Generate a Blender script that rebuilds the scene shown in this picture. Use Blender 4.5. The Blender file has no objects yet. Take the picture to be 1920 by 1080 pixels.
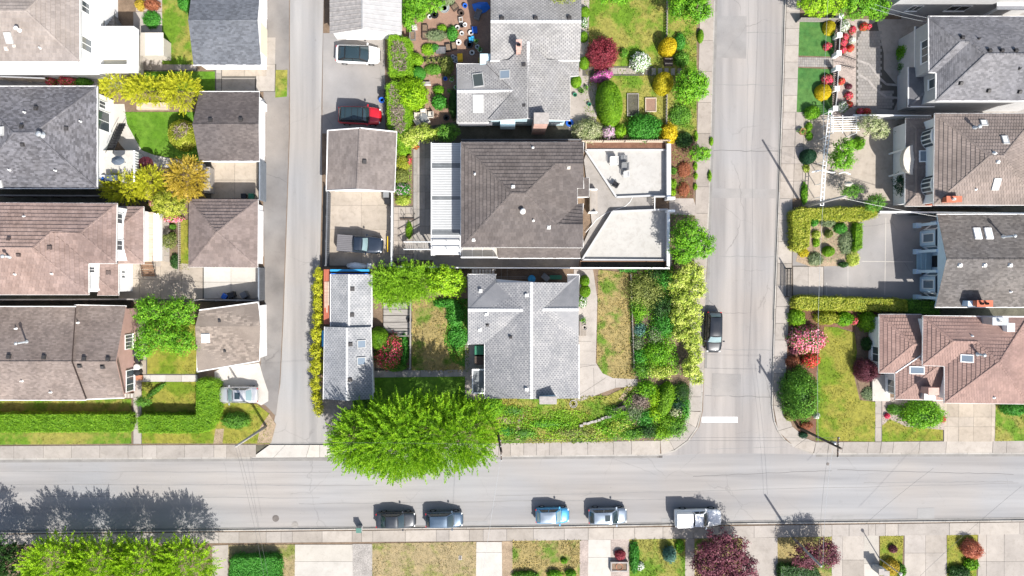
import bpy, math, random
import numpy as np
from mathutils import Vector

random.seed(7)
rng = np.random.default_rng(7)
SC = bpy.context.scene
COL = SC.collection

# ------------------------------------------------------------------ camera
F, H, NX, NY = 1280.0, 73.5, 930.0, 518.0      # focal length in photo pixels, flying height, nadir
cam_d = bpy.data.cameras.new('camera')
cam = bpy.data.objects.new('camera', cam_d)
COL.objects.link(cam)
cam.location = (0, 0, H)
cam_d.sensor_width = 36.0
cam_d.lens = 24.0
cam_d.shift_x = 30.0 / 1920
cam_d.shift_y = -22.0 / 1920
cam_d.clip_end = 2000
SC.camera = cam

# ------------------------------------------------------------------ daylight
SUN_EL, SHX, SHY = math.radians(47), -0.52, 0.854      # elevation, direction in which shadows fall
world = bpy.data.worlds.new('World')
SC.world = world
world.use_nodes = True
wn = world.node_tree
bg = wn.nodes['Background']
sky = wn.nodes.new('ShaderNodeTexSky')
sky.sky_type = 'NISHITA'
sky.sun_disc = False
sky.sun_elevation = SUN_EL
sky.sun_rotation = math.atan2(-SHX, -SHY)
sky.dust_density = 2.2
sky.ozone_density = 0.5
wn.links.new(sky.outputs[0], bg.inputs[0])
bg.inputs[1].default_value = 0.105
sun_d = bpy.data.lights.new('sun', 'SUN')
sun_d.energy = 4.6
sun_d.angle = math.radians(0.53)
sun_d.color = (1.0, 0.968, 0.92)
sun = bpy.data.objects.new('sun', sun_d)
COL.objects.link(sun)
_d = Vector((SHX * math.cos(SUN_EL), SHY * math.cos(SUN_EL), -math.sin(SUN_EL)))
sun.rotation_euler = _d.to_track_quat('-Z', 'Y').to_euler()
sun.location = (30, -50, 60)
vs = SC.view_settings
vs.view_transform = 'Standard'
vs.look = 'None'
vs.exposure = 0.9
vs.gamma = 1.0
vs.use_curve_mapping = False
SC.cycles.max_bounces = 6
SC.cycles.diffuse_bounces = 3
SC.cycles.transmission_bounces = 3
SC.cycles.use_adaptive_sampling = True

def P(px, py, z=0.0):
 """point of the place at height z that the photograph shows at pixel (px, py)"""
 k = (H - z) / F
 return ((px - NX) * k, (NY - py) * k, z)
def M(px, z=0.0):
 return px * (H - z) / F

# ------------------------------------------------------------------ materials
class NT:
 def __init__(s, m):
  s.t = m.node_tree; s.n = s.t.nodes; s.l = s.t.links
  s.bsdf = s.n['Principled BSDF']
 def new(s, ty, **kw):
  n = s.n.new(ty)
  for k, v in kw.items():
   if k.startswith('i_'):
    n.inputs[k[2:].replace('_', ' ')].default_value = v
   else:
    setattr(n, k, v)
  return n
 def link(s, a, b): s.l.new(a, b)
 def ramp(s, fac, stops):
  r = s.n.new('ShaderNodeValToRGB')
  e = r.color_ramp.elements
  while len(e) < len(stops): e.new(0.5)
  for k, (p, c) in enumerate(stops):
   e[k].position = p; e[k].color = (*c, 1)
  s.link(fac, r.inputs[0])
  return r.outputs[0]
 def mix(s, fac, a, b, mode='MIX'):
  m = s.n.new('ShaderNodeMix'); m.data_type = 'RGBA'; m.blend_type = mode
  for sock, v in ((m.inputs[0], fac), (m.inputs[6], a), (m.inputs[7], b)):
   if hasattr(v, 'links'): s.link(v, sock)
   elif isinstance(v, (int, float)): sock.default_value = v
   else: sock.default_value = (*v, 1)
  return m.outputs[2]
 def math(s, op, a, b=None):
  m = s.n.new('ShaderNodeMath'); m.operation = op
  for k, v in ((0, a), (1, b)):
   if v is None: continue
   if hasattr(v, 'links'): s.link(v, m.inputs[k])
   else: m.inputs[k].default_value = v
  return m.outputs[0]
 def pos(s, scale=(1, 1, 1)):
  g = s.n.new('ShaderNodeNewGeometry')
  if scale == (1, 1, 1): return g.outputs['Position']
  v = s.n.new('ShaderNodeVectorMath'); v.operation = 'MULTIPLY'
  s.link(g.outputs['Position'], v.inputs[0]); v.inputs[1].default_value = scale
  return v.outputs[0]
 def noise(s, vec, scale, detail=4, rough=0.55, dist=0.0):
  n = s.n.new('ShaderNodeTexNoise')
  n.inputs['Scale'].default_value = scale; n.inputs['Detail'].default_value = detail
  n.inputs['Roughness'].default_value = rough; n.inputs['Distortion'].default_value = dist
  if vec is not None: s.link(vec, n.inputs['Vector'])
  return n.outputs['Fac']
 def attr(s, name):
  a = s.n.new('ShaderNodeAttribute'); a.attribute_name = name
  return a.outputs['Fac']
 def bump(s, h, strength=0.3, dist=0.02):
  b = s.n.new('ShaderNodeBump'); b.inputs['Strength'].default_value = strength
  b.inputs['Distance'].default_value = dist
  s.link(h, b.inputs['Height']); s.link(b.outputs[0], s.bsdf.inputs['Normal'])
 def col(s, c): s.link(c, s.bsdf.inputs['Base Color'])

MATS = {}
def newmat(name, rough=0.7, metal=0.0, spec=0.3):
 m = bpy.data.materials.new(name); m.use_nodes = True
 n = NT(m)
 n.bsdf.inputs['Roughness'].default_value = rough
 n.bsdf.inputs['Metallic'].default_value = metal
 n.bsdf.inputs['Specular IOR Level'].default_value = spec
 MATS[name] = m
 return m, n
def sc3(c, k): return tuple(min(1.0, x * k) for x in c)
def vary(c, k): return tuple(min(1.0, max(0.0, x * k)) for x in c)

def plain(name, c, rough=0.6, metal=0.0, var=0.12, scale=1.5, spec=0.3, fine=0.06):
 """one paint or stuff with slight blotches and wear"""
 m, n = newmat(name, rough, metal, spec)
 p = n.pos()
 a = n.ramp(n.noise(p, scale, 5, 0.65), [(0.3, vary(c, 1 - var)), (0.7, vary(c, 1 + var))])
 b = n.ramp(n.noise(p, 22, 3), [(0.35, (1 - fine,) * 3), (0.65, (1, 1, 1))])
 n.col(n.mix(1.0, a, b, 'MULTIPLY'))
 return m

def glass(name, c, rough=0.06):
 m, n = newmat(name, rough, 0.0, 0.8)
 n.bsdf.inputs['Base Color'].default_value = (*c, 1)
 n.bsdf.inputs['IOR'].default_value = 1.5
 return m

def carpaint(name, c, metal=0.5, rough=0.32):
 m, n = newmat(name, rough, metal, 0.5)
 n.bsdf.inputs['Coat Weight'].default_value = 0.8
 n.bsdf.inputs['Coat Roughness'].default_value = 0.05
 p = n.pos()
 n.col(n.ramp(n.noise(p, 1.3, 4), [(0.3, vary(c, 0.92)), (0.7, vary(c, 1.06))]))
 return m

def asphalt(name, c, streak=(0.05, 0.9), patch=0.12, crack=0.55, tint=(0.96, 0.99, 1.03)):
 """worn asphalt: grain, wheel-track streaks along one axis, tar cracks, repaired areas"""
 m, n = newmat(name, 0.85, 0, 0.25)
 p = n.pos(); ps = n.pos((streak[0], streak[1], 1))
 a = n.ramp(n.noise(ps, 1.0, 5, 0.6), [(0.32, vary(c, 1 - patch)), (0.5, c), (0.72, vary(c, 1 + patch * 0.8))])
 b = n.ramp(n.noise(p, 0.11, 3, 0.5), [(0.35, tint), (0.65, (1.03, 1.0, 0.97))])
 a = n.mix(1.0, a, b, 'MULTIPLY')
 g = n.ramp(n.noise(p, 30, 3, 0.7), [(0.3, (0.86,) * 3), (0.7, (1.06,) * 3)])
 a = n.mix(1.0, a, g, 'MULTIPLY')
 ds = n.ramp(n.noise(p, 0.8, 6, 0.75), [(0.60, (1, 1, 1)), (0.78, (0.86, 0.85, 0.84))])
 a = n.mix(1.0, a, ds, 'MULTIPLY')
 ol = n.ramp(n.noise(p, 2.3, 3, 0.5), [(0.70, (1, 1, 1)), (0.78, (0.80, 0.79, 0.78))])
 a = n.mix(1.0, a, ol, 'MULTIPLY')
 lg = n.ramp(n.noise(n.pos((streak[0] * 0.5, streak[1] * 0.45, 1)), 1.0, 3, 0.5), [(0.36, (0.86, 0.86, 0.87)), (0.62, (1.06, 1.05, 1.04))])
 a = n.mix(1.0, a, lg, 'MULTIPLY')
 # cracks
 v = n.new('ShaderNodeTexVoronoi', feature='DISTANCE_TO_EDGE'); v.inputs['Scale'].default_value = 0.16
 w = n.n.new('ShaderNodeVectorMath'); w.operation = 'ADD'
 nz = n.new('ShaderNodeTexNoise'); nz.inputs['Scale'].default_value = 0.6; nz.inputs['Detail'].default_value = 6
 n.link(p, nz.inputs['Vector'])
 n.link(p, w.inputs[0]); n.link(nz.outputs['Color'], w.inputs[1]); n.link(w.outputs[0], v.inputs['Vector'])
 ck = n.ramp(v.outputs['Distance'], [(0.0, (1 - crack,) * 3), (0.006, (1, 1, 1))])
 mask = n.ramp(n.noise(p, 0.13, 2), [(0.5, (0, 0, 0)), (0.6, (1, 1, 1))])
 a = n.mix(n.math('MULTIPLY', mask, 0.8), a, n.mix(1.0, a, ck, 'MULTIPLY'))
 n.col(a)
 n.bump(n.noise(p, 40, 3, 0.7), 0.25, 0.01)
 return m

def concrete(name, c, var=0.12, stain=0.18, grain=0.08):
 m, n = newmat(name, 0.8, 0, 0.25)
 p = n.pos()
 a = n.ramp(n.noise(p, 0.45, 5, 0.62), [(0.3, vary(c, 1 - var)), (0.7, vary(c, 1 + var))])
 s = n.ramp(n.noise(p, 1.7, 6, 0.72, 0.6), [(0.48, (1, 1, 1)), (0.75, (1 - stain, 1 - stain * 1.05, 1 - stain * 1.15))])
 g = n.ramp(n.noise(p, 28, 3, 0.6), [(0.3, (1 - grain,) * 3), (0.7, (1 + grain,) * 3)])
 r = n.ramp(n.attr('rnd'), [(0, (1, 1, 1)), (0.34, (0.87, 0.87, 0.865)), (0.67, (1.07, 1.06, 1.03)), (1.0, (0.78, 0.765, 0.735))])
 a = n.mix(1.0, n.mix(1.0, n.mix(1.0, a, s, 'MULTIPLY'), g, 'MULTIPLY'), r, 'MULTIPLY')
 n.col(a)
 n.bump(n.noise(p, 30, 4, 0.7), 0.2, 0.008)
 return m

def lawnmat(name, green, dry, dryness=0.5, scale=0.35, dark=None):
 """grass: green and straw patches; the blades share it and add a tone each"""
 m, n = newmat(name, 0.75, 0, 0.15)
 p = n.pos()
 k = n.noise(p, scale, 5, 0.65)
 lo = 0.62 - 0.45 * dryness
 a = n.ramp(k, [(lo, green), (lo + 0.11, dry)])
 k2 = n.ramp(n.noise(p, 1.9, 5, 0.7), [(0.28, (0.60, 0.62, 0.55)), (0.5, (0.95, 0.95, 0.95)), (0.75, (1.3, 1.25, 1.15))])
 a = n.mix(1.0, a, k2, 'MULTIPLY')
 r = n.ramp(n.attr('rnd'), [(0, (1, 1, 1)), (0.4, (0.62, 0.7, 0.55)), (1, (1.5, 1.4, 1.2))])
 a = n.mix(1.0, a, r, 'MULTIPLY')
 n.col(a)
 n.bump(n.noise(p, 14, 4, 0.8), 0.7, 0.05)
 return m

def soilmat(name, c, var=0.3, grain=0.35):
 m, n = newmat(name, 0.95, 0, 0.1)
 p = n.pos()
 a = n.ramp(n.noise(p, 0.8, 5, 0.7), [(0.3, vary(c, 1 - var)), (0.7, vary(c, 1 + var))])
 g = n.ramp(n.noise(p, 11, 4, 0.75), [(0.3, (1 - grain,) * 3), (0.7, (1 + grain,) * 3)])
 n.col(n.mix(1.0, a, g, 'MULTIPLY'))
 n.bump(n.noise(p, 12, 4, 0.75), 0.6, 0.04)
 return m

def leafmat(name, *cols, trans=0.25, rough=0.55):
 """leaves: tone picked per leaf and clump, part of the light passes through"""
 m, n = newmat(name, rough, 0, 0.25)
 k = len(cols)
 c = n.ramp(n.attr('rnd'), [(i / max(1, k - 1), cc) for i, cc in enumerate(cols)])
 n.col(c)
 if trans:
  t = n.new('ShaderNodeBsdfTranslucent'); n.link(n.mix(1.0, c, (1.0, 1.0, 0.55), 'MULTIPLY'), t.inputs[0])
  mx = n.new('ShaderNodeMixShader'); mx.inputs[0].default_value = trans
  out = n.n['Material Output']
  n.link(n.bsdf.outputs[0], mx.inputs[1]); n.link(t.outputs[0], mx.inputs[2]); n.link(mx.outputs[0], out.inputs[0])
 return m

def tilemat(name, cols, stain=(0.75, 0.73, 0.7), stainscale=0.5, rough=0.8, down=None):
 """roof covering: tone per tile, weather stains, grit"""
 m, n = newmat(name, rough, 0, 0.3)
 p = n.pos()
 k = len(cols); cols = [vary(cc, 0.9) for cc in cols]
 c = n.ramp(n.attr('rnd'), [(i / (k - 1), cc) for i, cc in enumerate(cols)])
 s = n.ramp(n.noise(p, stainscale, 6, 0.7, 0.3), [(0.38, stain), (0.62, (1.06, 1.05, 1.04))])
 g = n.ramp(n.noise(p, 24, 3, 0.7), [(0.3, (0.8,) * 3), (0.7, (1.15,) * 3)])
 w = n.ramp(n.noise(p, 0.16, 4, 0.6), [(0.35, (0.86, 0.86, 0.87)), (0.65, (1.08, 1.06, 1.03))])
 d = n.ramp(n.noise(p, 2.6, 5, 0.8), [(0.62, (1, 1, 1)), (0.74, (0.72, 0.73, 0.68))])
 n.col(n.mix(1.0, n.mix(1.0, n.mix(1.0, n.mix(1.0, c, s, 'MULTIPLY'), g, 'MULTIPLY'), w, 'MULTIPLY'), d, 'MULTIPLY'))
 n.bump(n.noise(p, 26, 3, 0.7), 0.35, 0.012)
 return m

def woodmat(name, c, axis=0, rough=0.75):
 m, n = newmat(name, rough, 0, 0.2)
 sc = [9, 9, 9]; sc[axis] = 0.8
 p = n.pos(tuple(sc))
 a = n.ramp(n.noise(p, 1.0, 5, 0.65), [(0.3, vary(c, 0.7)), (0.7, vary(c, 1.2))])
 n.col(a)
 return m

# ------------------------------------------------------------------ mesh helpers
ORG = {}      # object name -> world position of its root
def setprops(o, label=None, cat=None, group=None, kind=None):
 if label: o['label'] = label
 if cat: o['category'] = cat
 if group: o['group'] = group
 if kind: o['kind'] = kind
 return o
def thing(name, label, cat, loc=(0, 0, 0), group=None, rotz=0.0):
 o = bpy.data.objects.new(name, None)
 o.empty_display_size = 0.3
 COL.objects.link(o)
 o.location = loc; o.rotation_euler = (0, 0, rotz)
 ORG[o.name] = np.array(loc, float)
 return setprops(o, label, cat, group)
def link_mesh(name, me, parent=None, local=False):
 o = bpy.data.objects.new(name, me)
 COL.objects.link(o)
 if parent is not None:
  o.parent = parent
  ORG[o.name] = ORG.get(parent.name, np.zeros(3))
 else:
  ORG[o.name] = np.zeros(3)
 return o

class MB:
 def __init__(s):
  s.v = []; s.f = []; s.m = []; s.r = []
 def add(s, vs, fs, mi=0, rnd=None):
  b = len(s.v)
  s.v.extend(vs)
  for f in fs:
   s.f.append([b + i for i in f]); s.m.append(mi); s.r.append(random.random() if rnd is None else rnd)
  return s
 def poly(s, pts, mi=0, rnd=None):
  return s.add(pts, [list(range(len(pts)))], mi, rnd)
 def prism(s, xy, z0, z1, mi=0, rnd=None, bottom=True, inset=0.0, cap_mi=None):
  """extruded plan polygon (counter-clockwise is enforced); z0, z1 may be lists"""
  a = sum(xy[i][0] * xy[(i + 1) % len(xy)][1] - xy[(i + 1) % len(xy)][0] * xy[i][1] for i in range(len(xy)))
  if a < 0: xy = xy[::-1]; z1 = z1[::-1] if isinstance(z1, list) else z1
  n = len(xy)
  Z1 = z1 if isinstance(z1, list) else [z1] * n
  Z0 = z0 if isinstance(z0, list) else [z0] * n
  vs = [(x, y, z) for (x, y), z in zip(xy, Z0)] + [(x, y, z) for (x, y), z in zip(xy, Z1)]
  rr = random.random() if rnd is None else rnd
  s.add(vs, [[i, (i + 1) % n, n + (i + 1) % n, n + i] for i in range(n)] + ([list(range(n - 1, -1, -1))] if bottom else []), mi, rr)
  s.add(vs[n:], [list(range(n))], mi if cap_mi is None else cap_mi, rr)
  return s
 def box(s, c, size, rz=0.0, mi=0, rnd=None):
  x, y, z = c; a, b, h = size[0] / 2, size[1] / 2, size[2]
  cs, sn = math.cos(rz), math.sin(rz)
  xy = [(x + u * cs - v * sn, y + u * sn + v * cs) for u, v in ((-a, -b), (a, -b), (a, b), (-a, b))]
  return s.prism(xy, z, z + h, mi, rnd)
 def pbox(s, x0, y0, x1, y1, z0, z1, mi=0, rnd=None, zr=None):
  """box whose top (or height zr) covers the pixel rectangle"""
  zz = z1 if zr is None else zr
  a = P(x0, y1, zz); b = P(x1, y0, zz)
  return s.prism([(a[0], a[1]), (b[0], a[1]), (b[0], b[1]), (a[0], b[1])], z0, z1, mi, rnd)
 def tube(s, p0, p1, r0, r1=None, n=8, mi=0, cap=True, rnd=None):
  r1 = r0 if r1 is None else r1
  p0 = Vector(p0); p1 = Vector(p1); d = (p1 - p0)
  if d.length < 1e-6: return s
  d.normalize()
  u = d.orthogonal().normalized(); w = d.cross(u)
  vs = []
  for p, r in ((p0, r0), (p1, r1)):
   for i in range(n):
    a = 2 * math.pi * i / n
    vs.append(tuple(p + u * (math.cos(a) * r) + w * (math.sin(a) * r)))
  fs = [[i, (i + 1) % n, n + (i + 1) % n, n + i] for i in range(n)]
  if cap: fs += [list(range(n - 1, -1, -1)), list(range(n, 2 * n))]
  return s.add(vs, fs, mi, random.random() if rnd is None else rnd)
 def lathe(s, c, prof, n=14, mi=0, rnd=None, sx=1.0, sy=1.0, rz=0.0):
  x, y, z = c; vs = []; fs = []
  cs, sn = math.cos(rz), math.sin(rz)
  for r, h in prof:
   for i in range(n):
    a = 2 * math.pi * i / n
    u, v = math.cos(a) * r * sx, math.sin(a) * r * sy
    vs.append((x + u * cs - v * sn, y + u * sn + v * cs, z + h))
  for k in range(len(prof) - 1):
   for i in range(n):
    fs.append([k * n + i, k * n + (i + 1) % n, (k + 1) * n + (i + 1) % n, (k + 1) * n + i])
  fs.append(list(range(n - 1, -1, -1)))
  fs.append([(len(prof) - 1) * n + i for i in range(n)])
  return s.add(vs, fs, mi, random.random() if rnd is None else rnd)
 def build(s, name, mats, parent=None, smooth=False, label=None, cat=None, group=None, kind=None, local=False):
  me = bpy.data.meshes.new(name)
  v = np.array(s.v, float).reshape(-1, 3)
  org = np.zeros(3)
  if parent is not None and not local: org = ORG.get(parent.name, np.zeros(3))
  me.from_pydata((v - org).tolist(), [], s.f)
  if not isinstance(mats, (list, tuple)): mats = [mats]
  for m in mats: me.materials.append(MATS[m] if isinstance(m, str) else m)
  if len(mats) > 1: me.polygons.foreach_set('material_index', s.m)
  at = me.attributes.new('rnd', 'FLOAT', 'FACE'); at.data.foreach_set('value', s.r)
  if smooth: me.polygons.foreach_set('use_smooth', [True] * len(s.f))
  o = link_mesh(name, me, parent)
  return setprops(o, label, cat, group, kind)

def solo(mb, name, mats, label, cat, group=None, base=None, smooth=False):
 """a thing that is one mesh, its origin at the middle of its base"""
 v = np.array(mb.v, float)
 o = np.array([v[:, 0].mean(), v[:, 1].mean(), v[:, 2].min()])
 mb.v = (v - o).tolist()
 ob = mb.build(name, mats, None, smooth, label, cat, group)
 ob.location = tuple(o); ORG[ob.name] = o
 return ob

def pp(pts, z): return [P(x, y, z)[:2] for x, y in pts]
_sheet_n = [0]
def sheet(name, pts, z, mat, kind='structure', parent=None, th=0.06):
 _sheet_n[0] += 1
 z = z + (_sheet_n[0] % 6) * 0.0006       # no two sheets in one plane
 mb = MB(); mb.prism(pp(pts, z), z - th, z, 0, 0.0)
 return mb.build(name, mat, parent, kind=kind if parent is None else None)
def pin(pts, x, y):
 """which of the points lie inside the polygon (numpy)"""
 r = np.zeros(len(x), bool); n = len(pts)
 for i in range(n):
  x0, y0 = pts[i]; x1, y1 = pts[(i + 1) % n]
  if y0 == y1: continue
  c = ((y0 > y) != (y1 > y)) & (x < (x1 - x0) * (y - y0) / (y1 - y0) + x0)
  r ^= c
 return r
def area(pts):
 return abs(sum(pts[i][0] * pts[(i + 1) % len(pts)][1] - pts[(i + 1) % len(pts)][0] * pts[i][1] for i in range(len(pts)))) / 2
def lerp(a, b, t): return tuple(a[i] + (b[i] - a[i]) * t for i in range(len(a)))

def slabs(parent, quad, us, vs_, z, mat, gap=0.03, name='slab', th=0.05, rnds=None, jitter=0.006):
 """concrete slabs, each a part of its pavement; quad = four pixel corners (top-left, top-right, bottom-right, bottom-left)"""
 if isinstance(us, int): us = [i / us for i in range(us + 1)]
 if isinstance(vs_, int): vs_ = [i / vs_ for i in range(vs_ + 1)]
 tl, tr, br, bl = [P(x, y, z)[:2] for x, y in quad]
 def at(u, v): return lerp(lerp(tl, tr, u), lerp(bl, br, u), v)
 k = 0
 for i in range(len(us) - 1):
  for j in range(len(vs_) - 1):
   q = [at(us[i], vs_[j + 1]), at(us[i + 1], vs_[j + 1]), at(us[i + 1], vs_[j]), at(us[i], vs_[j])]
   c = (sum(p[0] for p in q) / 4, sum(p[1] for p in q) / 4)
   q2 = []
   for p in q:
    dx, dy = c[0] - p[0], c[1] - p[1]
    q2.append((p[0] + math.copysign(min(gap / 2, abs(dx)), dx), p[1] + math.copysign(min(gap / 2, abs(dy)), dy)))
   zz = z + random.uniform(-jitter, jitter)
   r = random.random() if rnds is None else rnds[k % len(rnds)]
   MB().prism(q2, zz - th, zz, 0, r).build(name, mat, parent)
   k += 1

# ------------------------------------------------------------------ foliage
def leafmesh(name, c, ax, nr, ln, wd, rnd, mat, parent=None, extra=None):
 """one mesh of many small leaves: centres c, axis ax, normal nr, lengths, widths, tone rnd; extra = MB of stems or core"""
 c = np.asarray(c, float); n = len(c)
 ax = ax / (np.linalg.norm(ax, axis=1, keepdims=True) + 1e-9)
 sd = np.cross(nr, ax); sd /= (np.linalg.norm(sd, axis=1, keepdims=True) + 1e-9)
 org = ORG.get(parent.name, np.zeros(3)) if parent is not None else np.zeros(3)
 L = (ax * np.asarray(ln)[:, None] * 0.5); W = (sd * np.asarray(wd)[:, None] * 0.5)
 up = np.cross(ax, sd) * (np.asarray(wd)[:, None] * 0.18)
 v = np.empty((n, 4, 3))
 v[:, 0] = c - L; v[:, 1] = c + W + up + L * 0.1; v[:, 2] = c + L; v[:, 3] = c - W + up + L * 0.1
 v = v.reshape(-1, 3) - org
 ev = np.zeros((0, 3)); ef = []
 if extra is not None:
  ev = np.array(extra.v, float).reshape(-1, 3) - org; ef = extra.f
 me = bpy.data.meshes.new(name)
 nv = len(v) + len(ev)
 me.vertices.add(nv)
 me.vertices.foreach_set('co', np.concatenate([v, ev]).astype(np.float32).ravel())
 sizes = [4] * n + [len(f) for f in ef]
 idx = np.concatenate([np.arange(4 * n), np.array([i + 4 * n for f in ef for i in f], int)]).astype(np.int32)
 me.loops.add(len(idx)); me.loops.foreach_set('vertex_index', idx)
 me.polygons.add(len(sizes))
 st = np.concatenate([[0], np.cumsum(sizes)[:-1]]).astype(np.int32)
 me.polygons.foreach_set('loop_start', st)
 mats = mat if isinstance(mat, (list, tuple)) else [mat]
 for m in mats: me.materials.append(MATS[m])
 if len(mats) > 1 and ef:
  me.polygons.foreach_set('material_index', np.array([0] * n + [1] * len(ef), np.int32))
 me.update(calc_edges=True)
 at = me.attributes.new('rnd', 'FLOAT', 'FACE')
 at.data.foreach_set('value', np.concatenate([np.clip(rnd, 0, 1), np.full(len(ef), 0.05)]).astype(np.float32))  # core faces take the darkest tone, painting the shade inside the plant
 return link_mesh(name, me, parent)

def unit(n):
 d = rng.normal(size=(n, 3)); return d / np.linalg.norm(d, axis=1, keepdims=True)
def wob(x, y, z=0.0, s=1.0):
 return (np.sin(x * 2.1 * s + 1.3 * np.sin(y * 1.7 * s)) + np.sin(y * 2.7 * s + 2 + 1.1 * np.sin(x * 1.3 * s + z)) + np.sin(z * 2.3 * s + x * s)) / 3

def clump_points(lobes, nper, leaf, clump_r=0.35, low=-0.25):
 """leaf positions in clumps over the surface of the lobes (cx,cy,cz,rx,ry,rz)"""
 C, N, R = [], [], []
 for i, (cx, cy, cz, rx, ry, rz) in enumerate(lobes):
  ar = 4 * math.pi * ((rx * ry) ** 1.6 / 3 + (rx * rz) ** 1.6 / 3 + (ry * rz) ** 1.6 / 3) ** (1 / 1.6)
  nc = max(6, int(ar * 0.62 / (clump_r * clump_r * 1.35)))
  d = unit(nc * 3); d = d[d[:, 2] > low][:nc]
  s = np.array([rx, ry, rz]); c0 = np.array([cx, cy, cz])
  rad = 1 - np.abs(rng.normal(0, 0.2, len(d)))
  rad += 0.07 * wob(d[:, 0] * 3, d[:, 1] * 3, d[:, 2] * 3, 1.6)
  p = c0 + d * s * rad[:, None]
  keep = np.ones(len(p), bool)
  for j, (ax_, ay, az, bx, by, bz) in enumerate(lobes):
   if j != i:
    q = (p - np.array([ax_, ay, az])) / np.array([bx, by, bz])
    keep &= (q ** 2).sum(1) > 0.62
  p = p[keep]; d = d[keep] / s; d /= np.linalg.norm(d, axis=1, keepdims=True)
  cr = rng.random(len(p))
  k = nper
  off = rng.normal(0, clump_r * 0.42, (len(p), k, 3)); off[:, :, 2] *= 0.6
  C.append((p[:, None, :] + off).reshape(-1, 3))
  nn = d[:, None, :] * 0.8 + off / clump_r * 0.7 + np.array([0, 0, 0.55])
  N.append(nn.reshape(-1, 3))
  R.append((cr[:, None] * 0.55 + rng.random((len(p), k)) * 0.45).ravel())
 C = np.concatenate(C); N = np.concatenate(N); R = np.concatenate(R)
 N = N + rng.normal(0, 0.45, N.shape); N /= np.linalg.norm(N, axis=1, keepdims=True)
 return C, N, R

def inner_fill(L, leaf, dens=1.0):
 """leaves deeper in the crown, inner shade put into their darker tone, so that the ground does not show through"""
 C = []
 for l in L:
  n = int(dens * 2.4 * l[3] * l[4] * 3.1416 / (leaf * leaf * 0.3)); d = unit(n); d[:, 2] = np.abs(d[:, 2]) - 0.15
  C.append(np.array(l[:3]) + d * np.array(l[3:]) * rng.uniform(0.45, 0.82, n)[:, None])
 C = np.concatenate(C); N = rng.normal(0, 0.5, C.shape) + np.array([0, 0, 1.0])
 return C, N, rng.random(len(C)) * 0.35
def leaf_axes(N):
 a = np.cross(N, rng.normal(size=N.shape)); return a / (np.linalg.norm(a, axis=1, keepdims=True) + 1e-9)

def lobes_px(lst, zc):
 """lobes given as (px, py, rx px, ry px, centre height, vertical radius)"""
 out = []
 for (px, py, rx, ry, cz, rz) in lst:
  x, y, _ = P(px, py, cz); out.append((x, y, cz, M(rx, cz), M(ry, cz), rz))
 return out

def trunk_mb(base, tips, r, first=0.45):
 mb = MB(); bx, by, bz = base
 top = np.mean(np.array(tips), axis=0)
 fork = (bx + (top[0] - bx) * 0.35, by + (top[1] - by) * 0.35, bz + (top[2] - bz) * first)
 mb.tube(base, fork, r, r * 0.75, 9)
 for t in tips:
  mid = tuple((fork[i] + t[i]) / 2 + random.uniform(-0.25, 0.25) for i in range(3))
  mb.tube(fork, mid, r * 0.55, r * 0.4, 7); mb.tube(mid, t, r * 0.4, r * 0.12, 6)
  for _ in range(2):
   e = tuple(t[i] + random.uniform(-0.8, 0.8) for i in range(3))
   mb.tube(mid, e, r * 0.22, r * 0.06, 5)
 return mb

def tree(name, label, lobes, mat, leaf=0.24, nper=16, clump=0.4, trunk='bark', group=None, r=0.16, base=None, ratio=0.55, low=-0.3, cat='tree', fill=0.55):
 L = lobes_px(lobes, 0)
 bx = np.mean([l[0] for l in L]); by = np.mean([l[1] for l in L])
 if base is not None: bx, by = P(*base)[:2]
 t = thing(name, label, cat, (bx, by, 0.1), group)
 tips = [(l[0], l[1], l[2] + l[5] * 0.25) for l in L]
 trunk_mb((bx, by, 0.05), tips, r).build('trunk', trunk, t, True)
 C, N, R = clump_points(L, nper, leaf, clump, low)
 c2, n2, r2_ = inner_fill(L, leaf, fill); C = np.concatenate([C, c2]); N = np.concatenate([N, n2]); R = np.concatenate([R, r2_])
 k = len(C)
 ln = leaf * rng.uniform(0.7, 1.25, k)
 leafmesh('crown', C, leaf_axes(N), N, ln, ln * ratio, R, mat, t)
 return t

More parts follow.
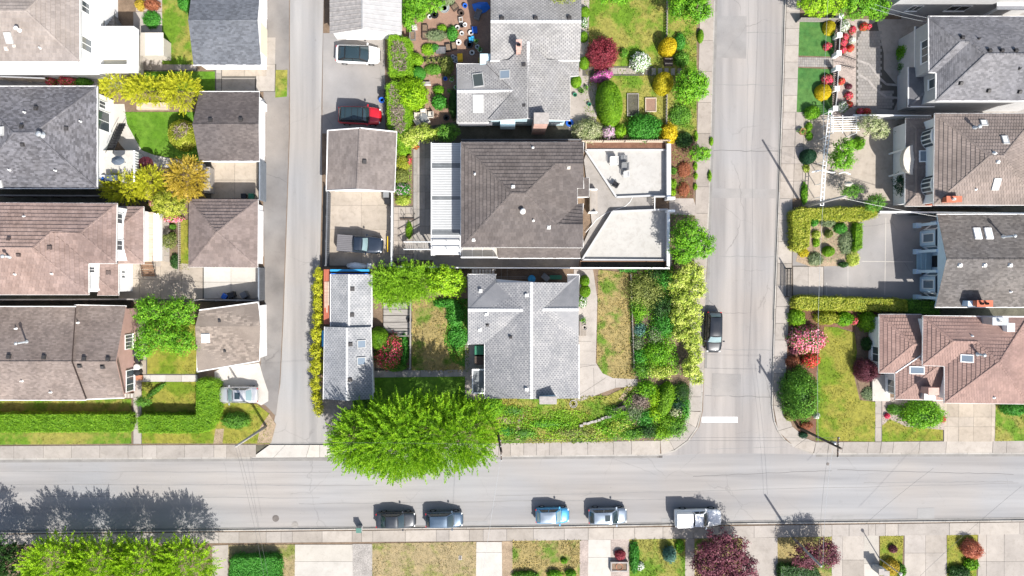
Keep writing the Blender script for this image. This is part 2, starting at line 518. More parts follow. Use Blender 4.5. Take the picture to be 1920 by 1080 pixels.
def spray_tree(name, label, lobes, mat, twigs=900, tl=(0.9, 1.7), leaf=0.2, per=30, group=None, base=None, r=0.2, trunk='bark', upw=0.55, spread=0.13, inner=0.3, ratio=0.5, cat='tree'):
 """a crown of feathery twigs, each clad in leaves"""
 L = lobes_px(lobes, 0)
 bx = np.mean([l[0] for l in L]); by = np.mean([l[1] for l in L])
 if base is not None: bx, by = P(*base)[:2]
 t = thing(name, label, cat, (bx, by, 0.1), group)
 tips = [(l[0], l[1], l[2]) for l in L]
 trunk_mb((bx, by, 0.05), tips, r).build('trunk', trunk, t, True)
 areas = np.array([l[3] * l[4] for l in L]); areas = areas / areas.sum()
 C, A, N, R = [], [], [], []
 for l, w in zip(L, areas):
  n = int(twigs * w)
  d = unit(n * 3); d = d[d[:, 2] > -0.3][:n]; n = len(d)
  s = np.array([l[3], l[4], l[5]]); c0 = np.array(l[:3])
  st = c0 + d * s * (rng.uniform(0.55, 1.0, n) ** 0.7)[:, None]
  dr = d * np.array([1, 1, 0.7]) + np.array([0, 0, upw]) + rng.normal(0, 0.35, (n, 3))
  dr /= np.linalg.norm(dr, axis=1, keepdims=True)
  ll = rng.uniform(*tl, n)
  u = rng.random((n, per)) ** 0.85
  droop = np.zeros((n, per, 3)); droop[:, :, 2] = -0.22 * (u ** 2) * ll[:, None]
  p = st[:, None, :] + dr[:, None, :] * (u * ll[:, None])[:, :, None] + droop
  off = rng.normal(0, 1, (n, per, 3)) * (spread * (1.15 - 0.8 * u))[:, :, None]
  p = p + off
  a = dr[:, None, :] * 0.7 + off / spread * 0.6 + rng.normal(0, 0.2, (n, per, 3))
  nn = np.array([0, 0, 1.0]) + off / spread * 0.35 + rng.normal(0, 0.4, (n, per, 3))
  tone = rng.random((n, 1)) * 0.45 + u * 0.3 + rng.random((n, per)) * 0.3
  C.append(p.reshape(-1, 3)); A.append(a.reshape(-1, 3)); N.append(nn.reshape(-1, 3)); R.append(tone.ravel())
 c2, n2, r2_ = inner_fill(L, leaf * 1.6, 0.35)
 C = np.concatenate(C + [c2]); A = np.concatenate(A + [leaf_axes(n2)]); N = np.concatenate(N + [n2]); R = np.concatenate(R + [r2_])
 k = len(C); ln = leaf * rng.uniform(0.7, 1.3, k)
 leafmesh('crown', C, A, N, ln, ln * ratio, R, mat, t)
 return t

def dome_mb(x, y, z0, rx, ry, h, rz=0.0, n=14, rings=6, squash=1.0, wobble=0.05):
 mb = MB(); vs = []; fs = []
 cs, sn = math.cos(rz), math.sin(rz)
 for k in range(rings + 1):
  t = k / rings * math.pi * 0.5
  rr = (math.cos(t)) ** squash; hh = math.sin(t)
  for i in range(n):
   a = 2 * math.pi * i / n
   w = 1 + wobble * math.sin(3 * a + k) + random.uniform(-wobble, wobble)
   u, v = math.cos(a) * rx * max(rr, 0.02) * w, math.sin(a) * ry * max(rr, 0.02) * w
   vs.append((x + u * cs - v * sn, y + u * sn + v * cs, z0 + hh * h))
 for k in range(rings):
  for i in range(n):
   fs.append([k * n + i, k * n + (i + 1) % n, (k + 1) * n + (i + 1) % n, (k + 1) * n + i])
 mb.add(vs, fs, 0, 0.05)
 return mb

def shrub(name, label, px, py, rx, ry, h, mat, leaf=0.13, cover=2.6, cat='shrub', group=None, rot=0.0, flowers=None, fcover=0.5, fsize=0.1, z0=0.1, neat=False, squash=0.75, ratio=0.6, ragged=0.10, zr=0.5, frange=None):
 """a bush: core toned dark as inner shade under a thick coat of leaves, with blossoms where it flowers"""
 zc = z0 + h * zr
 x, y, _ = P(px, py, zc); ax_, ay = M(rx, zc), M(ry, zc)
 o = np.array([x, y, z0])
 rz = math.radians(rot)
 kc = 0.9 if neat else 0.72
 core = dome_mb(x, y, z0, ax_ * kc, ay * kc, h * kc, rz, squash=squash)
 ar = math.pi * ax_ * ay + math.pi * (ax_ + ay) * h * 0.7
 lw = leaf * leaf * ratio * 0.5
 n = int(min(30000, max(60, cover * ar / lw * 0.75)))
 def surf(n, lift=0.0, rag=ragged, push=0.0):
  th = rng.random(n) * 2 * math.pi
  sz = rng.random(n) ** 0.8
  t = np.arcsin(sz)
  rr = np.cos(t) ** squash
  k = 1 + rng.normal(0, rag if not neat else rag * 0.25, n) - 0.02 + push
  if not neat: k += 0.17 * wob(np.cos(th) * 3 + x, np.sin(th) * 3 + y, sz * 3, 1.5) * (0.4 + 0.6 * (1 - sz)) - 0.03
  u, v = np.cos(th) * ax_ * rr * k, np.sin(th) * ay * rr * k
  X = x + u * math.cos(rz) - v * math.sin(rz); Y = y + u * math.sin(rz) + v * math.cos(rz)
  Z = z0 + np.sin(t) * h * k + lift
  nx, ny, nz = np.cos(th) * rr / ax_, np.sin(th) * rr / ay, sz / max(h, 0.1)
  Nn = np.stack([nx * math.cos(rz) - ny * math.sin(rz), nx * math.sin(rz) + ny * math.cos(rz), nz], 1)
  Nn /= np.linalg.norm(Nn, axis=1, keepdims=True) + 1e-9
  return np.stack([X, Y, Z], 1), Nn, th
 C, N, th = surf(n)
 N = N + rng.normal(0, 0.5, N.shape); N /= np.linalg.norm(N, axis=1, keepdims=True)
 R = 0.5 + 0.28 * wob(C[:, 0], C[:, 1], C[:, 2], 1.8) + rng.normal(0, 0.2, n)
 ln = leaf * rng.uniform(0.7, 1.3, n)
 ob = leafmesh(name, C - o, leaf_axes(N), N, ln, ln * ratio, R, mat, None, None if core is None else _shift(core, -o))
 ob.location = tuple(o); ORG[ob.name] = o
 setprops(ob, label, cat, group)
 if flowers:
  nf = int(max(20, fcover * ar / (fsize * fsize * 0.45)))
  C, N, th = surf(nf, 0.04, 0.06, 0.09)
  if frange: C = C[frange(C[:, 0] - x, C[:, 1] - y)]; N = N[:len(C)]
  k = len(C)
  N = N + rng.normal(0, 0.35, N.shape); N /= np.linalg.norm(N, axis=1, keepdims=True)
  ln = fsize * rng.uniform(0.7, 1.3, k)
  leafmesh('blossoms', C, leaf_axes(N), N, ln, ln * 0.85, rng.random(k), flowers, ob)
 return ob
def _shift(mb, d):
 mb.v = [(a + d[0], b + d[1], c + d[2]) for a, b, c in mb.v]; return mb

def hedge(name, label, pts, h, mat, leaf=0.11, cover=2.2, cat='hedge', group=None, z0=0.1, rough=0.1, sides=True, ratio=0.6, zr=None, core='hedge_core', tone=0.0):
 """clipped or loose hedge over a plan polygon given at its top"""
 poly = pp(pts, z0 + h if zr is None else zr)
 cx = sum(p[0] for p in poly) / len(poly); cy = sum(p[1] for p in poly) / len(poly)
 o = np.array([cx, cy, z0])
 A = area(poly); lw = leaf * leaf * ratio * 0.5
 xs = [p[0] for p in poly]; ys = [p[1] for p in poly]
 n = int(min(60000, cover * A / lw * 0.8))
 bb = (max(xs) - min(xs)) * (max(ys) - min(ys))
 m = int(n * bb / max(A, 0.01)) + 10
 X = rng.uniform(min(xs), max(xs), m); Y = rng.uniform(min(ys), max(ys), m)
 k = pin(poly, X, Y) & (wob(X, Y, 0.7, 3.1) + rng.normal(0, 0.2, m) > -0.52); X, Y = X[k], Y[k]
 Z = z0 + h + rough * wob(X, Y, 0, 1.4) + rng.normal(0, rough * 0.6, len(X)) - 0.02
 C = [np.stack([X, Y, Z], 1)]; N = [np.tile([0, 0, 1.0], (len(X), 1))]
 ccw = sum(poly[i][0] * poly[(i + 1) % len(poly)][1] - poly[(i + 1) % len(poly)][0] * poly[i][1] for i in range(len(poly))) > 0
 for i in range(len(poly)):
  a, b = poly[i], poly[(i + 1) % len(poly)]
  ln_ = math.dist(a, b)
  if ln_ < 0.05: continue
  q = int(min(12000, cover * ln_ * h / lw * 0.5))
  t = rng.random(q); zz = rng.random(q) * h
  nx, ny = (b[1] - a[1]) / ln_, -(b[0] - a[0]) / ln_
  if not ccw: nx, ny = -nx, -ny
  off = rng.normal(0, rough, q) + rough * wob(a[0] + (b[0] - a[0]) * t, a[1] + (b[1] - a[1]) * t, zz, 1.5) - 0.06 * (zz / h) ** 4
  C.append(np.stack([a[0] + (b[0] - a[0]) * t + nx * off, a[1] + (b[1] - a[1]) * t + ny * off, z0 + zz], 1))
  N.append(np.tile([nx, ny, 0.35], (q, 1)))
 C = np.concatenate(C); N = np.concatenate(N)
 N = N + rng.normal(0, 0.5, N.shape); N /= np.linalg.norm(N, axis=1, keepdims=True)
 n = len(C)
 R = tone + 0.5 + 0.2 * wob(C[:, 0], C[:, 1], C[:, 2], 1.6) + 0.2 * wob(C[:, 0], C[:, 1], C[:, 2], 4.3) + rng.normal(0, 0.24, n)
 ln = leaf * rng.uniform(0.7, 1.3, n)
 mb = MB(); ins = []
 for (x, y) in poly:
  d = math.dist((x, y), (cx, cy)); f = max(0.5, 1 - 0.1 / max(d, 0.2)); ins.append((cx + (x - cx) * f, cy + (y - cy) * f))
 mb.prism(ins, z0, z0 + h - 0.1, 0, 0.05)
 ob = leafmesh(name, C - o, leaf_axes(N), N, ln, ln * ratio, R, mat, None, _shift(mb, -o))
 ob.location = tuple(o); ORG[ob.name] = o
 return setprops(ob, label, cat, group)

def groundcover(label, pts, mat, h=0.35, dens=70, leaf=0.17, z=0.13, ratio=0.5):
 """low mixed greenery over a bed: one uncountable mass"""
 poly = pp(pts, z); xs = [p[0] for p in poly]; ys = [p[1] for p in poly]
 m = int(dens * (max(xs) - min(xs)) * (max(ys) - min(ys)))
 X = rng.uniform(min(xs), max(xs), m); Y = rng.uniform(min(ys), max(ys), m)
 w = wob(X, Y, 0, 1.1); k = pin(poly, X, Y) & (w + rng.normal(0, 0.25, m) > -0.45); X, Y, w = X[k], Y[k], w[k]; n = len(X)
 C = np.stack([X, Y, z + h * (0.35 + 0.65 * np.clip(w + 0.4, 0, 1)) * rng.random(n)], 1)
 N = rng.normal(0, 0.55, (n, 3)) + np.array([0, 0, 1.0]); ln = leaf * rng.uniform(0.6, 1.4, n)
 o = leafmesh('ground_cover', C, leaf_axes(N), N, ln, ln * ratio, 0.5 + 0.35 * wob(X, Y, 1.0, 0.7) + rng.normal(0, 0.2, n), mat)
 return setprops(o, label, 'plants', None, 'stuff')
def grass(parent_pts, z, mat, dens=45, size=0.13, label=None, name='grass', holes=()):
 """standing grass blades over a lawn: one uncountable mass"""
 poly = pp(parent_pts, z); A = area(poly)
 xs = [p[0] for p in poly]; ys = [p[1] for p in poly]
 m = int(dens * (max(xs) - min(xs)) * (max(ys) - min(ys)))
 X = rng.uniform(min(xs), max(xs), m); Y = rng.uniform(min(ys), max(ys), m)
 k = pin(poly, X, Y)
 for hp in holes: k &= ~pin(pp(hp, z), X, Y)
 X, Y = X[k], Y[k]; n = len(X)
 sz = size * rng.uniform(0.5, 1.4, n) * (1 + 0.4 * wob(X, Y, 0, 0.9))
 ax = np.stack([rng.normal(0, 0.7, n), rng.normal(0, 0.7, n), np.full(n, 0.6)], 1)
 ax /= np.linalg.norm(ax, axis=1, keepdims=True)
 C = np.stack([X, Y, np.full(n, z)], 1) + ax * (sz * 0.42)[:, None]
 N = np.cross(ax, np.cross(np.array([0, 0, 1.0]), ax)) + rng.normal(0, 0.2, (n, 3))
 o = leafmesh(name, C, ax, N, sz, sz * 0.35, 0.4 + rng.random(n) * 0.55, mat)
 o['kind'] = 'stuff'
 if label: o['label'] = label; o['category'] = 'grass'
 return o
def lawn(pts, mat, z=0.135, dens=45, size=0.12, name='lawn', holes=()):
 s = sheet(name, pts, z, mat)
 grass(pts, z, mat, dens, size, holes=holes)
 return s

# ------------------------------------------------------------------ roofs
def clip(poly, a, b, c):
 """part of the 2D polygon with a*u + b*v >= c"""
 out = []
 for i in range(len(poly)):
  p, q = poly[i], poly[(i + 1) % len(poly)]
  dp, dq = a * p[0] + b * p[1] - c, a * q[0] + b * q[1] - c
  if dp >= 0: out.append(p)
  if (dp >= 0) != (dq >= 0):
   t = dp / (dp - dq); out.append((p[0] + (q[0] - p[0]) * t, p[1] + (q[1] - p[1]) * t))
 return out

def shingle_face(mb, pts, cu, cv, lift, jit=0.006, gapu=0.0, tone=0.0, shade_slot=0.0):
 """lay overlapping tiles over one roof slope: width cu, course cv, lower edge raised by lift"""
 pts = [Vector(p) for p in pts]
 n = Vector((0, 0, 0))
 for i in range(1, len(pts) - 1): n += (pts[i] - pts[0]).cross(pts[i + 1] - pts[0])
 n.normalize()
 if n.z < 0: n = -n
 u = Vector((0, 0, 1)).cross(n)
 if u.length < 1e-3: u = Vector((1, 0, 0))
 u.normalize(); v = n.cross(u)
 o = pts[0]
 P2 = [((p - o).dot(u), (p - o).dot(v)) for p in pts]
 H_ = [(p - o).dot(n) for p in pts]
 v0 = min(p[1] for p in P2); v1 = max(p[1] for p in P2)
 row = 0; vv = v0
 while vv < v1 - 1e-4:
  strip = clip(clip(P2, 0, 1, vv), 0, -1, -(vv + cv))
  if len(strip) >= 3:
   u0 = min(p[0] for p in strip); u1 = max(p[0] for p in strip)
   uu = math.floor(u0 / cu) * cu - (cu / 2 if row % 2 else 0)
   dark = False
   while uu < u1 - 1e-4:
    wu = cu if not shade_slot else (cu * shade_slot if dark else cu * (1 - shade_slot))
    c = clip(clip(strip, 1, 0, uu + gapu), -1, 0, -(uu + wu - gapu))
    uu += wu
    isd = dark
    if shade_slot: dark = not dark
    if len(c) < 3: continue
    j = random.uniform(-jit, jit); r = min(1, max(0, random.random() + tone))
    if shade_slot: r = random.uniform(0, 0.12) if isd else 0.3 + 0.7 * r  # narrow dark pieces paint the shadow slots between the shingles
    top = []
    for (a, b) in c:
     k = max(0.0, 1 - (b - vv) / cv)
     w = o + u * a + v * b + n * (0.012 + lift * k + j * k)
     top.append(tuple(w))
    mb.add(top, [list(range(len(top)))], 0, r)
    for i in range(len(c)):
     p, q = c[i], c[(i + 1) % len(c)]
     if abs(p[1] - vv) < 1e-5 and abs(q[1] - vv) < 1e-5 and abs(p[0] - q[0]) > 1e-3:
      a3, b3 = Vector(top[i]), Vector(top[(i + 1) % len(c)])
      d = n * (lift + j + 0.012)
      mb.add([tuple(a3), tuple(a3 - d), tuple(b3 - d), tuple(b3)], [[0, 1, 2, 3]], 0, r)
  vv += cv; row += 1

def roofit(house, pts, faces, mat, tile=(0.32, 0.17), lift=0.012, ridges=(), ridge_mat=None, cap_w=0.26, cap_seg=0.32, gutters=(), gutter_mat='gutter', fascia=(), fascia_mat='trim_white', base_mat=None, th=0.16, jit=0.006, name='roof', tile_name='shingles', gapu=0.0, shade_slot=0.0):
 """pts: (px, py, z) list; faces: index lists; ridges and gutters: index pairs"""
 W = [P(*p) for p in pts]
 mb = MB()
 for f in faces:
  mb.poly([W[i] for i in f], 0, 0.3)
 # closed edge under every outer rim
 cnt = {}
 for f in faces:
  for i in range(len(f)):
   e = (f[i], f[(i + 1) % len(f)]); cnt[e] = cnt.get(e, 0) + 1
 rims = [e for e in cnt if (e[1], e[0]) not in cnt]
 for a, b in rims:
  A, B = W[a], W[b]
  mb.add([A, B, (B[0], B[1], B[2] - th), (A[0], A[1], A[2] - th)], [[0, 1, 2, 3]], 1, 0.3)
 for f in faces:
  mb.add([(W[i][0], W[i][1], W[i][2] - th) for i in f][::-1], [list(range(len(f)))], 1, 0.3)
 roof = mb.build(name, [base_mat or mat, fascia_mat], house)
 sh = MB()
 for f in faces: shingle_face(sh, [W[i] for i in f], tile[0], tile[1], lift, jit, gapu, 0.0, shade_slot)
 s = sh.build(tile_name, mat, roof); s['kind'] = 'stuff'
 if ridges:
  rb = MB()
  for a, b in ridges:
   A, B = Vector(W[a]), Vector(W[b]); d = B - A; L = d.length; d.normalize()
   side = d.cross(Vector((0, 0, 1))).normalized(); up = side.cross(d)
   k = max(1, int(L / cap_seg))
   for i in range(k):
    p = A + d * (L * i / k); q = A + d * (L * (i + 1) / k * 1.0)
    lo, hi = (0.05, 0.075)
    w = cap_w / 2
    ring = []
    for c, hh, ww in ((p, hi, w * 1.06), (q, lo, w)):
     ring += [c - side * ww + up * (hh - 0.07), c - side * ww * 0.5 + up * hh, c + side * ww * 0.5 + up * hh, c + side * ww + up * (hh - 0.07)]
    rb.add([tuple(x) for x in ring], [[0, 1, 5, 4], [1, 2, 6, 5], [2, 3, 7, 6], [3, 2, 1, 0]], 0, random.random())
  c = rb.build('ridge_cap', ridge_mat or mat, roof); c['kind'] = 'stuff'
 if gutters:
  for a, b in gutters:
   A, B = Vector(W[a]), Vector(W[b]); d = (B - A).normalized()
   side = d.cross(Vector((0, 0, 1))).normalized() * 0.06
   g = MB()
   cs = [A + side - d * 0.03, B + side + d * 0.03, B - side + d * 0.03, A - side - d * 0.03]
   g.prism([(x.x, x.y) for x in cs], min(A.z, B.z) - 0.11, min(A.z, B.z) + 0.03, 0, 0.5)
   g.build('gutter', gutter_mat, roof)
 return roof

def on_plane(pts3, px, py):
 """point of the roof plane (three or more corners as px,py,z) that shows at the pixel"""
 W = [Vector(P(*p)) for p in pts3]
 n = (W[1] - W[0]).cross(W[2] - W[0]).normalized()
 if n.z < 0: n = -n
 c = Vector((0, 0, H)); d = Vector(((px - NX) / F, (NY - py) / F, -1.0))
 t = (W[0] - c).dot(n) / d.dot(n)
 return c + d * t, n
def frame_of(n):
 u = Vector((0, 0, 1)).cross(n)
 if u.length < 1e-3: u = Vector((1, 0, 0))
 u.normalize(); return u, n.cross(u)

def roof_vent(house, plane, px, py, s=0.34, mat='vent_dark', h=0.2, name='roof_vent'):
 p, n = on_plane(plane, px, py); u, v = frame_of(n)
 mb = MB(); vs = []
 for k, hh in ((1.25, 0.0), (1.25, 0.03)):
  for a, b in ((-1, -1), (1, -1), (1, 1), (-1, 1)):
   vs.append(tuple(p + u * (a * s / 2 * k) + v * (b * s / 2 * k) + n * (hh + 0.03)))
 for k, hh in ((0.8, 0.03), (1.0, h * 0.6), (0.9, h)):
  for a, b in ((-1, -1), (1, -1), (1, 1), (-1, 1)):
   vs.append(tuple(p + u * (a * s / 2 * k) + v * (b * s / 2 * k) + n * (hh + 0.03)))
 fs = []
 for r in range(4):
  for i in range(4): fs.append([r * 4 + i, r * 4 + (i + 1) % 4, r * 4 + 4 + (i + 1) % 4, r * 4 + 4 + i])
 fs.append([16, 17, 18, 19])
 mb.add(vs, fs, 0, 0.5)
 return mb.build(name, mat, house)
def pipe(house, plane, px, py, r=0.07, h=0.45, mat='pipe_white', name='vent_pipe', cap=False):
 p, n = on_plane(plane, px, py)
 mb = MB(); q = (p.x, p.y, p.z)
 mb.lathe(q, [(r * 2.4, 0.0), (r * 2.2, 0.05), (r, 0.12), (r, h)], 10)
 if cap: mb.lathe((p.x, p.y, p.z + h - 0.02), [(r * 1.0, 0), (r * 1.9, 0.03), (r * 1.9, 0.14), (r * 0.6, 0.22)], 10)
 return mb.build(name, mat, house, True)
def skylight(house, plane, px, py, w, l, glass_mat='skyglass', frame='sky_frame', h=0.16, rot=0.0):
 p, n = on_plane(plane, px, py); u, v = frame_of(n)
 if rot: u, v = u * math.cos(rot) + v * math.sin(rot), v * math.cos(rot) - u * math.sin(rot)
 def ring(a, b, hh): return [tuple(p + u * (x * a / 2) + v * (y * b / 2) + n * hh) for x, y in ((-1, -1), (1, -1), (1, 1), (-1, 1))]
 mb = MB()
 rings = [ring(w + 0.12, l + 0.12, 0.0), ring(w + 0.06, l + 0.06, h), ring(w - 0.1, l - 0.1, h), ring(w - 0.1, l - 0.1, h - 0.06)]
 vs = [q for r in rings for q in r]
 fs = [[r * 4 + i, r * 4 + (i + 1) % 4, r * 4 + 4 + (i + 1) % 4, r * 4 + 4 + i] for r in range(3) for i in range(4)]
 mb.add(vs, fs, 0, 0.5)
 s = mb.build('skylight', frame, house)
 g = MB(); g.poly(ring(w - 0.1, l - 0.1, h - 0.03), 0, 0.5)
 g.build('pane', glass_mat, s)
 return s

def walls(house, pts, z0, z1, mat, name='wall', zr=None, inset=0.0):
 poly = pp(pts, z1 if zr is None else zr)
 if inset:
  cx = sum(p[0] for p in poly) / len(poly); cy = sum(p[1] for p in poly) / len(poly)
  poly = [(x - math.copysign(inset, x - cx), y - math.copysign(inset, y - cy)) for x, y in poly]
 return MB().prism(poly, z0, z1, 0, 0.5).build(name, mat, house)

def wall_window(house, a, b, z0, z1, side=1, frame='trim_white', pane='window_glass', bars=1, depth=0.05, name='window'):
 """window on the vertical wall from plan point a to b (world xy), between heights z0 and z1; side = outward offset sign"""
 A, B = Vector((a[0], a[1], 0)), Vector((b[0], b[1], 0)); d = (B - A); L = d.length; d.normalize()
 out = Vector((d.y, -d.x, 0)) * side
 def bx(mb, s0, s1, h0, h1, o0, o1):
  q = [A + d * s0 + out * o0, A + d * s1 + out * o0, A + d * s1 + out * o1, A + d * s0 + out * o1]
  mb.prism([(x.x, x.y) for x in q], h0, h1, 0, 0.5)
 fr = MB(); t = 0.08
 bx(fr, 0, L, z0, z0 + t, 0, depth); bx(fr, 0, L, z1 - t, z1, 0, depth)
 bx(fr, 0, t, z0 + t, z1 - t, 0, depth); bx(fr, L - t, L, z0 + t, z1 - t, 0, depth)
 for k in range(bars):
  s = L * (k + 1) / (bars + 1); bx(fr, s - 0.03, s + 0.03, z0 + t, z1 - t, 0.0, depth - 0.01)
 bx(fr, -0.06, L + 0.06, z0 - 0.07, z0 - 0.005, 0, depth + 0.06)
 w = fr.build(name, frame, house)
 pn = MB(); bx(pn, t, L - t, z0 + t, z1 - t, 0.005, 0.02)
 pn.build('pane', pane, w)
 return w
# ================================================================== materials of the place
asphalt('street_asphalt', (0.265, 0.256, 0.247), (0.05, 1.1), 0.12, 0.25)
asphalt('side_street_asphalt', (0.268, 0.252, 0.238), (0.9, 0.06), 0.13, 0.5)
asphalt('lane_asphalt', (0.27, 0.26, 0.248), (1.0, 0.06), 0.10, 0.3)
asphalt('old_asphalt', (0.185, 0.172, 0.16), (0.35, 0.35), 0.22, 0.5)
asphalt('drive_asphalt', (0.255, 0.24, 0.225), (0.3, 0.3), 0.15, 0.45)
asphalt('patch_asphalt', (0.25, 0.238, 0.226), (0.4, 0.4), 0.12, 0.3)
concrete('walk_concrete', (0.31, 0.28, 0.252), 0.12, 0.2)
concrete('pale_concrete', (0.41, 0.385, 0.35), 0.08, 0.14)
concrete('warm_concrete', (0.325, 0.282, 0.235), 0.14, 0.24)
concrete('grey_concrete', (0.27, 0.25, 0.23), 0.14, 0.25)
concrete('path_concrete', (0.30, 0.265, 0.235), 0.14, 0.25)
concrete('deck_membrane', (0.395, 0.382, 0.36), 0.06, 0.2, 0.03)
concrete('kerb_concrete', (0.33, 0.31, 0.285), 0.14, 0.28)
concrete('paver', (0.255, 0.237, 0.222), 0.12, 0.2)
plain('joint', (0.085, 0.078, 0.068), 0.95)
soilmat('soil', (0.16, 0.115, 0.08))
soilmat('bark_mulch', (0.14, 0.075, 0.05))
soilmat('dry_soil', (0.27, 0.205, 0.14))
soilmat('garden_dirt', (0.235, 0.15, 0.11), 0.15, 0.2)
soilmat('gravel', (0.27, 0.25, 0.23), 0.2, 0.45)
soilmat('pink_gravel', (0.31, 0.26, 0.23), 0.2, 0.35)
soilmat('shade_ground', (0.085, 0.08, 0.06))  # dark soil; the shade of the narrow side yards is in this tone
lawnmat('lawn_fresh', (0.075, 0.17, 0.012), (0.10, 0.20, 0.02), 0.4)
lawnmat('lawn_mixed', (0.10, 0.185, 0.015), (0.225, 0.215, 0.05), 0.42, 0.3)
lawnmat('lawn_olive', (0.115, 0.175, 0.012), (0.215, 0.205, 0.035), 0.46, 0.3)
lawnmat('lawn_dry', (0.10, 0.17, 0.02), (0.26, 0.205, 0.085), 0.52, 0.4)
lawnmat('lawn_brown', (0.15, 0.17, 0.04), (0.27, 0.215, 0.12), 0.52, 0.35)
lawnmat('lawn_lush', (0.045, 0.175, 0.015), (0.10, 0.19, 0.02), 0.3, 0.5)
lawnmat('turf', (0.05, 0.14, 0.035), (0.07, 0.16, 0.04), 0.4)
plain('white_marking', (0.82, 0.82, 0.80), 0.6, var=0.05)
plain('trim_white', (0.80, 0.80, 0.79), 0.5, var=0.03)
plain('gutter', (0.66, 0.65, 0.63), 0.45, var=0.1)
plain('iron', (0.02, 0.02, 0.022), 0.5, var=0.2)
plain('cast_iron', (0.12, 0.105, 0.095), 0.7, var=0.2)
plain('vent_dark', (0.045, 0.042, 0.042), 0.6)
plain('vent_brown', (0.075, 0.055, 0.05), 0.6)
plain('pipe_white', (0.72, 0.71, 0.68), 0.5)
plain('galvanised', (0.45, 0.47, 0.48), 0.4, 0.5)
plain('sky_frame', (0.36, 0.36, 0.35), 0.5)
plain('sky_frame_dark', (0.10, 0.10, 0.10), 0.5)
plain('wall_white', (0.78, 0.775, 0.76), 0.7, var=0.04)
plain('wall_cream', (0.72, 0.66, 0.50), 0.7, var=0.05)
plain('wall_mauve', (0.42, 0.27, 0.235), 0.75, var=0.08)
plain('wall_blue', (0.50, 0.62, 0.72), 0.7, var=0.05)
plain('wall_teal', (0.42, 0.55, 0.60), 0.7, var=0.05)
plain('wall_grey', (0.40, 0.40, 0.40), 0.75, var=0.07)
plain('wall_beige', (0.50, 0.46, 0.40), 0.75, var=0.07)
plain('brick_red', (0.42, 0.13, 0.075), 0.85, var=0.15)
plain('brick_pink', (0.48, 0.31, 0.26), 0.85, var=0.15)
glass('skyglass', (0.16, 0.20, 0.24))
glass('skyglass_dark', (0.05, 0.06, 0.055))
glass('skyglass_pale', (0.55, 0.60, 0.58), 0.25)
glass('skydome', (0.75, 0.74, 0.72), 0.35)
glass('window_glass', (0.06, 0.075, 0.085))
woodmat('wood_grey', (0.25, 0.23, 0.21), 1)
woodmat('wood_grey_x', (0.27, 0.25, 0.23), 0)
woodmat('wood_brown', (0.20, 0.12, 0.075), 1)
woodmat('wood_red', (0.33, 0.10, 0.06), 1)
woodmat('wood_dark', (0.075, 0.055, 0.045), 0)
woodmat('wood_pale', (0.46, 0.38, 0.30), 0)
plain('fence_dark', (0.11, 0.115, 0.125), 0.7, var=0.2)
plain('fence_slate', (0.17, 0.19, 0.215), 0.7, var=0.15)
plain('plastic_black', (0.018, 0.018, 0.02), 0.45)
plain('plastic_grey', (0.16, 0.165, 0.17), 0.5)
plain('plastic_blue', (0.02, 0.10, 0.42), 0.4)
plain('plastic_green', (0.03, 0.16, 0.09), 0.45)
plain('plastic_yellow', (0.72, 0.45, 0.02), 0.45)
plain('plastic_red', (0.55, 0.03, 0.03), 0.45)
plain('plastic_white', (0.50, 0.49, 0.47), 0.45)
plain('tarp_blue', (0.02, 0.13, 0.50), 0.5)
plain('tarp_white', (0.74, 0.73, 0.71), 0.6)
plain('paint_blue', (0.03, 0.27, 0.50), 0.5)
plain('terracotta', (0.36, 0.16, 0.095), 0.8)
plain('parasol_maroon', (0.075, 0.012, 0.02), 0.8)
plain('canopy_slate', (0.075, 0.095, 0.125), 0.7)
plain('stone_grey', (0.30, 0.275, 0.255), 0.85, var=0.2, scale=3)
plain('steel', (0.42, 0.43, 0.44), 0.3, 0.8)
soilmat('bark', (0.13, 0.10, 0.075))
soilmat('birch_bark', (0.42, 0.38, 0.33))
soilmat('twig', (0.19, 0.145, 0.12))
leafmat('hedge_core', (0.015, 0.03, 0.006), (0.02, 0.04, 0.008), trans=0)
leafmat('leaf_lime', (0.098, 0.221, 0.010), (0.195, 0.390, 0.016), (0.312, 0.520, 0.029))
leafmat('leaf_bigtree', (0.06, 0.18, 0.006), (0.19, 0.40, 0.010), (0.37, 0.58, 0.026))
leafmat('leaf_acid', (0.10, 0.235, 0.006), (0.27, 0.48, 0.010), (0.43, 0.63, 0.03))
leafmat('leaf_green', (0.041, 0.115, 0.014), (0.101, 0.257, 0.024), (0.189, 0.392, 0.041))
leafmat('leaf_bright', (0.045, 0.15, 0.006), (0.13, 0.34, 0.012), (0.27, 0.50, 0.03))
leafmat('leaf_emerald', (0.030, 0.144, 0.014), (0.060, 0.264, 0.026), (0.120, 0.372, 0.054))
leafmat('leaf_dark', (0.019, 0.052, 0.013), (0.039, 0.104, 0.023), (0.078, 0.169, 0.039))
leafmat('leaf_pine', (0.012, 0.045, 0.022), (0.02, 0.075, 0.035), (0.045, 0.12, 0.05))
leafmat('leaf_spruce', (0.05, 0.13, 0.11), (0.10, 0.22, 0.18), (0.18, 0.33, 0.27))
leafmat('leaf_gold', (0.276, 0.241, 0.007), (0.529, 0.448, 0.014), (0.713, 0.609, 0.052))
leafmat('leaf_golden', (0.20, 0.215, 0.010), (0.45, 0.47, 0.020), (0.66, 0.63, 0.05))
leafmat('leaf_amber', (0.265, 0.196, 0.014), (0.483, 0.356, 0.034), (0.667, 0.506, 0.115))
leafmat('leaf_yellow', (0.374, 0.286, 0.009), (0.638, 0.473, 0.013), (0.750, 0.616, 0.033))
leafmat('leaf_laurel', (0.144, 0.192, 0.014), (0.336, 0.372, 0.030), (0.552, 0.540, 0.108))
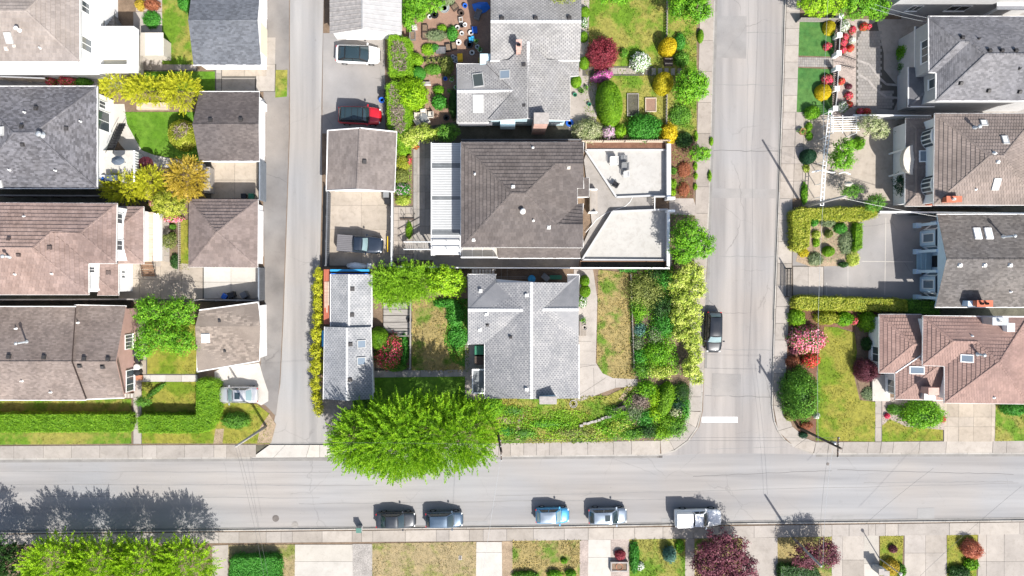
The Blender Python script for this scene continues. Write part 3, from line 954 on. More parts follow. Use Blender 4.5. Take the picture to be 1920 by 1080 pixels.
leafmat('leaf_varieg', (0.14, 0.23, 0.02), (0.40, 0.50, 0.06), (0.68, 0.68, 0.22))
leafmat('leaf_cream', (0.13, 0.19, 0.05), (0.36, 0.40, 0.20), (0.66, 0.62, 0.46))
leafmat('leaf_hedge', (0.081, 0.189, 0.008), (0.155, 0.324, 0.014), (0.257, 0.446, 0.024))
leafmat('leaf_olive', (0.095, 0.121, 0.027), (0.203, 0.243, 0.054), (0.324, 0.351, 0.095))
leafmat('leaf_sage', (0.10, 0.15, 0.07), (0.20, 0.26, 0.13), (0.34, 0.38, 0.22))
leafmat('leaf_maple', (0.120, 0.017, 0.024), (0.264, 0.036, 0.054), (0.420, 0.084, 0.108))
leafmat('leaf_plum', (0.05, 0.012, 0.022), (0.15, 0.04, 0.06), (0.30, 0.115, 0.145))
leafmat('leaf_rust', (0.20, 0.06, 0.03), (0.34, 0.12, 0.06), (0.45, 0.19, 0.10))
leafmat('leaf_coral', (0.36, 0.09, 0.06), (0.52, 0.17, 0.11), (0.60, 0.27, 0.16))
leafmat('leaf_dead', (0.10, 0.075, 0.06), (0.20, 0.15, 0.12), (0.31, 0.25, 0.21), trans=0.05)
leafmat('bloom_pink', (0.62, 0.06, 0.15), (0.82, 0.20, 0.30), (0.88, 0.48, 0.54), trans=0.15)
leafmat('bloom_red', (0.55, 0.015, 0.03), (0.78, 0.06, 0.07), (0.80, 0.20, 0.13), trans=0.15)
leafmat('bloom_magenta', (0.42, 0.04, 0.26), (0.65, 0.11, 0.45), (0.75, 0.28, 0.58), trans=0.15)
leafmat('bloom_lilac', (0.50, 0.25, 0.45), (0.68, 0.42, 0.60), (0.80, 0.62, 0.74), trans=0.15)
leafmat('bloom_white', (0.62, 0.62, 0.58), (0.78, 0.78, 0.74), (0.86, 0.86, 0.82), trans=0.15)
leafmat('bloom_crimson', (0.50, 0.015, 0.06), (0.75, 0.05, 0.13), (0.80, 0.20, 0.24), trans=0.15)

# ================================================================== ground, streets, pavements
def big(name, x0, y0, x1, y1, z, mat):
 return MB().prism([(x0, y0), (x1, y0), (x1, y1), (x0, y1)], z - 0.2, z, 0, 0.0).build(name, mat, None, kind='structure')
big('ground', -260, -260, 260, 260, -0.02, 'shade_ground')

sheet('street', [(-900, 855), (480, 852), (1240, 845), (1540, 842), (2900, 842), (2900, 985), (1920, 985), (1000, 996), (0, 1008), (-900, 1015)], 0.0, 'street_asphalt', th=0.015)
sheet('side_street', [(1330, -700), (1490, -700), (1482, 0), (1476, 200), (1468, 400), (1462, 600), (1456, 800), (1530, 852), (1400, 850), (1300, 851), (1240, 855), (1290, 826), (1308, 780), (1312, 560), (1320, 400), (1328, 0)], 0.004, 'side_street_asphalt', th=0.015)
sheet('lane', [(536, -700), (612, -700), (612, 0), (608, 200), (608, 350), (606, 500), (604, 700), (622, 836), (505, 836), (512, 800), (520, 700), (526, 600), (533, 400), (538, 250), (536, 0)], 0.008, 'lane_asphalt', th=0.02)

# blocks of land between the streets, a kerb height above them
ZL = 0.085
def block(name, pts, mat):
 b = sheet(name, pts, ZL, mat, th=0.14); return b
block('terrain', [(-900, -700), (543, -700), (543, 250), (538, 400), (531, 600), (525, 720), (512, 800), (505, 834), (-900, 838)], 'soil')
block('terrain', [(607, -700), (1341, -700), (1341, 0), (1334, 240), (1330, 380), (1326, 500), (1322, 560), (1320, 700), (1318, 770), (1311, 800), (1296, 822), (1265, 844), (1235, 853), (625, 857), (620, 834), (597, 700), (588, 560), (600, 500), (604, 350), (603, 200), (607, 0)], 'soil')
block('terrain', [(1474, -700), (2900, -700), (2900, 849), (1920, 850), (1524, 851), (1484, 836), (1457, 806), (1449, 760), (1454, 580), (1461, 400), (1468, 200), (1474, 0)], 'soil')
block('terrain', [(-900, 1012), (0, 1000), (1000, 990), (1920, 976), (2900, 966), (2900, 1900), (-900, 1900)], 'soil')

# tar lines, joints and patches on the streets
def strip(name, pts, w, z, mat, parent=None):
 W = [P(x, y, z) for x, y in pts]
 mb = MB()
 for a, b in zip(W[:-1], W[1:]):
  d = Vector((b[0] - a[0], b[1] - a[1], 0)).normalized(); s = Vector((-d.y, d.x, 0)) * w / 2
  mb.poly([(a[0] - s.x, a[1] - s.y, z), (b[0] - s.x, b[1] - s.y, z), (b[0] + s.x, b[1] + s.y, z), (a[0] + s.x, a[1] + s.y, z)], 0, 0.5)
 return mb.build(name, mat, parent, kind=None if parent else 'structure')
plain('tar', (0.13, 0.125, 0.12), 0.7)
plain('tar_soft', (0.20, 0.194, 0.187), 0.8)
plain('street_new', (0.245, 0.239, 0.232), 0.85, var=0.05)
def wavy(a, b, n=14, amp=1.0):
 o = []
 for i in range(n + 1):
  t = i / n; o.append((a[0] + (b[0] - a[0]) * t + random.uniform(-amp, amp), a[1] + (b[1] - a[1]) * t + random.uniform(-amp, amp)))
 return o
for a, b, w, m in (((0, 884), (620, 886), 0.05, 'tar_soft'), ((0, 908), (700, 910), 0.06, 'tar_soft'), ((930, 930), (1910, 906), 0.05, 'tar_soft'),
                   ((560, 945), (1250, 936), 0.06, 'tar_soft'), ((1300, 893), (1560, 882), 0.05, 'tar'), ((1570, 881), (1900, 889), 0.05, 'tar'),
                   ((1620, 905), (1900, 903), 0.06, 'tar_soft'), ((60, 930), (600, 934), 0.05, 'tar_soft'), ((1330, 842), (1475, 838), 0.05, 'tar_soft')):
 strip('tar_line', wavy(a, b, 24, 0.7), w, 0.006, m)
for y, m in ((158, 'tar_soft'), (282, 'tar'), (355, 'tar_soft'), (480, 'tar_soft'), (742, 'tar'), (60, 'tar_soft'), (655, 'tar_soft')):
 strip('tar_line', wavy((1326 + (500 - y) * 0.02, y), (1463 + (300 - y) * 0.02, y + 2), 12, 1.2), 0.06, 0.010, m)
strip('tar_line', wavy((1404, 0), (1392, 790), 30, 1.2), 0.03, 0.010, 'tar_soft')
for q in ([(1331, 353), (1463, 355), (1462, 372), (1331, 371)], [(1345, 30), (1400, 30), (1399, 110), (1344, 108)], [(1335, 700), (1390, 702), (1388, 742), (1334, 742)],
          [(1720, 953), (1752, 952), (1752, 976), (1720, 977)], [(1560, 968), (1600, 967), (1600, 978), (1560, 979)], [(1455, 968), (1503, 967), (1503, 980), (1455, 981)], [(868, 977), (915, 977), (914, 988), (868, 989)], [(1240, 972), (1262, 972), (1262, 982), (1240, 982)]):
 sheet('asphalt_patch', q, 0.012, 'street_new' if q[0][1] > 800 else 'patch_asphalt', th=0.01)
strip('stop_line', [(1316, 787), (1383, 787)], 0.6, 0.014, 'white_marking')
for x, y, lab in ((517, 972, 'round pale iron manhole cover in the street left of the other one'), (553, 984, 'round grey iron manhole cover nearest the lower kerb'), (518, 641, 'round rusty manhole cover at the edge of the back lane'), (1552, 870, 'small round iron cover on the street below the corner pole')):
 mb = MB(); X, Y, _ = P(x, y)
 mb.lathe((X, Y, 0.0 if y > 800 else 0.08), [(0.36, 0), (0.36, 0.022), (0.31, 0.022), (0.31, 0.016), (0.26, 0.016), (0.25, 0.026), (0.1, 0.026), (0.09, 0.018)] if y != 870 else [(0.16, 0), (0.16, 0.02), (0.12, 0.02), (0.11, 0.026)], 20)
 solo(mb, 'manhole_cover', 'cast_iron' if y != 984 else 'grey_concrete', lab, 'manhole cover')

plain('gutter_dirt', (0.205, 0.196, 0.184), 0.9, var=0.16, scale=0.9, fine=0.15)
for pts_ in ([(0, 997), (450, 992), (1000, 986.5), (1400, 979), (1920, 973)], [(0, 864.5), (470, 862), (640, 861)], [(930, 858.5), (1235, 856)], [(1530, 854), (1920, 853)]): strip('gutter_strip', pts_, 0.32, 0.0165, 'gutter_dirt')
for pts_ in ([(1337, 240), (1343, 0)], [(1323, 690), (1332, 380), (1337, 240)], [(1450, 600), (1457, 400), (1464, 200), (1470, 0)]): strip('gutter_strip', pts_, 0.28, 0.0185, 'gutter_dirt')
# kerbs: each side one run of stones
def kerb(pts, w=0.16, z=0.125, mat='kerb_concrete', seg=2.4):
 base = None
 W = [P(x, y, z) for x, y in pts]
 root = bpy.data.objects.new('kerb', None); COL.objects.link(root); root['kind'] = 'structure'; ORG[root.name] = np.zeros(3)
 for a, b in zip(W[:-1], W[1:]):
  L = math.dist(a, b); k = max(1, round(L / seg))
  d = Vector((b[0] - a[0], b[1] - a[1], 0)).normalized(); s = Vector((-d.y, d.x, 0)) * w / 2
  for i in range(k):
   p = Vector(lerp(a, b, i / k)) + d * 0.012; q = Vector(lerp(a, b, (i + 1) / k)) - d * 0.012
   c = [p - s, q - s, q + s, p + s]
   MB().prism([(x.x, x.y) for x in c], -0.01, z + random.uniform(-0.006, 0.004)).build('kerb_stone', mat, root)
kerb([(-60, 861), (240, 859.6), (470, 858.5)]); kerb([(628, 857.5), (1000, 855), (1235, 853), (1265, 845), (1290, 827), (1308, 801), (1315, 772), (1318, 700), (1320, 560), (1325, 480)])
kerb([(1325, 480), (1329, 380), (1333, 240), (1340, 0), (1342, -60)], 0.13)
kerb([(1475, -60), (1473, 0), (1467, 200), (1460, 400), (1453, 580), (1448, 760), (1452, 790), (1459, 808), (1472, 826), (1490, 838), (1524, 851), (1980, 850)], 0.13)
kerb([(-60, 1000), (500, 994), (1000, 989), (1400, 982), (1980, 976)], 0.14, 0.115)

# pavements
def pave(quad, us, vs_=1, z=0.13, mat='walk_concrete', name='sidewalk', rnds=None, gap=0.035, bed=True):
 o = sheet(name, quad, z - 0.035, 'joint', th=0.03)
 slabs(o, quad, us, vs_, z, mat, gap, rnds=rnds)
 return o
def fr(lst, a=None, b=None):
 a = lst[0] if a is None else a; b = lst[-1] if b is None else b
 return [(x - a) / (b - a) for x in lst]
pave([(-58, 836.5), (480, 833.5), (480, 857.5), (-58, 860)], fr([-58, -27, 26, 81, 134, 187, 240, 267, 294, 346, 401, 425, 480]), rnds=[.1, .3, .15, .5, .2, .4, .3, .1, .35, .2, .62, .95])
pave([(505, 834), (622, 834), (630, 857.5), (472, 858.5)], fr([470, 510, 570, 595, 625]), mat='pale_concrete', name='lane_apron', rnds=[.1, .15, .6, .2])
pave([(625, 833), (935, 831), (935, 855), (630, 857)], 10)
pave([(935, 831), (1238, 826), (1238, 852.5), (935, 855)], fr([935, 957, 982, 1006, 1030, 1053, 1102, 1150, 1184, 1238]), rnds=[.9, .55, .3, .2, .35, .15, .4, .2, .62])
pave([(1295, 500), (1325, 500), (1318, 690), (1294, 690)], 1, 7, mat='path_concrete', name='sidewalk')
pave([(1294, 690), (1317, 690), (1314, 771), (1290, 771)], 1, 3, name='sidewalk')
for q in ([(1290, 771), (1314, 772), (1305, 802), (1284, 790)], [(1284, 790), (1305, 802), (1288, 826), (1270, 808)], [(1270, 808), (1288, 826), (1264, 843), (1252, 820)], [(1252, 820), (1264, 843), (1240, 852), (1238, 826)]):
 s = sheet('sidewalk', q, 0.095, 'joint', th=0.03); slabs(s, [q[0], q[1], q[2], q[3]], 1, 1, 0.13, 'walk_concrete', 0.03)
pave([(1314, -40), (1340, -40), (1333, 250), (1307, 250)], 1, 5, mat='path_concrete')
pave([(1307, 250), (1333, 250), (1325, 500), (1301, 500)], 1, 5, mat='path_concrete')
pave([(1476, -40), (1502, -40), (1494, 210), (1468.5, 210)], 1, 8)
pave([(1468.5, 210), (1508, 210), (1504, 372), (1462, 372)], fr([1468, 1492, 1508]), 5, mat='path_concrete')
pave([(1462, 372), (1486, 372), (1484, 575), (1455, 575)], 1, 5, mat='walk_concrete')
pave([(1455, 575), (1480, 575), (1474, 700), (1450.5, 700)], 1, 4)
for q in ([(1450.5, 700), (1474, 700), (1472, 760), (1450, 760)], [(1450, 760), (1472, 760), (1486, 800), (1459, 808)], [(1459, 808), (1486, 800), (1512, 822), (1490, 838)], [(1490, 838), (1512, 822), (1530, 829), (1525, 850)]):
 s = sheet('sidewalk', q, 0.095, 'joint', th=0.03); slabs(s, q, 1, 1, 0.13, 'walk_concrete', 0.03)
pave([(1530, 829), (1980, 826), (1980, 849), (1526, 850)], fr([1530, 1555, 1582, 1629, 1653, 1676, 1725, 1775, 1862, 1888, 1935, 1980]), rnds=[.35, .4, .3, .36, .3, .4, .3, .65, .36, .3, .35])
xs = [-60, -20, 25, 70, 115, 160, 205, 250, 295, 340, 385, 410, 448, 499, 527, 548, 604, 660, 678, 699, 760, 818, 842, 880, 906, 950, 1010, 1058, 1103, 1150, 1190, 1243, 1262, 1300, 1348, 1372, 1414, 1455, 1500, 1540, 1560, 1592, 1628, 1642, 1660, 1684, 1780, 1837, 1912, 1980]
pave([(-60, 1003), (1000, 991.5), (1000, 1014), (-60, 1022)], fr([x for x in xs if x <= 1010][:-1] + [1000]))
pave([(1000, 991.5), (1980, 978), (1980, 1001), (1000, 1014)], fr([1000] + [x for x in xs if x > 1010]))

# ---------------- land west of the lane
A = 0.112
sheet('parking_strip', [(495, -60), (542, -60), (542, 250), (537, 400), (530, 600), (524, 720), (517, 780), (498, 760), (482, 755), (488, 690), (497, 560), (492, 300), (495, 120)], A, 'old_asphalt')
sheet('grass_patch', [(517, 131), (539, 131), (538, 181), (516, 183)], A + 0.008, 'lawn_mixed'); grass([(517, 131), (539, 131), (538, 181), (516, 183)], A + 0.008, 'lawn_mixed', 50)
lawn([(-60, 748), (246, 748), (246, 832), (-60, 835)], 'lawn_mixed', 0.118)
lawn([(266, 716), (410, 716), (410, 832), (266, 832)], 'lawn_olive', 0.118)
lawn([(404, 752), (482, 758), (505, 776), (516, 800), (506, 832), (404, 832)], 'lawn_olive', 0.121)
sheet('worn_track', [(400, 832), (404, 804), (420, 804), (417, 832)], 0.127, 'dry_soil'); sheet('worn_track', [(488, 800), (505, 776), (517, 796), (508, 831), (482, 831)], 0.127, 'dry_soil')
g = sheet('garden_path', [(249, 745), (266, 745), (266, 833), (249, 833)], 0.10, 'joint'); slabs(g, [(250, 716), (265, 716), (265, 833), (250, 833)], 1, 4, 0.135, 'walk_concrete')
g = sheet('garden_path', [(240, 700), (372, 700), (372, 718), (240, 718)], 0.10, 'joint'); slabs(g, [(252, 703), (370, 703), (370, 716), (252, 716)], 4, 1, 0.135, 'pale_concrete')
g = sheet('patio', [(236, 600), (276, 600), (276, 704), (236, 704)], 0.10, 'joint'); slabs(g, [(236, 600), (274, 600), (274, 702), (236, 702)], 1, 4, 0.13, 'warm_concrete')
lawn([(276, 600), (372, 600), (372, 701), (276, 701)], 'lawn_olive', 0.118)
sheet('driveway', [(402, 697), (415, 690), (486, 680), (493, 705), (503, 735), (503, 752), (490, 760), (474, 752), (412, 757), (404, 740)], 0.125, 'pale_concrete')
g = sheet('patio', [(222, 495), (500, 500), (500, 566), (222, 566)], 0.10, 'joint'); slabs(g, [(222, 480), (380, 498), (380, 560), (222, 562)], 4, 2, 0.13, 'warm_concrete'); slabs(g, [(382, 498), (484, 498), (484, 560), (382, 560)], 2, 2, 0.13, 'pale_concrete')
g = sheet('garden_path', [(270, 395), (320, 395), (320, 500), (270, 500)], 0.10, 'joint'); slabs(g, [(284, 398), (318, 398), (318, 500), (284, 500)], 1, 5, 0.13, 'walk_concrete')
sheet('flower_bed', [(318, 400), (336, 400), (336, 512), (318, 512)], 0.122, 'soil')
lawn([(336, 412), (358, 412), (358, 505), (336, 505)], 'lawn_olive', 0.121)
lawn([(233, 210), (378, 210), (378, 306), (345, 300), (275, 288), (258, 275), (248, 255), (236, 232)], 'lawn_fresh', 0.121, 60, 0.10)
sheet('garden_path', [(210, 195), (233, 195), (238, 232), (252, 258), (266, 282), (290, 291), (345, 302), (385, 308), (385, 322), (300, 313), (250, 300), (225, 270), (205, 240)], 0.126, 'pale_concrete')
g = sheet('patio', [(384, 300), (495, 300), (495, 372), (384, 372)], 0.10, 'joint'); slabs(g, [(396, 303), (484, 303), (484, 372), (396, 372)], 2, 2, 0.13, 'warm_concrete')
sheet('patio', [(250, 22), (306, 22), (306, 122), (250, 122)], 0.118, 'walk_concrete')
lawn([(304, -40), (362, -40), (366, 122), (304, 122)], 'lawn_mixed', 0.121)
sheet('flower_bed', [(255, -40), (306, -40), (306, 21), (255, 21)], 0.118, 'pink_gravel')
g = sheet('garden_path', [(262, 118), (370, 118), (370, 134), (262, 134)], 0.10, 'joint'); slabs(g, [(264, 120), (368, 121), (368, 132), (264, 131)], 5, 1, 0.132, 'path_concrete')
lawn([(255, 134), (403, 134), (403, 170), (255, 170)], 'lawn_fresh', 0.118)
g = sheet('driveway', [(400, 120), (518, 120), (518, 172), (400, 172)], 0.114, 'joint'); slabs(g, [(416, 122), (500, 122), (500, 143), (416, 143)], 2, 1, 0.135, 'warm_concrete'); slabs(g, [(405, 122), (415, 122), (415, 170), (405, 170)], 1, 3, 0.135, 'grey_concrete')
slabs(g, [(416, 146), (478, 146), (478, 171), (416, 171)], 1, 1, 0.135, 'grey_concrete'); slabs(g, [(480, 70), (517, 70), (515, 171), (480, 171)], 1, 2, 0.135, 'walk_concrete')
sheet('side_yard', [(-60, 110), (262, 110), (262, 166), (-60, 166)], 0.107, 'grey_concrete')
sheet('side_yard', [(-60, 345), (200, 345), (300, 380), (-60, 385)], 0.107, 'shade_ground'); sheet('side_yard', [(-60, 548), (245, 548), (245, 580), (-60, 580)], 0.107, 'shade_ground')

# ---------------- land between the lane and the side street
sheet('driveway', [(606, 62), (722, 62), (722, 250), (604, 250)], 0.112, 'drive_asphalt')
g = sheet('driveway', [(606, 350), (736, 350), (736, 500), (604, 500)], 0.10, 'joint'); slabs(g, [(617, 352), (732, 352), (732, 498), (617, 498)], fr([617, 678, 732]), fr([352, 385, 430, 498]), 0.13, 'warm_concrete', 0.02)
sheet('garden_soil', [(752, -40), (925, -40), (925, 240), (752, 240)], 0.112, 'garden_dirt')
sheet('flower_bed', [(742, 240), (774, 240), (774, 385), (738, 385)], 0.116, 'soil')
g = sheet('garden_path', [(774, 262), (815, 262), (815, 490), (774, 490)], 0.10, 'joint'); slabs(g, [(775, 264), (814, 264), (814, 488), (775, 488)], fr([775, 782, 797, 814]), 7, 0.13, 'grey_concrete', 0.025)
g = sheet('terrace', [(732, 386), (775, 386), (775, 492), (732, 492)], 0.10, 'joint'); slabs(g, [(733, 388), (774, 388), (774, 490), (733, 490)], 3, 8, 0.13, 'path_concrete', 0.03)
sheet('side_yard', [(812, 480), (1260, 478), (1260, 500), (812, 500)], 0.108, 'grey_concrete')
lawn([(772, 560), (880, 560), (880, 697), (772, 697)], 'lawn_dry', 0.121, 70, 0.16)
lawn([(838, 560), (880, 560), (880, 690), (850, 680), (832, 640), (840, 600)], 'lawn_lush', 0.126, 80, 0.18)
lawn([(698, 706), (876, 706), (876, 800), (640, 800), (640, 770), (698, 760)], 'lawn_fresh', 0.118)
g = sheet('garden_path', [(698, 690), (884, 690), (884, 710), (698, 710)], 0.10, 'joint'); slabs(g, [(700, 695), (876, 693), (876, 706), (700, 708)], 4, 1, 0.135, 'grey_concrete')
sheet('patio', [(872, 640), (915, 640), (915, 750), (872, 750)], 0.128, 'path_concrete')
lawn([(930, 742), (1140, 742), (1195, 715), (1205, 720), (1150, 766), (1150, 830), (900, 832), (900, 790)], 'lawn_mixed', 0.121, 70, 0.2)
for q in ([(968, 790), (976, 778), (985, 776), (976, 800), (974, 824), (966, 826)], [(930, 786), (945, 780), (968, 794), (945, 796)], [(1180, 722), (1195, 716), (1168, 750), (1160, 748)]):
 sheet('worn_track', q, 0.130, 'dry_soil')
g = sheet('front_path', [(1076, 505), (1112, 505), (1120, 560), (1117, 680), (1130, 700), (1150, 709), (1195, 711), (1195, 724), (1155, 727), (1120, 740), (1090, 752), (1076, 752)], 0.132, 'walk_concrete')
for a, b in (((1117, 684), (1080, 690)), ((1136, 708), (1084, 742)), ((1154, 711), (1154, 727)), ((1108, 640), (1084, 640)), ((1175, 711), (1176, 725)), ((1113, 690), (1114, 738))):
 strip('joint_line', [a, b], 0.03, 0.1365, 'joint', g)
lawn([(1122, 506), (1186, 512), (1190, 560), (1190, 712), (1150, 709), (1130, 700), (1119, 680), (1121, 560)], 'lawn_dry', 0.121, 80, 0.16)
sheet('flower_bed', [(1186, 506), (1300, 500), (1298, 720), (1290, 800), (1260, 822), (1150, 826), (1150, 770), (1200, 722), (1190, 700)], 0.116, 'soil')
lawn([(1096, -40), (1255, -40), (1255, 236), (1096, 236)], 'lawn_mixed', 0.118, 60, 0.14)
lawn([(1255, -40), (1306, -40), (1306, 255), (1255, 255)], 'lawn_mixed', 0.121, 60, 0.15)
sheet('flower_bed', [(1258, 260), (1300, 255), (1300, 400), (1258, 400)], 0.116, 'bark_mulch')
g = sheet('garden_path', [(1092, 124), (1225, 124), (1225, 142), (1092, 142)], 0.126, 'joint'); slabs(g, [(1140, 126), (1193, 128), (1193, 139), (1140, 139)], 3, 1, 0.14, 'path_concrete')
sheet('patio', [(1066, 136), (1118, 130), (1120, 205), (1116, 245), (1066, 245)], 0.128, 'path_concrete')
g = sheet('garden_path', [(1088, -40), (1106, -40), (1102, 140), (1088, 140)], 0.124, 'path_concrete')
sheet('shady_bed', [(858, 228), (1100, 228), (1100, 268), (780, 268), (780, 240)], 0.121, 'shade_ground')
sheet('front_path', [(1255, 372), (1300, 372), (1306, 392), (1306, 404), (1255, 402)], 0.124, 'path_concrete')
sheet('terrace', [(598, 740), (660, 740), (668, 770), (640, 800), (618, 833), (612, 800)], 0.110, 'old_asphalt')

# ---------------- land east of the side street
sheet('paved_court', [(1560, 36), (1760, 36), (1760, 216), (1560, 216)], 0.112, 'path_concrete')
for q in ([(1497, 36), (1566, 36), (1563, 106), (1497, 104)], [(1495, 127), (1562, 130), (1560, 216), (1494, 214)]):
 lawn(q, 'turf', 0.121, 50, 0.07)
sheet('pebble_bed', [(1566, 38), (1606, 38), (1604, 218), (1560, 218)], 0.124, 'pink_gravel')
sheet('side_yard', [(1600, 205), (1920, 190), (1980, 190), (1980, 216), (1600, 216)], 0.118, 'grey_concrete')
sheet('paved_court', [(1508, 214), (1720, 214), (1720, 398), (1504, 398)], 0.118, 'warm_concrete')
sheet('driveway', [(1486, 392), (1780, 392), (1780, 575), (1486, 575)], 0.118, 'drive_asphalt')
g = sheet('driveway', [(1486, 498), (1545, 498), (1545, 556), (1486, 556)], 0.1225, 'joint'); slabs(g, [(1487, 500), (1544, 500), (1544, 556), (1487, 556)], 2, 1, 0.135, 'walk_concrete')
strip('joint_line', [(1590, 500), (1590, 556)], 0.05, 0.1245, 'pale_concrete'); strip('joint_line', [(1661, 408), (1659, 553)], 0.06, 0.1245, 'pale_concrete'); strip('joint_line', [(1616, 490), (1712, 491)], 0.06, 0.1245, 'pale_concrete'); strip('joint_line', [(1550, 530), (1550, 556)], 0.05, 0.1245, 'pale_concrete')
sheet('flower_bed', [(1518, 402), (1610, 405), (1608, 480), (1598, 498), (1520, 500), (1492, 490)], 0.128, 'dry_soil')
sheet('flower_bed', [(1478, 575), (1650, 582), (1650, 600), (1600, 620), (1565, 612), (1542, 640), (1530, 700), (1535, 815), (1500, 812), (1472, 760)], 0.116, 'bark_mulch')
lawn([(1546, 612), (1570, 614), (1602, 624), (1607, 660), (1600, 700), (1612, 750), (1642, 754), (1640, 828), (1530, 826), (1533, 700), (1536, 660)], 'lawn_olive', 0.125, 60, 0.12)
sheet('flower_bed', [(1600, 590), (1660, 590), (1660, 752), (1616, 752), (1604, 700), (1607, 640)], 0.120, 'soil')
g = sheet('front_path', [(1640, 748), (1654, 748), (1654, 829), (1640, 829)], 0.122, 'joint'); slabs(g, [(1641, 750), (1653, 750), (1653, 828), (1641, 828)], 1, 3, 0.135, 'walk_concrete')
lawn([(1654, 780), (1682, 770), (1768, 790), (1768, 826), (1654, 828)], 'lawn_olive', 0.121, 60, 0.12)
sheet('flower_bed', [(1654, 745), (1770, 745), (1770, 806), (1700, 800), (1668, 786), (1654, 798)], 0.124, 'pink_gravel')
g = sheet('driveway', [(1769, 748), (1868, 748), (1866, 829), (1769, 829)], 0.118, 'joint'); slabs(g, [(1770, 750), (1867, 750), (1865, 828), (1770, 828)], fr([1770, 1776, 1798, 1826, 1860, 1867]), fr([750, 782, 800, 828]), 0.132, 'warm_concrete', 0.02)
lawn([(1867, 748), (1980, 748), (1980, 826), (1866, 828)], 'lawn_mixed', 0.121, 60, 0.14)
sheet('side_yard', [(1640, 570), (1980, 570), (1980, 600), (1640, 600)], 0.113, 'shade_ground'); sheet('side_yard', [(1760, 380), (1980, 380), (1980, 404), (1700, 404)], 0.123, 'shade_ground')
sheet('side_yard', [(1690, -60), (1980, -60), (1980, 34), (1690, 36)], 0.107, 'grey_concrete')

# ---------------- front yards south of the street
def drive(x0, x1, y0, y1, us=1, vs_=2, mat='walk_concrete', z=0.13, tilt=0):
 q = [(x0, y0), (x1, y0 - tilt), (x1 + 1, y1), (x0 - 1, y1)]
 g = sheet('driveway', q, z - 0.03, 'joint'); slabs(g, q, us, vs_, z, mat, 0.025)
lawn([(428, 1022), (553, 1021), (553, 1110), (428, 1110)], 'lawn_brown', 0.118, 60)
drive(553, 661, 1021, 1110, 1, fr([1021, 1053, 1110]), 'pale_concrete'); sheet('gravel_strip', [(661, 1020), (698, 1020), (698, 1110), (661, 1110)], 0.118, 'gravel')
lawn([(698, 1019), (893, 1016), (893, 1110), (698, 1110)], 'lawn_brown', 0.118, 60)
drive(893, 941, 1016, 1110, 1, fr([1016, 1036, 1110]), 'pale_concrete'); sheet('gravel_strip', [(941, 1015), (961, 1015), (961, 1110), (941, 1110)], 0.118, 'dry_soil')
lawn([(961, 1014), (1087, 1012), (1087, 1110), (961, 1110)], 'lawn_dry', 0.118, 70, 0.16)
sheet('gravel_strip', [(1087, 1013), (1103, 1013), (1103, 1110), (1087, 1110)], 0.118, 'pink_gravel')
drive(1103, 1145, 1012, 1110, 1, fr([1012, 1045, 1110]), 'pale_concrete'); sheet('flower_bed', [(1145, 1011), (1180, 1011), (1180, 1110), (1145, 1110)], 0.118, 'pink_gravel')
lawn([(1180, 1011), (1285, 1010), (1285, 1110), (1180, 1110)], 'lawn_mixed', 0.118, 70, 0.16)
drive(1285, 1302, 1010, 1110, 1, 4, 'path_concrete')
lawn([(1302, 1010), (1392, 1008), (1392, 1110), (1302, 1110)], 'lawn_dry', 0.118, 50)
drive(1392, 1458, 1008, 1110, 1, 1, 'walk_concrete'); lawn([(1458, 1007), (1560, 1005), (1560, 1110), (1458, 1110)], 'lawn_dry', 0.118, 50)
drive(1560, 1620, 1005, 1110, fr([1560, 1580, 1620]), fr([1005, 1050, 1110])); drive(1620, 1648, 1004, 1110, 1, 2, 'pale_concrete')
lawn([(1650, 1004), (1694, 1003), (1690, 1110), (1650, 1110)], 'lawn_olive', 0.118, 60)
drive(1696, 1775, 1003, 1110, 2, fr([1003, 1037, 1110])); lawn([(1776, 1003), (1833, 1002), (1830, 1110), (1776, 1110)], 'lawn_olive', 0.118, 60)
drive(1834, 1980, 1001, 1110, fr([1834, 1850, 1883, 1930, 1980]), fr([1001, 1053, 1110]))
sheet('driveway', [(398, 1023), (428, 1022), (428, 1110), (398, 1110)], 0.125, 'path_concrete')
# ================================================================== roof coverings
def tones(c, s=0.22, n=5, extra=()):
 return [vary(c, 1 - s + 2 * s * i / (n - 1)) for i in range(n)] + list(extra)
tilemat('roof_beige', tones((0.275, 0.245, 0.228), 0.10), (0.86, 0.84, 0.82))
tilemat('roof_slate', tones((0.135, 0.135, 0.15), 0.38), (0.82, 0.8, 0.78))
tilemat('roof_pink', tones((0.275, 0.205, 0.182), 0.13), (0.78, 0.75, 0.73))
tilemat('roof_taupe', tones((0.215, 0.178, 0.16), 0.2), (0.72, 0.70, 0.69), 0.35)
tilemat('roof_bluegrey', tones((0.115, 0.125, 0.145), 0.25), (0.85, 0.85, 0.85))
tilemat('roof_brown', tones((0.115, 0.10, 0.096), 0.22), (0.8, 0.78, 0.78))
tilemat('roof_rosy', tones((0.20, 0.162, 0.15), 0.16), (0.85, 0.83, 0.82))
tilemat('roof_sand', tones((0.25, 0.212, 0.182), 0.30), (0.85, 0.83, 0.82))
tilemat('roof_mushroom', tones((0.21, 0.183, 0.17), 0.14), (0.82, 0.8, 0.79))
tilemat('roof_silver', [(0.15, 0.155, 0.17), (0.255, 0.258, 0.268), (0.28, 0.282, 0.29), (0.305, 0.306, 0.31), (0.34, 0.34, 0.342)], (0.80, 0.81, 0.82), 0.45)
tilemat('roof_silver_tan', [(0.16, 0.16, 0.168), (0.265, 0.264, 0.265), (0.29, 0.288, 0.287), (0.315, 0.313, 0.31), (0.35, 0.346, 0.34)], (0.78, 0.77, 0.75), 0.45)
tilemat('roof_umber', tones((0.128, 0.112, 0.106), 0.15), (0.84, 0.82, 0.81), 0.7)
tilemat('roof_dove', tones((0.165, 0.165, 0.178), 0.24), (0.84, 0.83, 0.82))
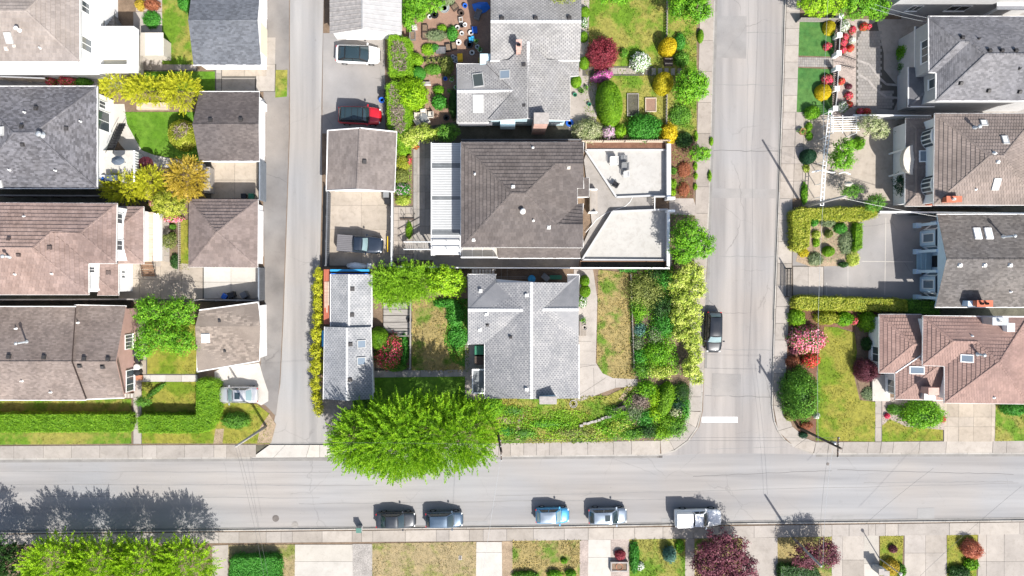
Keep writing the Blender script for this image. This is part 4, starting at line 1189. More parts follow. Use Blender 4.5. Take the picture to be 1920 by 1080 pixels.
tilemat('roof_clay', tones((0.235, 0.195, 0.175), 0.12), (0.85, 0.84, 0.82))
tilemat('roof_charcoal', tones((0.132, 0.122, 0.116), 0.28), (0.8, 0.78, 0.76))
tilemat('roof_salmon', tones((0.29, 0.195, 0.17), 0.11), (0.86, 0.84, 0.83))
tilemat('roof_pale', [(0.20, 0.21, 0.225), (0.31, 0.318, 0.33), (0.335, 0.342, 0.352), (0.36, 0.366, 0.374), (0.39, 0.394, 0.40)], (0.74, 0.75, 0.76), 0.6)
plain('tile_gap', (0.06, 0.05, 0.045), 0.9)
plain('ridge_pale', (0.46, 0.455, 0.45), 0.8, var=0.2, scale=4)
plain('metal_roof', (0.37, 0.362, 0.355), 0.55, 0.15, var=0.12)
plain('metal_rust', (0.30, 0.28, 0.265), 0.65, 0.1, var=0.25, scale=2.5)
plain('panel_white', (0.47, 0.475, 0.47), 0.45, var=0.05)
plain('panel_grey', (0.16, 0.17, 0.175), 0.4, var=0.2)
SHT = dict(tile=(0.40, 0.175), lift=0.013, shade_slot=0.3)
SH = dict(tile=(0.30, 0.16), lift=0.013)
CT = dict(tile=(0.33, 0.40), lift=0.075, tile_name='tiles', gapu=0.006, jit=0.008)
CT2 = dict(tile=(0.27, 0.38), lift=0.05, tile_name='tiles', gapu=0.016, jit=0.006)
OUT = 2000   # outside the frame

def house(name, label, cat, px, py, group=None):
 x, y, _ = P(px, py); return thing(name, label, cat, (x, y, 0.1), group)
def ring_edges(W, idx): return [(idx[i], idx[(i + 1) % len(idx)]) for i in range(len(idx))]

# ---------------- house with white balconies, top left
h = house('house', 'two storey house with pale beige tiled hip roof and white balconies, upper left corner', 'house', 70, 60)
e, r = 6.2, 8.2
pts = [(-75, 115, e), (149, 115, e), (149, -75, e), (-75, -75, e), (47, 20, r), (-20, 20, r)]
roofit(h, pts, [[1, 0, 5, 4], [2, 1, 4], [3, 2, 4, 5], [0, 3, 5]], 'roof_beige', ridges=[(5, 4), (4, 1), (4, 2), (5, 0)], gutters=[(0, 1), (1, 2)], **CT)
S = [pts[0], pts[1], pts[4]]
walls(h, [(-70, -70), (143, -70), (143, 109), (-70, 109)], 3.3, 6.1, 'wall_white', zr=6.2)
MB().pbox(-75, -70, 188, 131, 0.1, 3.4).build('lower_storey', 'wall_white', h)
MB().pbox(174, -70, 175, 118, 3.4, 3.45).build('parapet_joint', 'gutter', h)
bal = MB(); bal.pbox(188, 49, 251, 132, 2.5, 2.75); bal.build('balcony_floor', 'wall_cream', h)
for q in ((188, 49, 251, 53.5), (238, 53.5, 251, 121), (188, 121, 251, 132)):
 MB().pbox(*q, 2.75, 3.75).build('balcony_wall', 'wall_white', h)
MB().pbox(190, 56, 247, 128, 0.1, 2.45, zr=2.5).build('balcony_base', 'wall_beige', h)
skylight(h, S, 17, 71, 0.65, 1.0, 'skydome'); pipe(h, S, 37, 56, 0.11, 0.5, cap=True); pipe(h, S, 76, 90, 0.06, 0.3)
roof_vent(h, S, 12, 91, 0.3, 'wall_beige', 0.1); roof_vent(h, S, 27, 86, 0.25, 'wall_beige', 0.1)
w0 = P(149, 0, 6.2)[0] - 0.32
wall_window(h, (w0, P(0, 30, 4)[1]), (w0, P(0, 8, 4)[1]), 4.0, 5.4, 1); wall_window(h, (w0, P(0, 100, 4)[1]), (w0, P(0, 74, 4)[1]), 3.6, 5.4, 1)
x1 = P(190, 0, 2.75)[0]
wall_window(h, (x1, P(0, 94, 2.75)[1]), (x1, P(0, 58, 2.75)[1]), 2.8, 3.36, 1, 'gutter')
st = MB()
for k in range(8):
 st.pbox(196 + k * 0, 22 + k * 3.4, 214, 25.5 + k * 3.4, 0.1, 0.4 + k * 0.28)
st.build('stair', 'grey_concrete', h)
for x in (195, 215): MB().tube(P(x, 22, 1.2), P(x, 49, 3.6), 0.04).build('handrail', 'iron', h)

# ---------------- slate hip roof, left
h = house('house', 'house with dark slate grey shingled hip roof and white east wall beside the lawn', 'house', 60, 260)
e, r = 3.9, 5.9
pts = [(-62, 162, e), (182, 162, e), (182, 353, e), (-62, 353, e), (25, 249, r), (63, 249, r)]
roofit(h, pts, [[0, 1, 5, 4], [1, 2, 5], [2, 3, 4, 5], [3, 0, 4]], 'roof_slate', ridges=[(4, 5), (5, 1), (5, 2), (4, 0), (4, 3)], cap_w=0.22, gutters=[(0, 1), (1, 2), (2, 3)], **SH)
walls(h, [(-56, 170), (174, 170), (174, 345), (-56, 345)], 0.1, 3.8, 'wall_white', zr=3.9)
N, E, S = [pts[0], pts[1], pts[5]], [pts[1], pts[2], pts[5]], [pts[2], pts[3], pts[4]]
for pl, x, y in ((N, 68, 204), (N, 41, 238), (S, 43, 271), (E, 124, 241)): roof_vent(h, pl, x, y, 0.34)
for pl, x, y in ((N, 47, 211), (E, 152, 228), (S, 19, 319), (S, 105, 320)): pipe(h, pl, x, y, 0.055, 0.35)
pipe(h, E, 79, 253, 0.15, 0.5, 'galvanised', 'chimney_pipe', True)
skylight(h, [pts[3], pts[0], pts[4]], 1, 246, 0.8, 0.9, 'skydome'); skylight(h, S, 0, 345, 0.5, 0.8, 'skydome')
x0 = P(182, 0, 3.9)[0] - 0.42
for ya, yb, za, zb in ((205, 190, 1.6, 2.9), (246, 208, 0.9, 3.1)):
 wall_window(h, (x0, P(0, ya, 2)[1]), (x0, P(0, yb, 2)[1]), za, zb, 1)
d = MB(); d.pbox(176, 282, 250, 341, 2.0, 2.15); d.build('deck', 'deck_membrane', h)
MB().pbox(178, 284, 248, 339, 0.1, 2.0, zr=2.1).build('deck_base', 'wall_white', h)
for k in range(11):   # white balusters along the deck edge
 MB().pbox(250.5, 283 + k * 5, 252, 285 + k * 5, 2.15, 3.0).build('baluster', 'trim_white', h)
MB().pbox(250, 282, 253, 341, 3.0, 3.06).build('handrail', 'trim_white', h)
for k in range(12):
 t = k / 11; MB().pbox(197 + 25 * t, 284 - 52 * t, 211 + 24 * t, 288.5 - 52 * t, 1.95 - 1.75 * t, 2.0 - 1.75 * t).build('stair_tread', 'iron', h)
for dx in (0, 14): MB().tube(P(198 + dx, 286, 3.0), P(221 + dx, 230, 1.1), 0.03).build('handrail', 'iron', h)

# ---------------- pink tiled house, left
h = house('house', 'long house with pinkish tiled roof and white lower porch, left edge', 'house', 90, 465)
e, r1, r2 = 6.2, 8.0, 7.35
pts = [(-75, 380, e), (219, 382, e), (217, 493.5, e), (166, 493.5, e), (166, 552, e), (-75, 552, e), (-75, 464, r1), (62, 465, r1), (97, 434, r2), (150, 437, r2)]
roofit(h, pts, [[0, 1, 9, 8, 7, 6], [1, 2, 9], [2, 3, 8, 9], [3, 4, 7, 8], [4, 5, 6, 7]], 'roof_pink', ridges=[(6, 7), (8, 9), (9, 1), (9, 2), (7, 4), (8, 7)], gutters=[(0, 1), (1, 2), (2, 3), (3, 4), (4, 5)], **CT)
walls(h, [(-70, 386), (212, 387), (212, 488), (160, 488), (160, 546), (-70, 546)], 0.1, 6.1, 'wall_white', zr=6.2)
N, S, ME = [pts[0], pts[1], pts[9]], [pts[4], pts[5], pts[6]], [pts[3], pts[4], pts[7]]
for pl, x, y in ((N, 18, 449), (ME, 93, 464), (S, 36, 477)): roof_vent(h, pl, x, y, 0.36, 'vent_brown')
pipe(h, S, 18, 481, 0.1, 0.9, 'galvanised', 'chimney_pipe', True)
for pl, x, y in ((S, 29, 514), (S, 98, 513), (N, 46, 406)): pipe(h, pl, x, y, 0.06, 0.3)
e, t = 3.4, 4.25
pts = [(221, 388, e), (269, 388, e), (269, 494, e), (221, 494, e), (232, 418, t), (232, 461, t), (221, 400, e + .4), (221, 480, e + .4)]
roofit(h, pts[:6], [[0, 1, 4], [1, 2, 5, 4], [2, 3, 5]], 'roof_pink', ridges=[(4, 1), (5, 2)], gutters=[(0, 1), (1, 2), (2, 3)], name='porch_roof', **CT)
pts = [(187, 495, 4.2), (187, 525, 4.2), (222, 495, e), (222, 553, e), (183, 553, e)]
roofit(h, pts, [[0, 2, 3, 1], [3, 4, 1]], 'roof_pink', ridges=[(1, 3)], gutters=[(2, 3), (3, 4)], name='porch_roof', **CT)
walls(h, [(210, 394), (262, 394), (262, 488), (210, 488)], 0.1, 3.3, 'wall_white', zr=3.4); walls(h, [(160, 494), (217, 494), (217, 547), (160, 547)], 0.1, 3.3, 'wall_white', zr=3.4)
roof_vent(h, [pts[0], pts[2], pts[3]], 203, 511, 0.36, 'vent_brown', 0.12)
x0 = P(217, 0, 3.4)[0] + 0.0
for ya, yb in ((513, 507), (522, 516)): wall_window(h, (x0, P(0, ya, 2)[1]), (x0, P(0, yb, 2)[1]), 1.6, 2.4, 1, bars=0)
x0 = P(160, 0, 6.2)[0]; wall_window(h, (x0, P(0, 512, 4)[1]), (x0, P(0, 500, 4)[1]), 4.6, 5.9, 1)
x0 = P(212, 0, 6.2)[0]
for ya, yb in ((420, 400), (470, 450)): wall_window(h, (x0, P(0, ya, 5)[1]), (x0, P(0, yb, 5)[1]), 4.5, 5.7, 1)
MB().pbox(264, 398, 297, 490, 1.5, 1.65).build('deck', 'wood_pale', h); MB().pbox(266, 400, 295, 488, 0.1, 1.5, zr=1.6).build('deck_base', 'wall_beige', h)
MB().pbox(288, 400, 297, 489, 1.65, 2.5).build('deck_parapet', 'wall_white', h)
for k in range(6): MB().pbox(262 + 0.6 * k, 492 + 4.5 * k, 285 + 1.5 * k, 495.5 + 4.5 * k, 1.2 - 0.2 * k, 1.25 - 0.2 * k).build('stair_tread', 'wood_brown', h)
for x in (262, 286): MB().tube(P(x, 490, 2.4), P(x + 6, 520, 1.1), 0.035).build('handrail', 'iron', h)

# ---------------- taupe gable house, lower left
h = house('house', 'low house with weathered taupe gable roof and mauve east wall', 'house', 90, 660)
e, r = 3.1, 4.95
pts = [(140, 572, e), (236, 574, e), (217.5, 678, r), (136, 678, r), (233, 746, e), (161, 749, e)]
roofit(h, pts, [[0, 1, 2, 3], [3, 2, 4, 5]], 'roof_taupe', ridges=[(3, 2)], cap_w=0.2, gutters=[(0, 1), (4, 5)], fascia_mat='wall_mauve', **SH)
q = [(-75, 575, e + .35), (141, 575, e + .35), (134, 678, r + .35), (-75, 678, r + .35), (161, 750, e + .35), (-75, 750, e + .35)]
roofit(h, q, [[0, 1, 2, 3], [3, 2, 4, 5]], 'roof_taupe', ridges=[(3, 2)], cap_w=0.2, gutters=[(0, 1), (4, 5)], fascia_mat='vent_brown', **SH)
# walls with a gable
W = pp([(-70, 580), (229, 580), (227, 741), (-70, 744)], e)
gx = W[1][0]
m = MB(); m.prism(W, 0.1, e - 0.1)
ym = P(0, 678, r)[1]
m.add([(gx, W[1][1], e - .1), (gx, ym, r - 0.22), (W[2][0], W[2][1], e - .1), (gx - 6, W[1][1], e - .1), (gx - 6, ym, r - .22), (gx - 6, W[2][1], e - .1)], [[0, 1, 2], [0, 3, 4, 1], [1, 4, 5, 2], [3, 5, 4]])
m.build('wall', 'wall_mauve', h)
N, S = [q[0], q[1], q[2]], [q[3], q[2], q[4]]
N2, S2 = [pts[0], pts[1], pts[2]], [pts[3], pts[2], pts[4]]
for pl, x, y in ((N, 17, 669), (N, 83, 670), (N2, 158, 673), (N2, 203, 674), (S2, 150, 685), (S2, 193, 687)): roof_vent(h, pl, x, y, 0.36)
for pl, x, y in ((N, 31, 616), (N2, 147, 605), (S, 96, 735), (S, 42, 714)): pipe(h, pl, x, y, 0.06, 0.35)
pipe(h, N, 50, 641, 0.09, 1.5, 'galvanised', 'chimney_pipe', True)
wall_window(h, (gx, P(0, 655, 2)[1]), (gx, P(0, 627, 2)[1]), 1.1, 2.6, 1, bars=3); wall_window(h, (gx, P(0, 735, 2)[1]), (gx, P(0, 694, 2)[1]), 0.8, 2.4, 1, bars=2)
MB().pbox(232, 622, 256, 700, 0.55, 0.65).build('deck', 'wood_pale', h)
for x in (233, 239, 245): MB().pbox(x, 738, x + 4, 746, 0.1, 0.5).build('step', 'pale_concrete', h)
MB().tube(P(256, 628, 1.5), P(256, 660, 1.5), 0.03).build('handrail', 'iron', h)

# ---------------- garages along the lane
def gable_x(name, label, xl, xr, y0, ym, y1, e, r, mat, xlr=None, xrr=None, wall='wall_white', cat='garage', vents=(), group=None, ov=5, tile=SH, trim='trim_white', vm='vent_dark'):
 """ridge running left to right; xlr, xrr = where the ridge ends show"""
 g = house(name, label, cat, (xl + xr) / 2, ym, group)
 k = (H - e) / (H - r)
 rl = NX + (xl - NX) * k if xlr is None else xlr; rr = NX + (xr - NX) * k if xrr is None else xrr
 p = [(xl, y0, e), (xr, y0, e), (rr, ym, r), (rl, ym, r), (xr, y1, e), (xl, y1, e)]
 roofit(g, p, [[0, 1, 2, 3], [3, 2, 4, 5]], mat, ridges=[(3, 2)], cap_w=0.2, gutters=[(0, 1), (4, 5)], fascia_mat=trim, **tile)
 W = pp([(xl + ov, y0 + ov, ), (xr - ov, y0 + ov), (xr - ov, y1 - ov), (xl + ov, y1 - ov)], e)
 m = MB(); m.prism(W, 0.1, e - 0.08); my = P(0, ym, r)[1]
 a, b = W[0][0], W[1][0]
 m.add([(a, W[0][1], e - .08), (a, my, r - .2), (a, W[2][1], e - .08), (b, W[0][1], e - .08), (b, my, r - .2), (b, W[2][1], e - .08)], [[0, 1, 2], [5, 4, 3], [0, 3, 4, 1], [1, 4, 5, 2]])
 m.build('wall', wall, g)
 for x, y in vents:
  roof_vent(g, p[:3] if y < ym else [p[3], p[2], p[4]], x, y, 0.34, vm)
 return g, W, p
g, W, p = gable_x('garage', 'garage with dark blue grey shingle roof and white end wall at top left of lane', 363, 490, -42, 38, 122, 2.6, 3.9, 'roof_bluegrey', 353, 483)
for ya, yb in ((30, -20), (104, 50)):
 d = MB().prism([(W[1][0], P(0, ya, 1)[1]), (W[1][0] + 0.06, P(0, ya, 1)[1]), (W[1][0] + 0.06, P(0, yb, 1)[1]), (W[1][0], P(0, yb, 1)[1])], 0.12, 2.25).build('garage_door', 'wall_cream' if ya > 50 else 'trim_white', g)
g, W, p = gable_x('garage', 'garage with brown grey shingle roof between lane and round golden bush', 374, 486, 172, 233, 302, 2.6, 3.9, 'roof_brown', 361, 485, vents=((395, 226), (452, 225)))
MB().prism([(W[1][0], P(0, 290, 1)[1]), (W[1][0] + 0.06, P(0, 290, 1)[1]), (W[1][0] + 0.06, P(0, 195, 1)[1]), (W[1][0], P(0, 195, 1)[1])], 0.12, 2.3).build('garage_door', 'trim_white', g)
MB().pbox(486, 190, 493, 204, 0.1, 1.4).build('meter_box', 'trim_white', g)

h = house('garage', 'square garage with rosy pyramid tiled roof beside the lane', 'garage', 420, 438)
p = [(355.5, 374, 2.7), (483.5, 374.5, 2.7), (482.5, 501, 2.7), (354.5, 500, 2.7), (406, 435, 4.7)]
roofit(h, p, [[0, 1, 4], [1, 2, 4], [2, 3, 4], [3, 0, 4]], 'roof_rosy', ridges=[(4, 0), (4, 1), (4, 2), (4, 3)], gutters=[(0, 1), (1, 2), (2, 3), (3, 0)], **CT)
walls(h, [(361, 381), (477, 381), (477, 494), (361, 494)], 0.1, 2.6, 'wall_white', zr=2.7)
X = P(477, 0, 2.7)[0]; MB().prism([(X, P(0, 480, 1)[1]), (X + 0.06, P(0, 480, 1)[1]), (X + 0.06, P(0, 395, 1)[1]), (X, P(0, 395, 1)[1])], 0.12, 2.2).build('garage_door', 'trim_white', h)

h = house('garage', 'skewed garage with sandy mottled shingle roof and one square skylight', 'garage', 428, 630)
p = [(374, 581.5, 2.7), (484, 566.5, 2.7), (488, 612, 3.1), (366, 612, 3.1), (486, 677, 2.7), (370, 697, 2.7)]
roofit(h, p, [[0, 1, 2, 3], [3, 2, 4, 5]], 'roof_sand', gutters=[(0, 1), (4, 5), (1, 2), (2, 4), (5, 3)], tile=(0.32, 0.2), lift=0.015)
walls(h, [(379, 587), (484, 573), (485, 672), (376, 690)], 0.1, 2.6, 'wall_white', zr=2.7)
S = [p[3], p[2], p[4]]
skylight(h, S, 386, 634, 0.75, 0.85, 'skydome', 'trim_white'); roof_vent(h, [p[0], p[1], p[2]], 412, 602, 0.22); roof_vent(h, S, 422, 658, 0.22)

h = house('garage', 'garage with white ribbed metal roof, rust stained on its west slope', 'garage', 680, 10)
e, r = 2.6, 4.1
p = [(618, 63.5, e), (618, -60, e), (680, -62, r), (680, 54, r), (753, -60, e), (753, 64.5, e)]
for nm, f, mt in (('roof', [0, 1, 2, 3], 'metal_rust'), ('roof', [3, 2, 4, 5], 'metal_roof')):
 Wp = [P(*p[i]) for i in f]
 m = MB(); m.poly(Wp); m.add([(x, y, z - 0.05) for x, y, z in Wp][::-1], [[0, 1, 2, 3]])
 ro = m.build(nm, mt, h)
 for k in range(14):   # ribs running down the slope
  t = (k + 0.5) / 14
  a = Vector(lerp(Wp[0], Wp[1], t)); b = Vector(lerp(Wp[3], Wp[2], t))
  s = Vector((0, 0.035, 0)); n_ = Vector((0, 0, 0.06))
  MB().add([tuple(a - s), tuple(a + n_), tuple(a + s), tuple(b - s), tuple(b + n_), tuple(b + s)], [[0, 1, 4, 3], [1, 2, 5, 4], [0, 2, 1], [3, 4, 5]]).build('rib', mt, ro)
Wp = [P(*p[i]) for i in (3, 2)]
MB().add([(Wp[0][0] - .16, Wp[0][1], r - .04), (Wp[0][0], Wp[0][1], r + .05), (Wp[0][0] + .16, Wp[0][1], r - .04), (Wp[1][0] - .16, Wp[1][1], r - .04), (Wp[1][0], Wp[1][1], r + .05), (Wp[1][0] + .16, Wp[1][1], r - .04)], [[0, 1, 4, 3], [1, 2, 5, 4], [0, 2, 1]]).build('ridge_cap', 'metal_roof', h)
a, b = P(622, 58, e), P(748, 58, e); mx = P(680, 0, r)[0]
m = MB(); m.prism([(a[0], a[1]), (b[0], a[1]), (b[0], a[1] + 7), (a[0], a[1] + 7)], 0.1, e - 0.05)
m.add([(a[0], a[1], e - .05), (mx, a[1], r - .15), (b[0], a[1], e - .05), (a[0], a[1] + 7, e - .05), (mx, a[1] + 7, r - .15), (b[0], a[1] + 7, e - .05)], [[0, 2, 1], [3, 4, 5]])
m.build('wall', 'wall_white', h)
MB().prism([(a[0] + 1.0, a[1] - 0.07), (a[0] + 4.8, a[1] - 0.07), (a[0] + 4.8, a[1]), (a[0] + 1.0, a[1])], 0.12, 2.2).build('garage_door', 'trim_white', h)

def gable_y(name, label, x0, xm, x1, y0, y1, e, r, mat, corners=None, wall='wall_white', cat='garage', ov=5, tile=SH, trim='trim_white', xm1=None, ridge=None):
 g = house(name, label, cat, xm, (y0 + y1) / 2)
 k = (H - e) / (H - r); t0, t1 = NY + (y0 - NY) * k, NY + (y1 - NY) * k
 xb = xm if xm1 is None else xm1
 c = corners or [(x0, y0), (x1, y0), (x1, y1), (x0, y1)]
 p = [(*c[0], e), (xm, t0, r), (xb, t1, r), (*c[3], e), (*c[1], e), (*c[2], e)]
 roofit(g, p, [[1, 2, 3, 0], [1, 4, 5, 2]], mat, ridges=[(1, 2)], cap_w=0.26, gutters=[(0, 3), (4, 5)], fascia_mat=trim, ridge_mat=ridge, **tile)
 q = pp([(c[0][0] + ov, c[0][1] + ov), (c[1][0] - ov, c[1][1] + ov), (c[2][0] - ov, c[2][1] - ov), (c[3][0] + ov, c[3][1] - ov)], e)
 m = MB(); m.prism(q, 0.1, e - 0.08)
 m0 = P(xm, t0, r)[0]
 for a, b in ((q[0], q[1]), (q[3], q[2])):
  m.add([(a[0], a[1], e - .08), (m0, (a[1] + b[1]) / 2, r - .2), (b[0], b[1], e - .08)], [[0, 1, 2]])
 m.build('wall', wall, g)
 return g, q, p
g, q, p = gable_y('garage', 'garage with mushroom grey shingled gable roof above the red car', 614, 675, 743, 245, 358, 2.7, 4.0, 'roof_mushroom', [(614.5, 244.5), (743.5, 247), (739.5, 359.5), (612, 357.5)], tile=dict(tile=(0.52, 0.26), lift=0.016, gapu=0.008), xm1=669.5)
roof_vent(g, [p[1], p[4], p[5]], 683, 303, 0.36)
for a, b in ((p[0], p[1]), (p[1], p[4]), (p[3], p[2]), (p[2], p[5])):
 A_, B_ = P(*a), P(*b); MB().tube((A_[0], A_[1], A_[2] + 0.02), (B_[0], B_[1], B_[2] + 0.02), 0.06, n=6).build('rake_trim', 'trim_white', g)

g, q, p = gable_y('garage', 'long low silver shingled outbuilding beside the yellow hedge of the lane', 609, 650, 697, 613, 748, 2.75, 3.75, 'roof_pale', [(609, 613), (695, 613), (699, 748), (606.5, 748)], ridge='ridge_pale', tile=SHT)
for x, y in ((677, 639), (676.5, 671)): skylight(g, [p[1], p[4], p[5]], x + 0.5, y + 6, 0.78, 0.85, 'skyglass')
for x, y in ((657, 645.5), (656, 712)): roof_vent(g, [p[1], p[4], p[5]], x, y, 0.34, 'vent_dark', 0.12)
r2_, q2, p2 = gable_y('workshop', 'silver shingled workshop with blue trim and red lean-to along the lane', 620, 654, 697, 514.5, 613, 2.45, 3.35, 'roof_pale', wall='wall_grey', ridge='ridge_pale', tile=SHT)
for x, y in ((660.5, 541.5), (660, 590)): roof_vent(r2_, [p2[1], p2[4], p2[5]], x, y, 0.36, 'vent_dark', 0.12)
MB().pbox(607, 505, 619, 608, 1.9, 2.0).build('lean_to_roof', 'wood_red', r2_)
MB().pbox(608, 507, 618, 606, 0.1, 1.85, zr=1.9).build('lean_to', 'wood_grey', r2_)
for x in (608.5, 612, 615): MB().pbox(x, 528, x + 2, 580 + random.uniform(-8, 12), 2.0, 2.06).build('board', 'wood_pale', r2_)
MB().pbox(619, 505, 692, 509, 2.2, 2.45).build('beam', 'paint_blue', r2_); MB().pbox(620, 506, 622, 508, 0.1, 2.2).build('post', 'wood_grey', r2_); MB().pbox(689, 506, 691, 508, 0.1, 2.2).build('post', 'wood_grey', r2_); MB().pbox(620, 512.5, 690, 514, 2.4, 2.62).build('fascia_board', 'tarp_blue', r2_)
MB().pbox(603.5, 620, 608, 650, 0.1, 1.8).build('blue_board', 'paint_blue', g)

# ---------------- silver shingled house, top centre
h = house('house', 'silver shingled house with cross gables and three large skylights, top centre', 'house', 975, 120)
p = [(920, -40, 3.8), (1090, -40, 3.8), (1090, 40, 5.4), (920, 40, 5.4), (1087, 113.5, 3.8), (920, 114.5, 3.8), (1024, 113.5, 3.8), (990, 78, 4.57), (956, 114, 3.8),
     (990, 222, 4.57), (1068, 226, 3.5), (1068, 144, 3.5), (1085, 142, 3.3), (1086, 114.2, 3.3), (916, 226, 3.45), (963, 170.5, 4.2), (912, 120, 3.4), (912, 114.5, 3.4),
     (857, 120, 3.3), (857, 171, 4.2), (857.5, 230, 3.3), (916, 230, 3.35)]
roofit(h, p, [[0, 1, 2, 3], [3, 2, 4, 6, 7, 8, 5], [7, 6, 13, 12, 11, 10, 9], [7, 9, 14, 15, 16, 17, 8], [18, 16, 15, 19], [19, 15, 14, 21, 20]], 'roof_silver_tan',
       ridges=[(3, 2), (7, 9), (19, 15)], ridge_mat='ridge_pale', cap_w=0.34, gutters=[(4, 6), (8, 5), (10, 11), (18, 16), (20, 21), (18, 20)], **SHT)
for a, b in ((6, 7), (7, 8), (15, 14), (15, 16)):
 A_, B_ = P(*p[a]), P(*p[b]); MB().tube((A_[0], A_[1], A_[2] + .0), (B_[0], B_[1], B_[2] + 0.0), 0.05, n=5).build('valley_flashing', 'vent_dark', h)
walls(h, [(926, -36), (1083, -36), (1083, 108), (926, 108)], 0.1, 3.7, 'wall_teal', zr=3.8); walls(h, [(900, 100), (1062, 100), (1062, 222), (900, 222)], 0.1, 3.4, 'wall_teal', zr=3.5); walls(h, [(862, 126), (910, 126), (910, 224), (862, 224)], 0.1, 3.2, 'wall_teal', zr=3.3)
MB().pbox(859, 229, 923, 235, 2.4, 2.6).build('lower_roof', 'roof_slate', h)
ga = [P(905, 221, 3.5), P(1062, 221, 3.5)]; MB().add([(ga[0][0], ga[0][1], 3.4), (P(990, 0, 4.5)[0], ga[0][1], 4.42), (ga[1][0], ga[1][1], 3.4)], [[0, 1, 2]]).build('gable', 'wall_teal', h)
SM, NM, WW, WE, WN, WS = [p[3], p[2], p[4]], [p[0], p[1], p[2]], [p[7], p[9], p[14]], [p[7], p[10], p[9]], [p[18], p[16], p[15]], [p[19], p[15], p[20]]
for pl, x, y in ((NM, 941, 35), (NM, 1004, 35), (NM, 1067, 34), (WW, 983, 122), (WW, 983, 198)): roof_vent(h, pl, x, y, 0.36)
skylight(h, WN, 896.5, 151, 1.05, 1.45, 'skyglass_dark'); skylight(h, WS, 896.5, 194.5, 1.05, 1.75, 'skyglass_pale'); skylight(h, WW, 947, 140, 0.85, 1.05, 'skyglass')
def chimney(house_, x0, y0, x1, y1, z0, z1, mat='brick_pink', cap='stone_grey', pots=0):
 c = MB(); c.pbox(x0, y0, x1, y1, z0, z1); c = c.build('chimney', mat, house_)
 k = MB(); k.pbox(x0 - 1, y0 - 1, x1 + 1, y1 + 1, z1, z1 + 0.09); k.build('chimney_cap', cap, c)
 cx, cy = (x0 + x1) / 2, (y0 + y1) / 2
 for i in range(pots):
  X, Y, _ = P(x0 + (x1 - x0) * (i + 1) / (pots + 1), cy, z1 + 0.3)
  MB().lathe((X, Y, z1 + .09), [(0.13, 0), (0.12, 0.3), (0.09, 0.3), (0.09, 0.1)], 12).build('flue', 'plastic_black' if pots > 1 else 'pipe_white', c)
 return c
chimney(h, 968.5, 75, 977, 92, 4.2, 6.0, 'brick_pink', 'brick_pink', 2)
chimney(h, 1002, 212, 1028, 231, 0.1, 5.6, 'brick_pink', 'stone_grey')
MB().pbox(938, 224, 966, 237, 1.0, 2.4).build('bay', 'wall_teal', h)
yg = ga[0][1]
for xa, xb in ((1000 - 32, 1000 - 12), (1036, 1056)):
 wall_window(h, (P(xa, 0, 2)[0], yg), (P(xb, 0, 2)[0], yg), 1.2, 2.4, 1)

# ---------------- brown tiled house, centre
h = house('house', 'large brown tiled hip roofed house with white patio cover, centre of the picture', 'house', 980, 365)
e, r = 5.4, 7.4
p = [(865, 267, e), (1094, 267, e), (1094, 307, 6.24), (1041, 307, 6.24), (985, 362.5, r), (959, 362.5, r), (865, 463, e), (1082, 353, 5.42), (1094, 353, 5.3), (1082, 382, 5.42), (1043, 421, 6.23), (1093, 382, 5.3), (1093, 421, 6.23), (1093, 464, e)]
roofit(h, p, [[0, 1, 2, 3, 4, 5], [6, 0, 5], [4, 3, 7, 9, 10], [3, 2, 8, 7], [10, 9, 11, 12], [5, 4, 10, 12, 13, 6]], 'roof_umber', ridges=[(5, 4), (5, 0), (5, 6), (4, 3), (4, 10), (3, 2), (10, 12)], gutters=[(0, 1), (13, 6), (6, 0), (1, 2), (2, 8), (11, 12), (12, 13), (7, 9)], **CT)
walls(h, [(872, 274), (1075, 274), (1088, 274), (1088, 350), (1076, 350), (1076, 386), (1088, 386), (1088, 457), (872, 457)], 0.1, 5.3, 'wall_beige', zr=5.4)
Np, Wp_, Sp, Ep = [p[0], p[1], p[4]], [p[6], p[0], p[5]], [p[5], p[4], p[6]], [p[4], p[3], p[10]]
for pl, x, y in ((Np, 962, 351), (Sp, 1029, 426), (Sp, 888, 449)): roof_vent(h, pl, x, y, 0.3, 'pipe_white', 0.16)
roof_vent(h, [p[3], p[2], p[8]], 1066, 314, 0.28, 'wall_beige', 0.14)
for pl, x, y in ((Wp_, 891, 326), (Np, 999, 277), (Sp, 1000, 413)): pipe(h, pl, x, y, 0.07, 0.3)
pipe(h, Sp, 980, 396, 0.13, 0.5, cap=True)
# lower eave along the south side
q = [(934, 465, 3.3), (1088, 465, 3.3), (1088, 484, 2.9), (934, 484, 2.9)]
roofit(h, q, [[0, 1, 2, 3]], 'roof_umber', gutters=[(2, 3)], name='lower_roof', **SH)
MB().pbox(866, 465, 932, 483, 2.85, 2.95).build('balcony_floor', 'deck_membrane', h)
for x in (866, 885, 904, 924): MB().pbox(x, 465, x + 1.2, 483, 2.95, 3.0).build('balcony_joint', 'gutter', h)
MB().pbox(865, 482, 933, 484, 2.95, 3.9, zr=3.0).build('balcony_rail', 'trim_white', h)
walls(h, [(868, 464), (1086, 464), (1086, 481), (868, 481)], 0.1, 2.8, 'wall_beige', zr=2.9)
